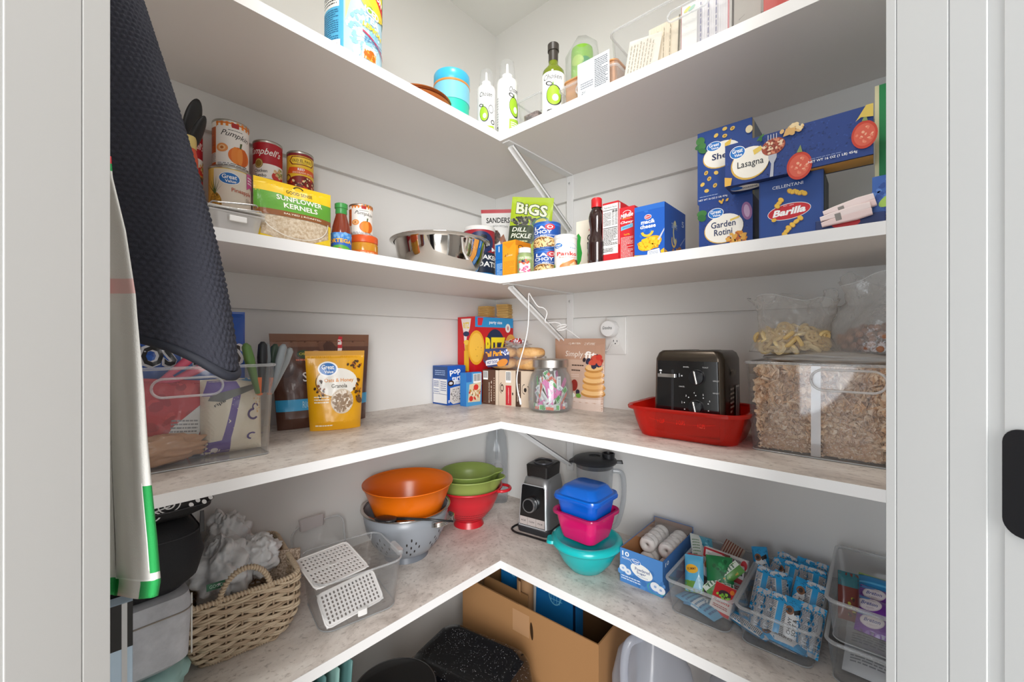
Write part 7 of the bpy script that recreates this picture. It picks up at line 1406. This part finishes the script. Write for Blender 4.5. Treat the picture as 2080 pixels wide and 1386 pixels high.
packet('snack_packet', 'brown and white striped snack packet behind the flat red candy carton', 'snack packet', (X1 + .006, Y1 + .185, ZL + .05), (math.radians(-40), math.radians(20), 0), .05, .075, .016, 'b8a898', [('r', .12 * i, 0, .12 * i + .06, 1, '7a3a2c') for i in range(8)])
packet('snack_packet', 'turquoise packet lying under the others on the floor of the mixed snack bin', 'snack packet', (X1 + .045, Y1 + .03, zf_ + .011), (PI / 2 - PI, 0, math.radians(70)), .06, .11, .016, '6ab4dc', [('r', 0, .4, 1, .6, 'dfe8ee'), ('l', .1, .1, .9, .9, 7, '3c78a8')])
# blue cookie bars
X2, Y2, W2 = b2[0], b2[1], b2[3]
FR = [('r', 0, 0, 1, 1, '1ea2e0'), ('s', .5, .9, .45, .08, 20, .03, ['0e4a7a']), ('p', [(.1, .2), (.05, .55), (.3, .72), (.8, .7), (.95, .5), (.9, .22), (.6, .14)], 'eceef0'), ('e', .35, .73, .22, .09, '8a5a3a'), ('e', .35, .73, .12, .05, '3a241c'), ('t', .66, .42, .34, .09, 'SOFT &', '1c1c20', {'r': 90}), ('t', .42, .42, .34, .09, 'CHEWY', '1c1c20', {'r': 90}), ('p', [(.55, .74), (.9, .82), (.92, .72), (.6, .66)], '1c1c20')]
FR = [(q[:3] + (.9, .07) + q[5:] if q[0] == 't' else q) for q in FR]
BKA = [('r', 0, 0, 1, 1, 'd4d8dc'), ('r', 0, .84, 1, 1, '1ea2e0'), ('r', 0, 0, 1, .14, '1ea2e0'), ('l', .04, .12, .3, .86, 22, '33363c'), ('l', .68, .12, .96, .86, 22, '33363c', 4), ('r', .36, .1, .66, .9, '18a4e4'), ('s', .5, .94, .5, .05, 16, .04, ['0e4a7a'])]
SDA = [('r', 0, 0, 1, 1, 'c4c8ce'), ('r', 0, 0, 1, .17, '22a0d8'), ('r', 0, .84, 1, 1, '22a0d8')] + [('l', .05, .14, .95, .88, 26, '2c2f36', 9)]
KINDS_ = (('front', FR, 'showing its soft and chewy front'), ('back', BKA, 'showing its white back with a blue stripe'), ('side', SDA, 'showing its grey printed edge'))
PR = {}
def bar(kind, loc, rot, where):
    nm, A, lb = KINDS_[kind]
    if kind not in PR: T = packet('cookie_bar', '', 'cookie bar', (0, 0, 0), (0, 0, 0), .036 if kind < 2 else .024, .098, .021 if kind < 2 else .026, '1c9cd8', A, back=BKA if kind == 0 else None); PR[kind] = T
    else: T = copy_tree(PR[kind])
    T.location = loc; T.rotation_euler = rot
    tag(T, 'blue-wrapped cookie bar %s, %s' % (lb, where), 'cookie bar', 'blue cookie bars %s %s' % (nm, where))
R_ = math.radians
for i, kd in enumerate((2, 2, 1, 0, 2, 2)):
    bar(kd, (X2 - .049 + .0195 * i + (0, 0, .003, .010, .012, .010)[i], Y2 + .028 + .002 * (i % 2), ZL + .008), (R_(-30), R_((10, 8, 7, 4, 6, 8)[i]), R_(0)), 'front row of its bin')
for i, kd in enumerate((1, 0, 1, 0, 1)):
    bar(kd, (X2 - .047 + .0235 * i, Y2 + .085 + .003 * (i % 2), ZL + .030), (R_(-32), R_((9, 12, -6, 14, 7)[i]), R_(rn.uniform(-8, 8))), 'middle row of its bin')
for i, kd in enumerate((0, 1, 2, 0, 1, 2)):
    bar(kd, (X2 - .050 + .0205 * i, Y2 + .195 + .002 * (i % 2), ZL + .030), (R_(-30), R_((-12, 10, -5, 8, 14, 6)[i]), R_((8, -12, 5, -6, 10, 0)[i])), 'rearmost row of its bin')
for i, kd in enumerate((2, 0, 1, 2, 1)):
    bar(kd, (X2 - .048 + .024 * i, Y2 + .142 + .002 * (i % 2), ZL + .040), (R_(-40), R_((14, 10, 6, 8, 4)[i]), R_(rn.uniform(-10, 10))), 'back row of its bin')
for i in range(6):
    bar((0, 1, 1, 0, 1, 0)[i], (X2 - .05 + .02 * i, Y2 + .012 + .004 * (i % 3), ZL + .016 + .015 * (i % 2)), (R_(-12), R_(90 - 12 * (i % 3)) if False else 0, 0), 'x') if False else None
for i, (dx, dy, a, k_) in enumerate(((-.010, .020, 68, 1), (.052, .026, 84, 0), (.006, .050, 76, 1))):
    bar(k_, (X2 + dx, Y2 + dy, ZL + .018 + .0 * i), (R_(-89), 0, R_(a)), 'flat on the bin floor')
# purple packs in the upper stacked bin
X4, Y4 = b4[0], b4[1]
PUR = [('r', 0, 0, 1, 1, '6a2496'), ('e', .2, .55, .15, .34, 'd8ccd4', 8), ('e', .2, .55, .14, .28, 'ece4ea', 8), ('t', .2, .55, .2, .18, 'Breton', '3a4a9a', {'s': .2}), ('e', .1, .85, .1, .1, '2a7ac8'), ('s', .55, .75, .1, .12, 5, .05, ['d8a04a', 'b8782c']), ('s', .85, .65, .1, .1, 4, .05, ['d8a04a']), ('l', .45, .12, .9, .25, 1, 'e8dcec')]
packet('cracker_pack', 'lowest purple snack pack lying in the upper stacked bin', 'snack pack', (X4 + .028, Y4 + .035, ZL + .092), (R_(-66), 0, R_(-6)), .125, .048, .022, '4a1664', PUR)
packet('cracker_pack', 'middle purple snack pack in the upper stacked bin', 'snack pack', (X4 + .024, Y4 + .075, ZL + .104), (R_(-66), 0, R_(-8)), .13, .048, .022, '4a1664', PUR)
packet('cracker_pack', 'rear purple snack pack in the upper stacked bin, just in front of the blue one', 'snack pack', (X4 + .030, Y4 + .112, ZL + .110), (R_(-66), 0, R_(-7)), .125, .048, .022, '4a1664', PUR)
packet('cracker_pack', 'shiny bright blue snack pack at the back of the upper stacked bin', 'snack pack', (X4 + .030, Y4 + .150, ZL + .118), (R_(-60), 0, R_(-6)), .13, .045, .022, '1a86c4', [('r', 0, .86, 1, 1, '8ab04a'), ('r', 0, .4, 1, .5, '5ab8e8')])
packet('fruit_packet', 'brown packet with teal foil end, upright beside the purple packs', 'snack pack', (X4 - .043, Y4 + .07, ZL + .09), (R_(-20), R_(6), R_(20)), .036, .09, .018, '6a2a22', [('r', 0, .7, 1, 1, '2a6a74'), ('s', .5, .3, .3, .2, 8, .1, ['a8a03a', '3a1a14'])])
for i in range(3):
    packet('cracker_pack', ('front', 'middle', 'rear')[i] + ' pale grey pack in the lower stacked bin', 'snack pack', (X4 + .0, Y4 + .035 + .07 * i, ZL + .006 + .002 * i), (R_(-72), 0, R_(-3)), .105, .065, .02, 'cfd2d6', [('l', .1, .3, .9, .7, 4, '7a7e86')])
# ------------------------------------------------------------ floor level
def fz(px, py, z): return gz(px, py, z)
# cardboard carton with things in it
bz_ = .30
A = Vector((.105, -.285)); B = Vector((.640, -.262)); mx, my, rz, W = edge(A, B); D_ = .265
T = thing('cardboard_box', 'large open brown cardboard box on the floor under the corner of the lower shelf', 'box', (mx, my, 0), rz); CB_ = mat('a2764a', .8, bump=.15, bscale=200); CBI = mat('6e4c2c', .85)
th = .004
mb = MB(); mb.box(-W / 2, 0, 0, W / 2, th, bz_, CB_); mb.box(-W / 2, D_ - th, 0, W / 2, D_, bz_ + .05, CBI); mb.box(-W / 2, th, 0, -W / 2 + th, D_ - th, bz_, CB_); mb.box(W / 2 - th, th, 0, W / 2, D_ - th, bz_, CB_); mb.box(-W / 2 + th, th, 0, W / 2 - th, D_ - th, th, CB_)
mb.build('box_walls', parent=T)
M = Matrix.Translation((0, 0, bz_)) @ Matrix.Rotation(math.radians(-4), 4, 'X')
MB().box(-W * .35, -.003, 0, -W * .02, 0, .001, CB_, M).build('flap_crease', parent=T)
art([('r', .43, .70, .555, .93, 'b48a64'), ('e', .572, .79, .011, .09, '3a2818', 5)], W, bz_, front(), T, 'tape_and_grip')
T = thing('blue_carton', 'bright blue printed carton standing inside the brown cardboard box', 'box', (.290, -.105, .006), rz)
MB().box(-.16, 0, 0, .17, .05, .36, mat('1a72b4', .4)).build('box_body', parent=T, bevel=.002)
art([('o', .2 + .16 * i, .75 + .1 * (i % 2), .06, .06, .25, '5ab4dc', 30 * i, (0, 280)) for i in range(6)] + [('o', .75, .7, .08, .1, .12, '7ac8e8')] + [('r', .70 + .035 * i, .62, .705 + .035 * i, .8, '7ac8e8') for i in range(4)] + [('r', .68, .65 + .04 * i, .84, .655 + .04 * i, '7ac8e8') for i in range(4)] + [('r', .97, 0, 1, 1, '10223c')], .33, .36, lambda x, y, o: (x + .005, -o, y), T)
T = thing('folded_cardboard', 'rolled piece of brown corrugated card inside the cardboard box', 'cardboard', (.30, -.165, .006), rz); sp = MB()
sp.grid(lambda u, v: ((.012 + .022 * u) * math.cos(u * 11) + .0, (.012 + .022 * u) * math.sin(u * 11), .02 + .29 * v), 60, 6); o = sp.build('rolled_sheet', mat('97714c', .8), T, smooth=True); s = o.modifiers.new('s', 'SOLIDIFY'); s.thickness = .003
T = thing('card_sheet', 'flat brown cardboard sheet leaning inside the big box in front of the blue carton', 'cardboard', (.235, -.215, .006), rz, rx=-.05); MB().box(-.1, 0, 0, .1, .004, .275, mat('8a643c', .8)).build('sheet', parent=T)
T = thing('white_card', 'pale sheet of card behind the brown rolled card in the box', 'card', (.27, -.135, .006), rz, rx=-.04); MB().box(-.04, 0, 0, .04, .003, .28, mat('c9c6c0', .7)).build('sheet', parent=T)
# roasting pan, upside down lid
ENA = MATS.get('enamel')
def enamel():
    m = bpy.data.materials.new('enamel'); m.use_nodes = True; nt = m.node_tree; b = nt.nodes['Principled BSDF']; L = nt.links.new
    tc = node(m, 'ShaderNodeTexCoord'); v = node(m, 'ShaderNodeTexVoronoi'); v.inputs['Scale'].default_value = 230; L(tc.outputs['Object'], v.inputs['Vector'])
    cr = node(m, 'ShaderNodeValToRGB'); cr.color_ramp.elements[0].position = .13; cr.color_ramp.elements[0].color = rgb('b8bac0'); cr.color_ramp.elements[1].position = .21; cr.color_ramp.elements[1].color = rgb('101013')
    n = node(m, 'ShaderNodeTexNoise'); n.inputs['Scale'].default_value = 160; L(tc.outputs['Object'], n.inputs['Vector']); ad = node(m, 'ShaderNodeMath', operation='ADD'); L(v.outputs['Distance'], ad.inputs[0])
    mu = node(m, 'ShaderNodeMath', operation='MULTIPLY'); mu.inputs[1].default_value = .75; L(n.outputs['Fac'], mu.inputs[0]); sb = node(m, 'ShaderNodeMath', operation='SUBTRACT'); L(mu.outputs[0], sb.inputs[0]); sb.inputs[1].default_value = .30; L(sb.outputs[0], ad.inputs[1])
    L(ad.outputs[0], cr.inputs[0]); L(cr.outputs[0], b.inputs['Base Color']); b.inputs['Roughness'].default_value = .14; b.inputs['Coat Weight'].default_value = .4; return m
EN = enamel()
zt_ = .225
P1, P2, P3 = gz(905, 1252, zt_ + .02), gz(1100, 1300, zt_ + .02), gz(860, 1345, zt_ + .02)
T = thing('roasting_pan', 'black speckled enamel roasting pan turned upside down on the floor', 'roasting pan', (.33, -.458, 0), math.radians(12))
hx, hy = .168, .120
MB().loft([(0, 0, .10, hx + .012, hy + .012, .04), (0, 0, .104, hx + .014, hy + .014, .04), (0, 0, .112, hx, hy, .04), (0, 0, zt_ - .02, hx - .012, hy - .012, .045), (0, 0, zt_ - .004, hx - .022, hy - .022, .045), (0, 0, zt_, hx - .04, hy - .04, .04), (0, 0, zt_ - .004, hx - .05, hy - .05, .035)], k=8).build('lid', EN, T, smooth='auto')
MB().loft([(0, 0, 0, hx - .03, hy - .03, .04), (0, 0, .008, hx - .02, hy - .02, .045), (0, 0, .09, hx, hy, .045), (0, 0, .098, hx + .014, hy + .014, .045), (0, 0, .1, hx + .012, hy + .012, .04)], k=8).build('pan_body', EN, T, smooth='auto')
for s in (1, -1): MB().tube([(.045 * math.cos(PI * i / 12), s * (hy + .008 + .03 * math.sin(PI * i / 12)), .096) for i in range(13)], .006, 8).build('handle', mat('121214', .3), T, smooth=True)
for s in (): MB().tube([(.05 * math.cos(PI * i / 12), s * .0 + .02 * 0 + (hy - .06) * s, zt_ - .01 + .0 + .022 * math.sin(PI * i / 12)) for i in range(13)], .004, 8).build('lid_handle', mat('121214', .3), T, smooth=True) if s == 1 else None
c = gz(808, 1352, .16)
T = thing('stock_pot', 'tall dark pot with round glass lid standing on the floor by the roasting pan', 'pot', (.352, -.722, 0), 0)
MB().lathe([(0, .001), (.080, 0), (.086, .01), (.092, .29), (.094, .30)], 80).build('pot_body', mat('1a1a1c', .3), T, smooth='auto')
MB().lathe([(.094, .30), (.099, .302), (.098, .307), (.092, .308), (.06, .315), (0, .318)], 80).build('lid_glass', mat('101113', .08, coat=.5), T, smooth='auto')
MB().tube([(.098 * math.cos(2 * PI * i / 64), .098 * math.sin(2 * PI * i / 64), .306) for i in range(64)], .0022, 6, closed=True).build('steel_edge', mat('8a8c90', .2, 1), T, smooth=True)
# teal hangers / thin teal plates on edge at the towel side
for i in range(7):
    T = thing('teal_mat', '', 'tray'); bpy.data.objects.remove(T)
for i in range(6):
    x0 = -.900 + .012 * i
    T = thing('cooling_rack' if 0 else 'baking_mat', 'thin teal cutting mat standing on edge, ' + ('frontmost', 'second', 'third', 'fourth', 'fifth', 'rearmost')[i] + ' of the row beside the pot', 'cutting mat', (.215, x0, 0), .04 * (i - 3), rx=.03 * (3 - i))
    o = MB().grid(lambda u, v: (-.1 + .2 * u, .004 * math.sin(v * 2 + i) + .002 * math.sin(u * 5), .405 * v * (1 - .05 * (1 - u) ** 2)), 12, 14).build('mat_sheet', mat('8fb8b0' if i % 2 == 0 else '5f8a88', .4), T, smooth=True); s = o.modifiers.new('s', 'SOLIDIFY'); s.thickness = .0025
jug('milk_jug', 'translucent white plastic gallon jug on the floor beside the cardboard box', (.775, -.215, 0), math.radians(-32), .085, .42, clear('f0f2f6', body=.3, edge=.35, rough=.2, fog='e8ecf6'))
jug('milk_jug', 'second translucent jug beside the first, nearer the door', (.985, -.19, 0), math.radians(20), .080, .42, clear('f0f2f6', body=.3, edge=.35, rough=.2, fog='e8ecf6'))
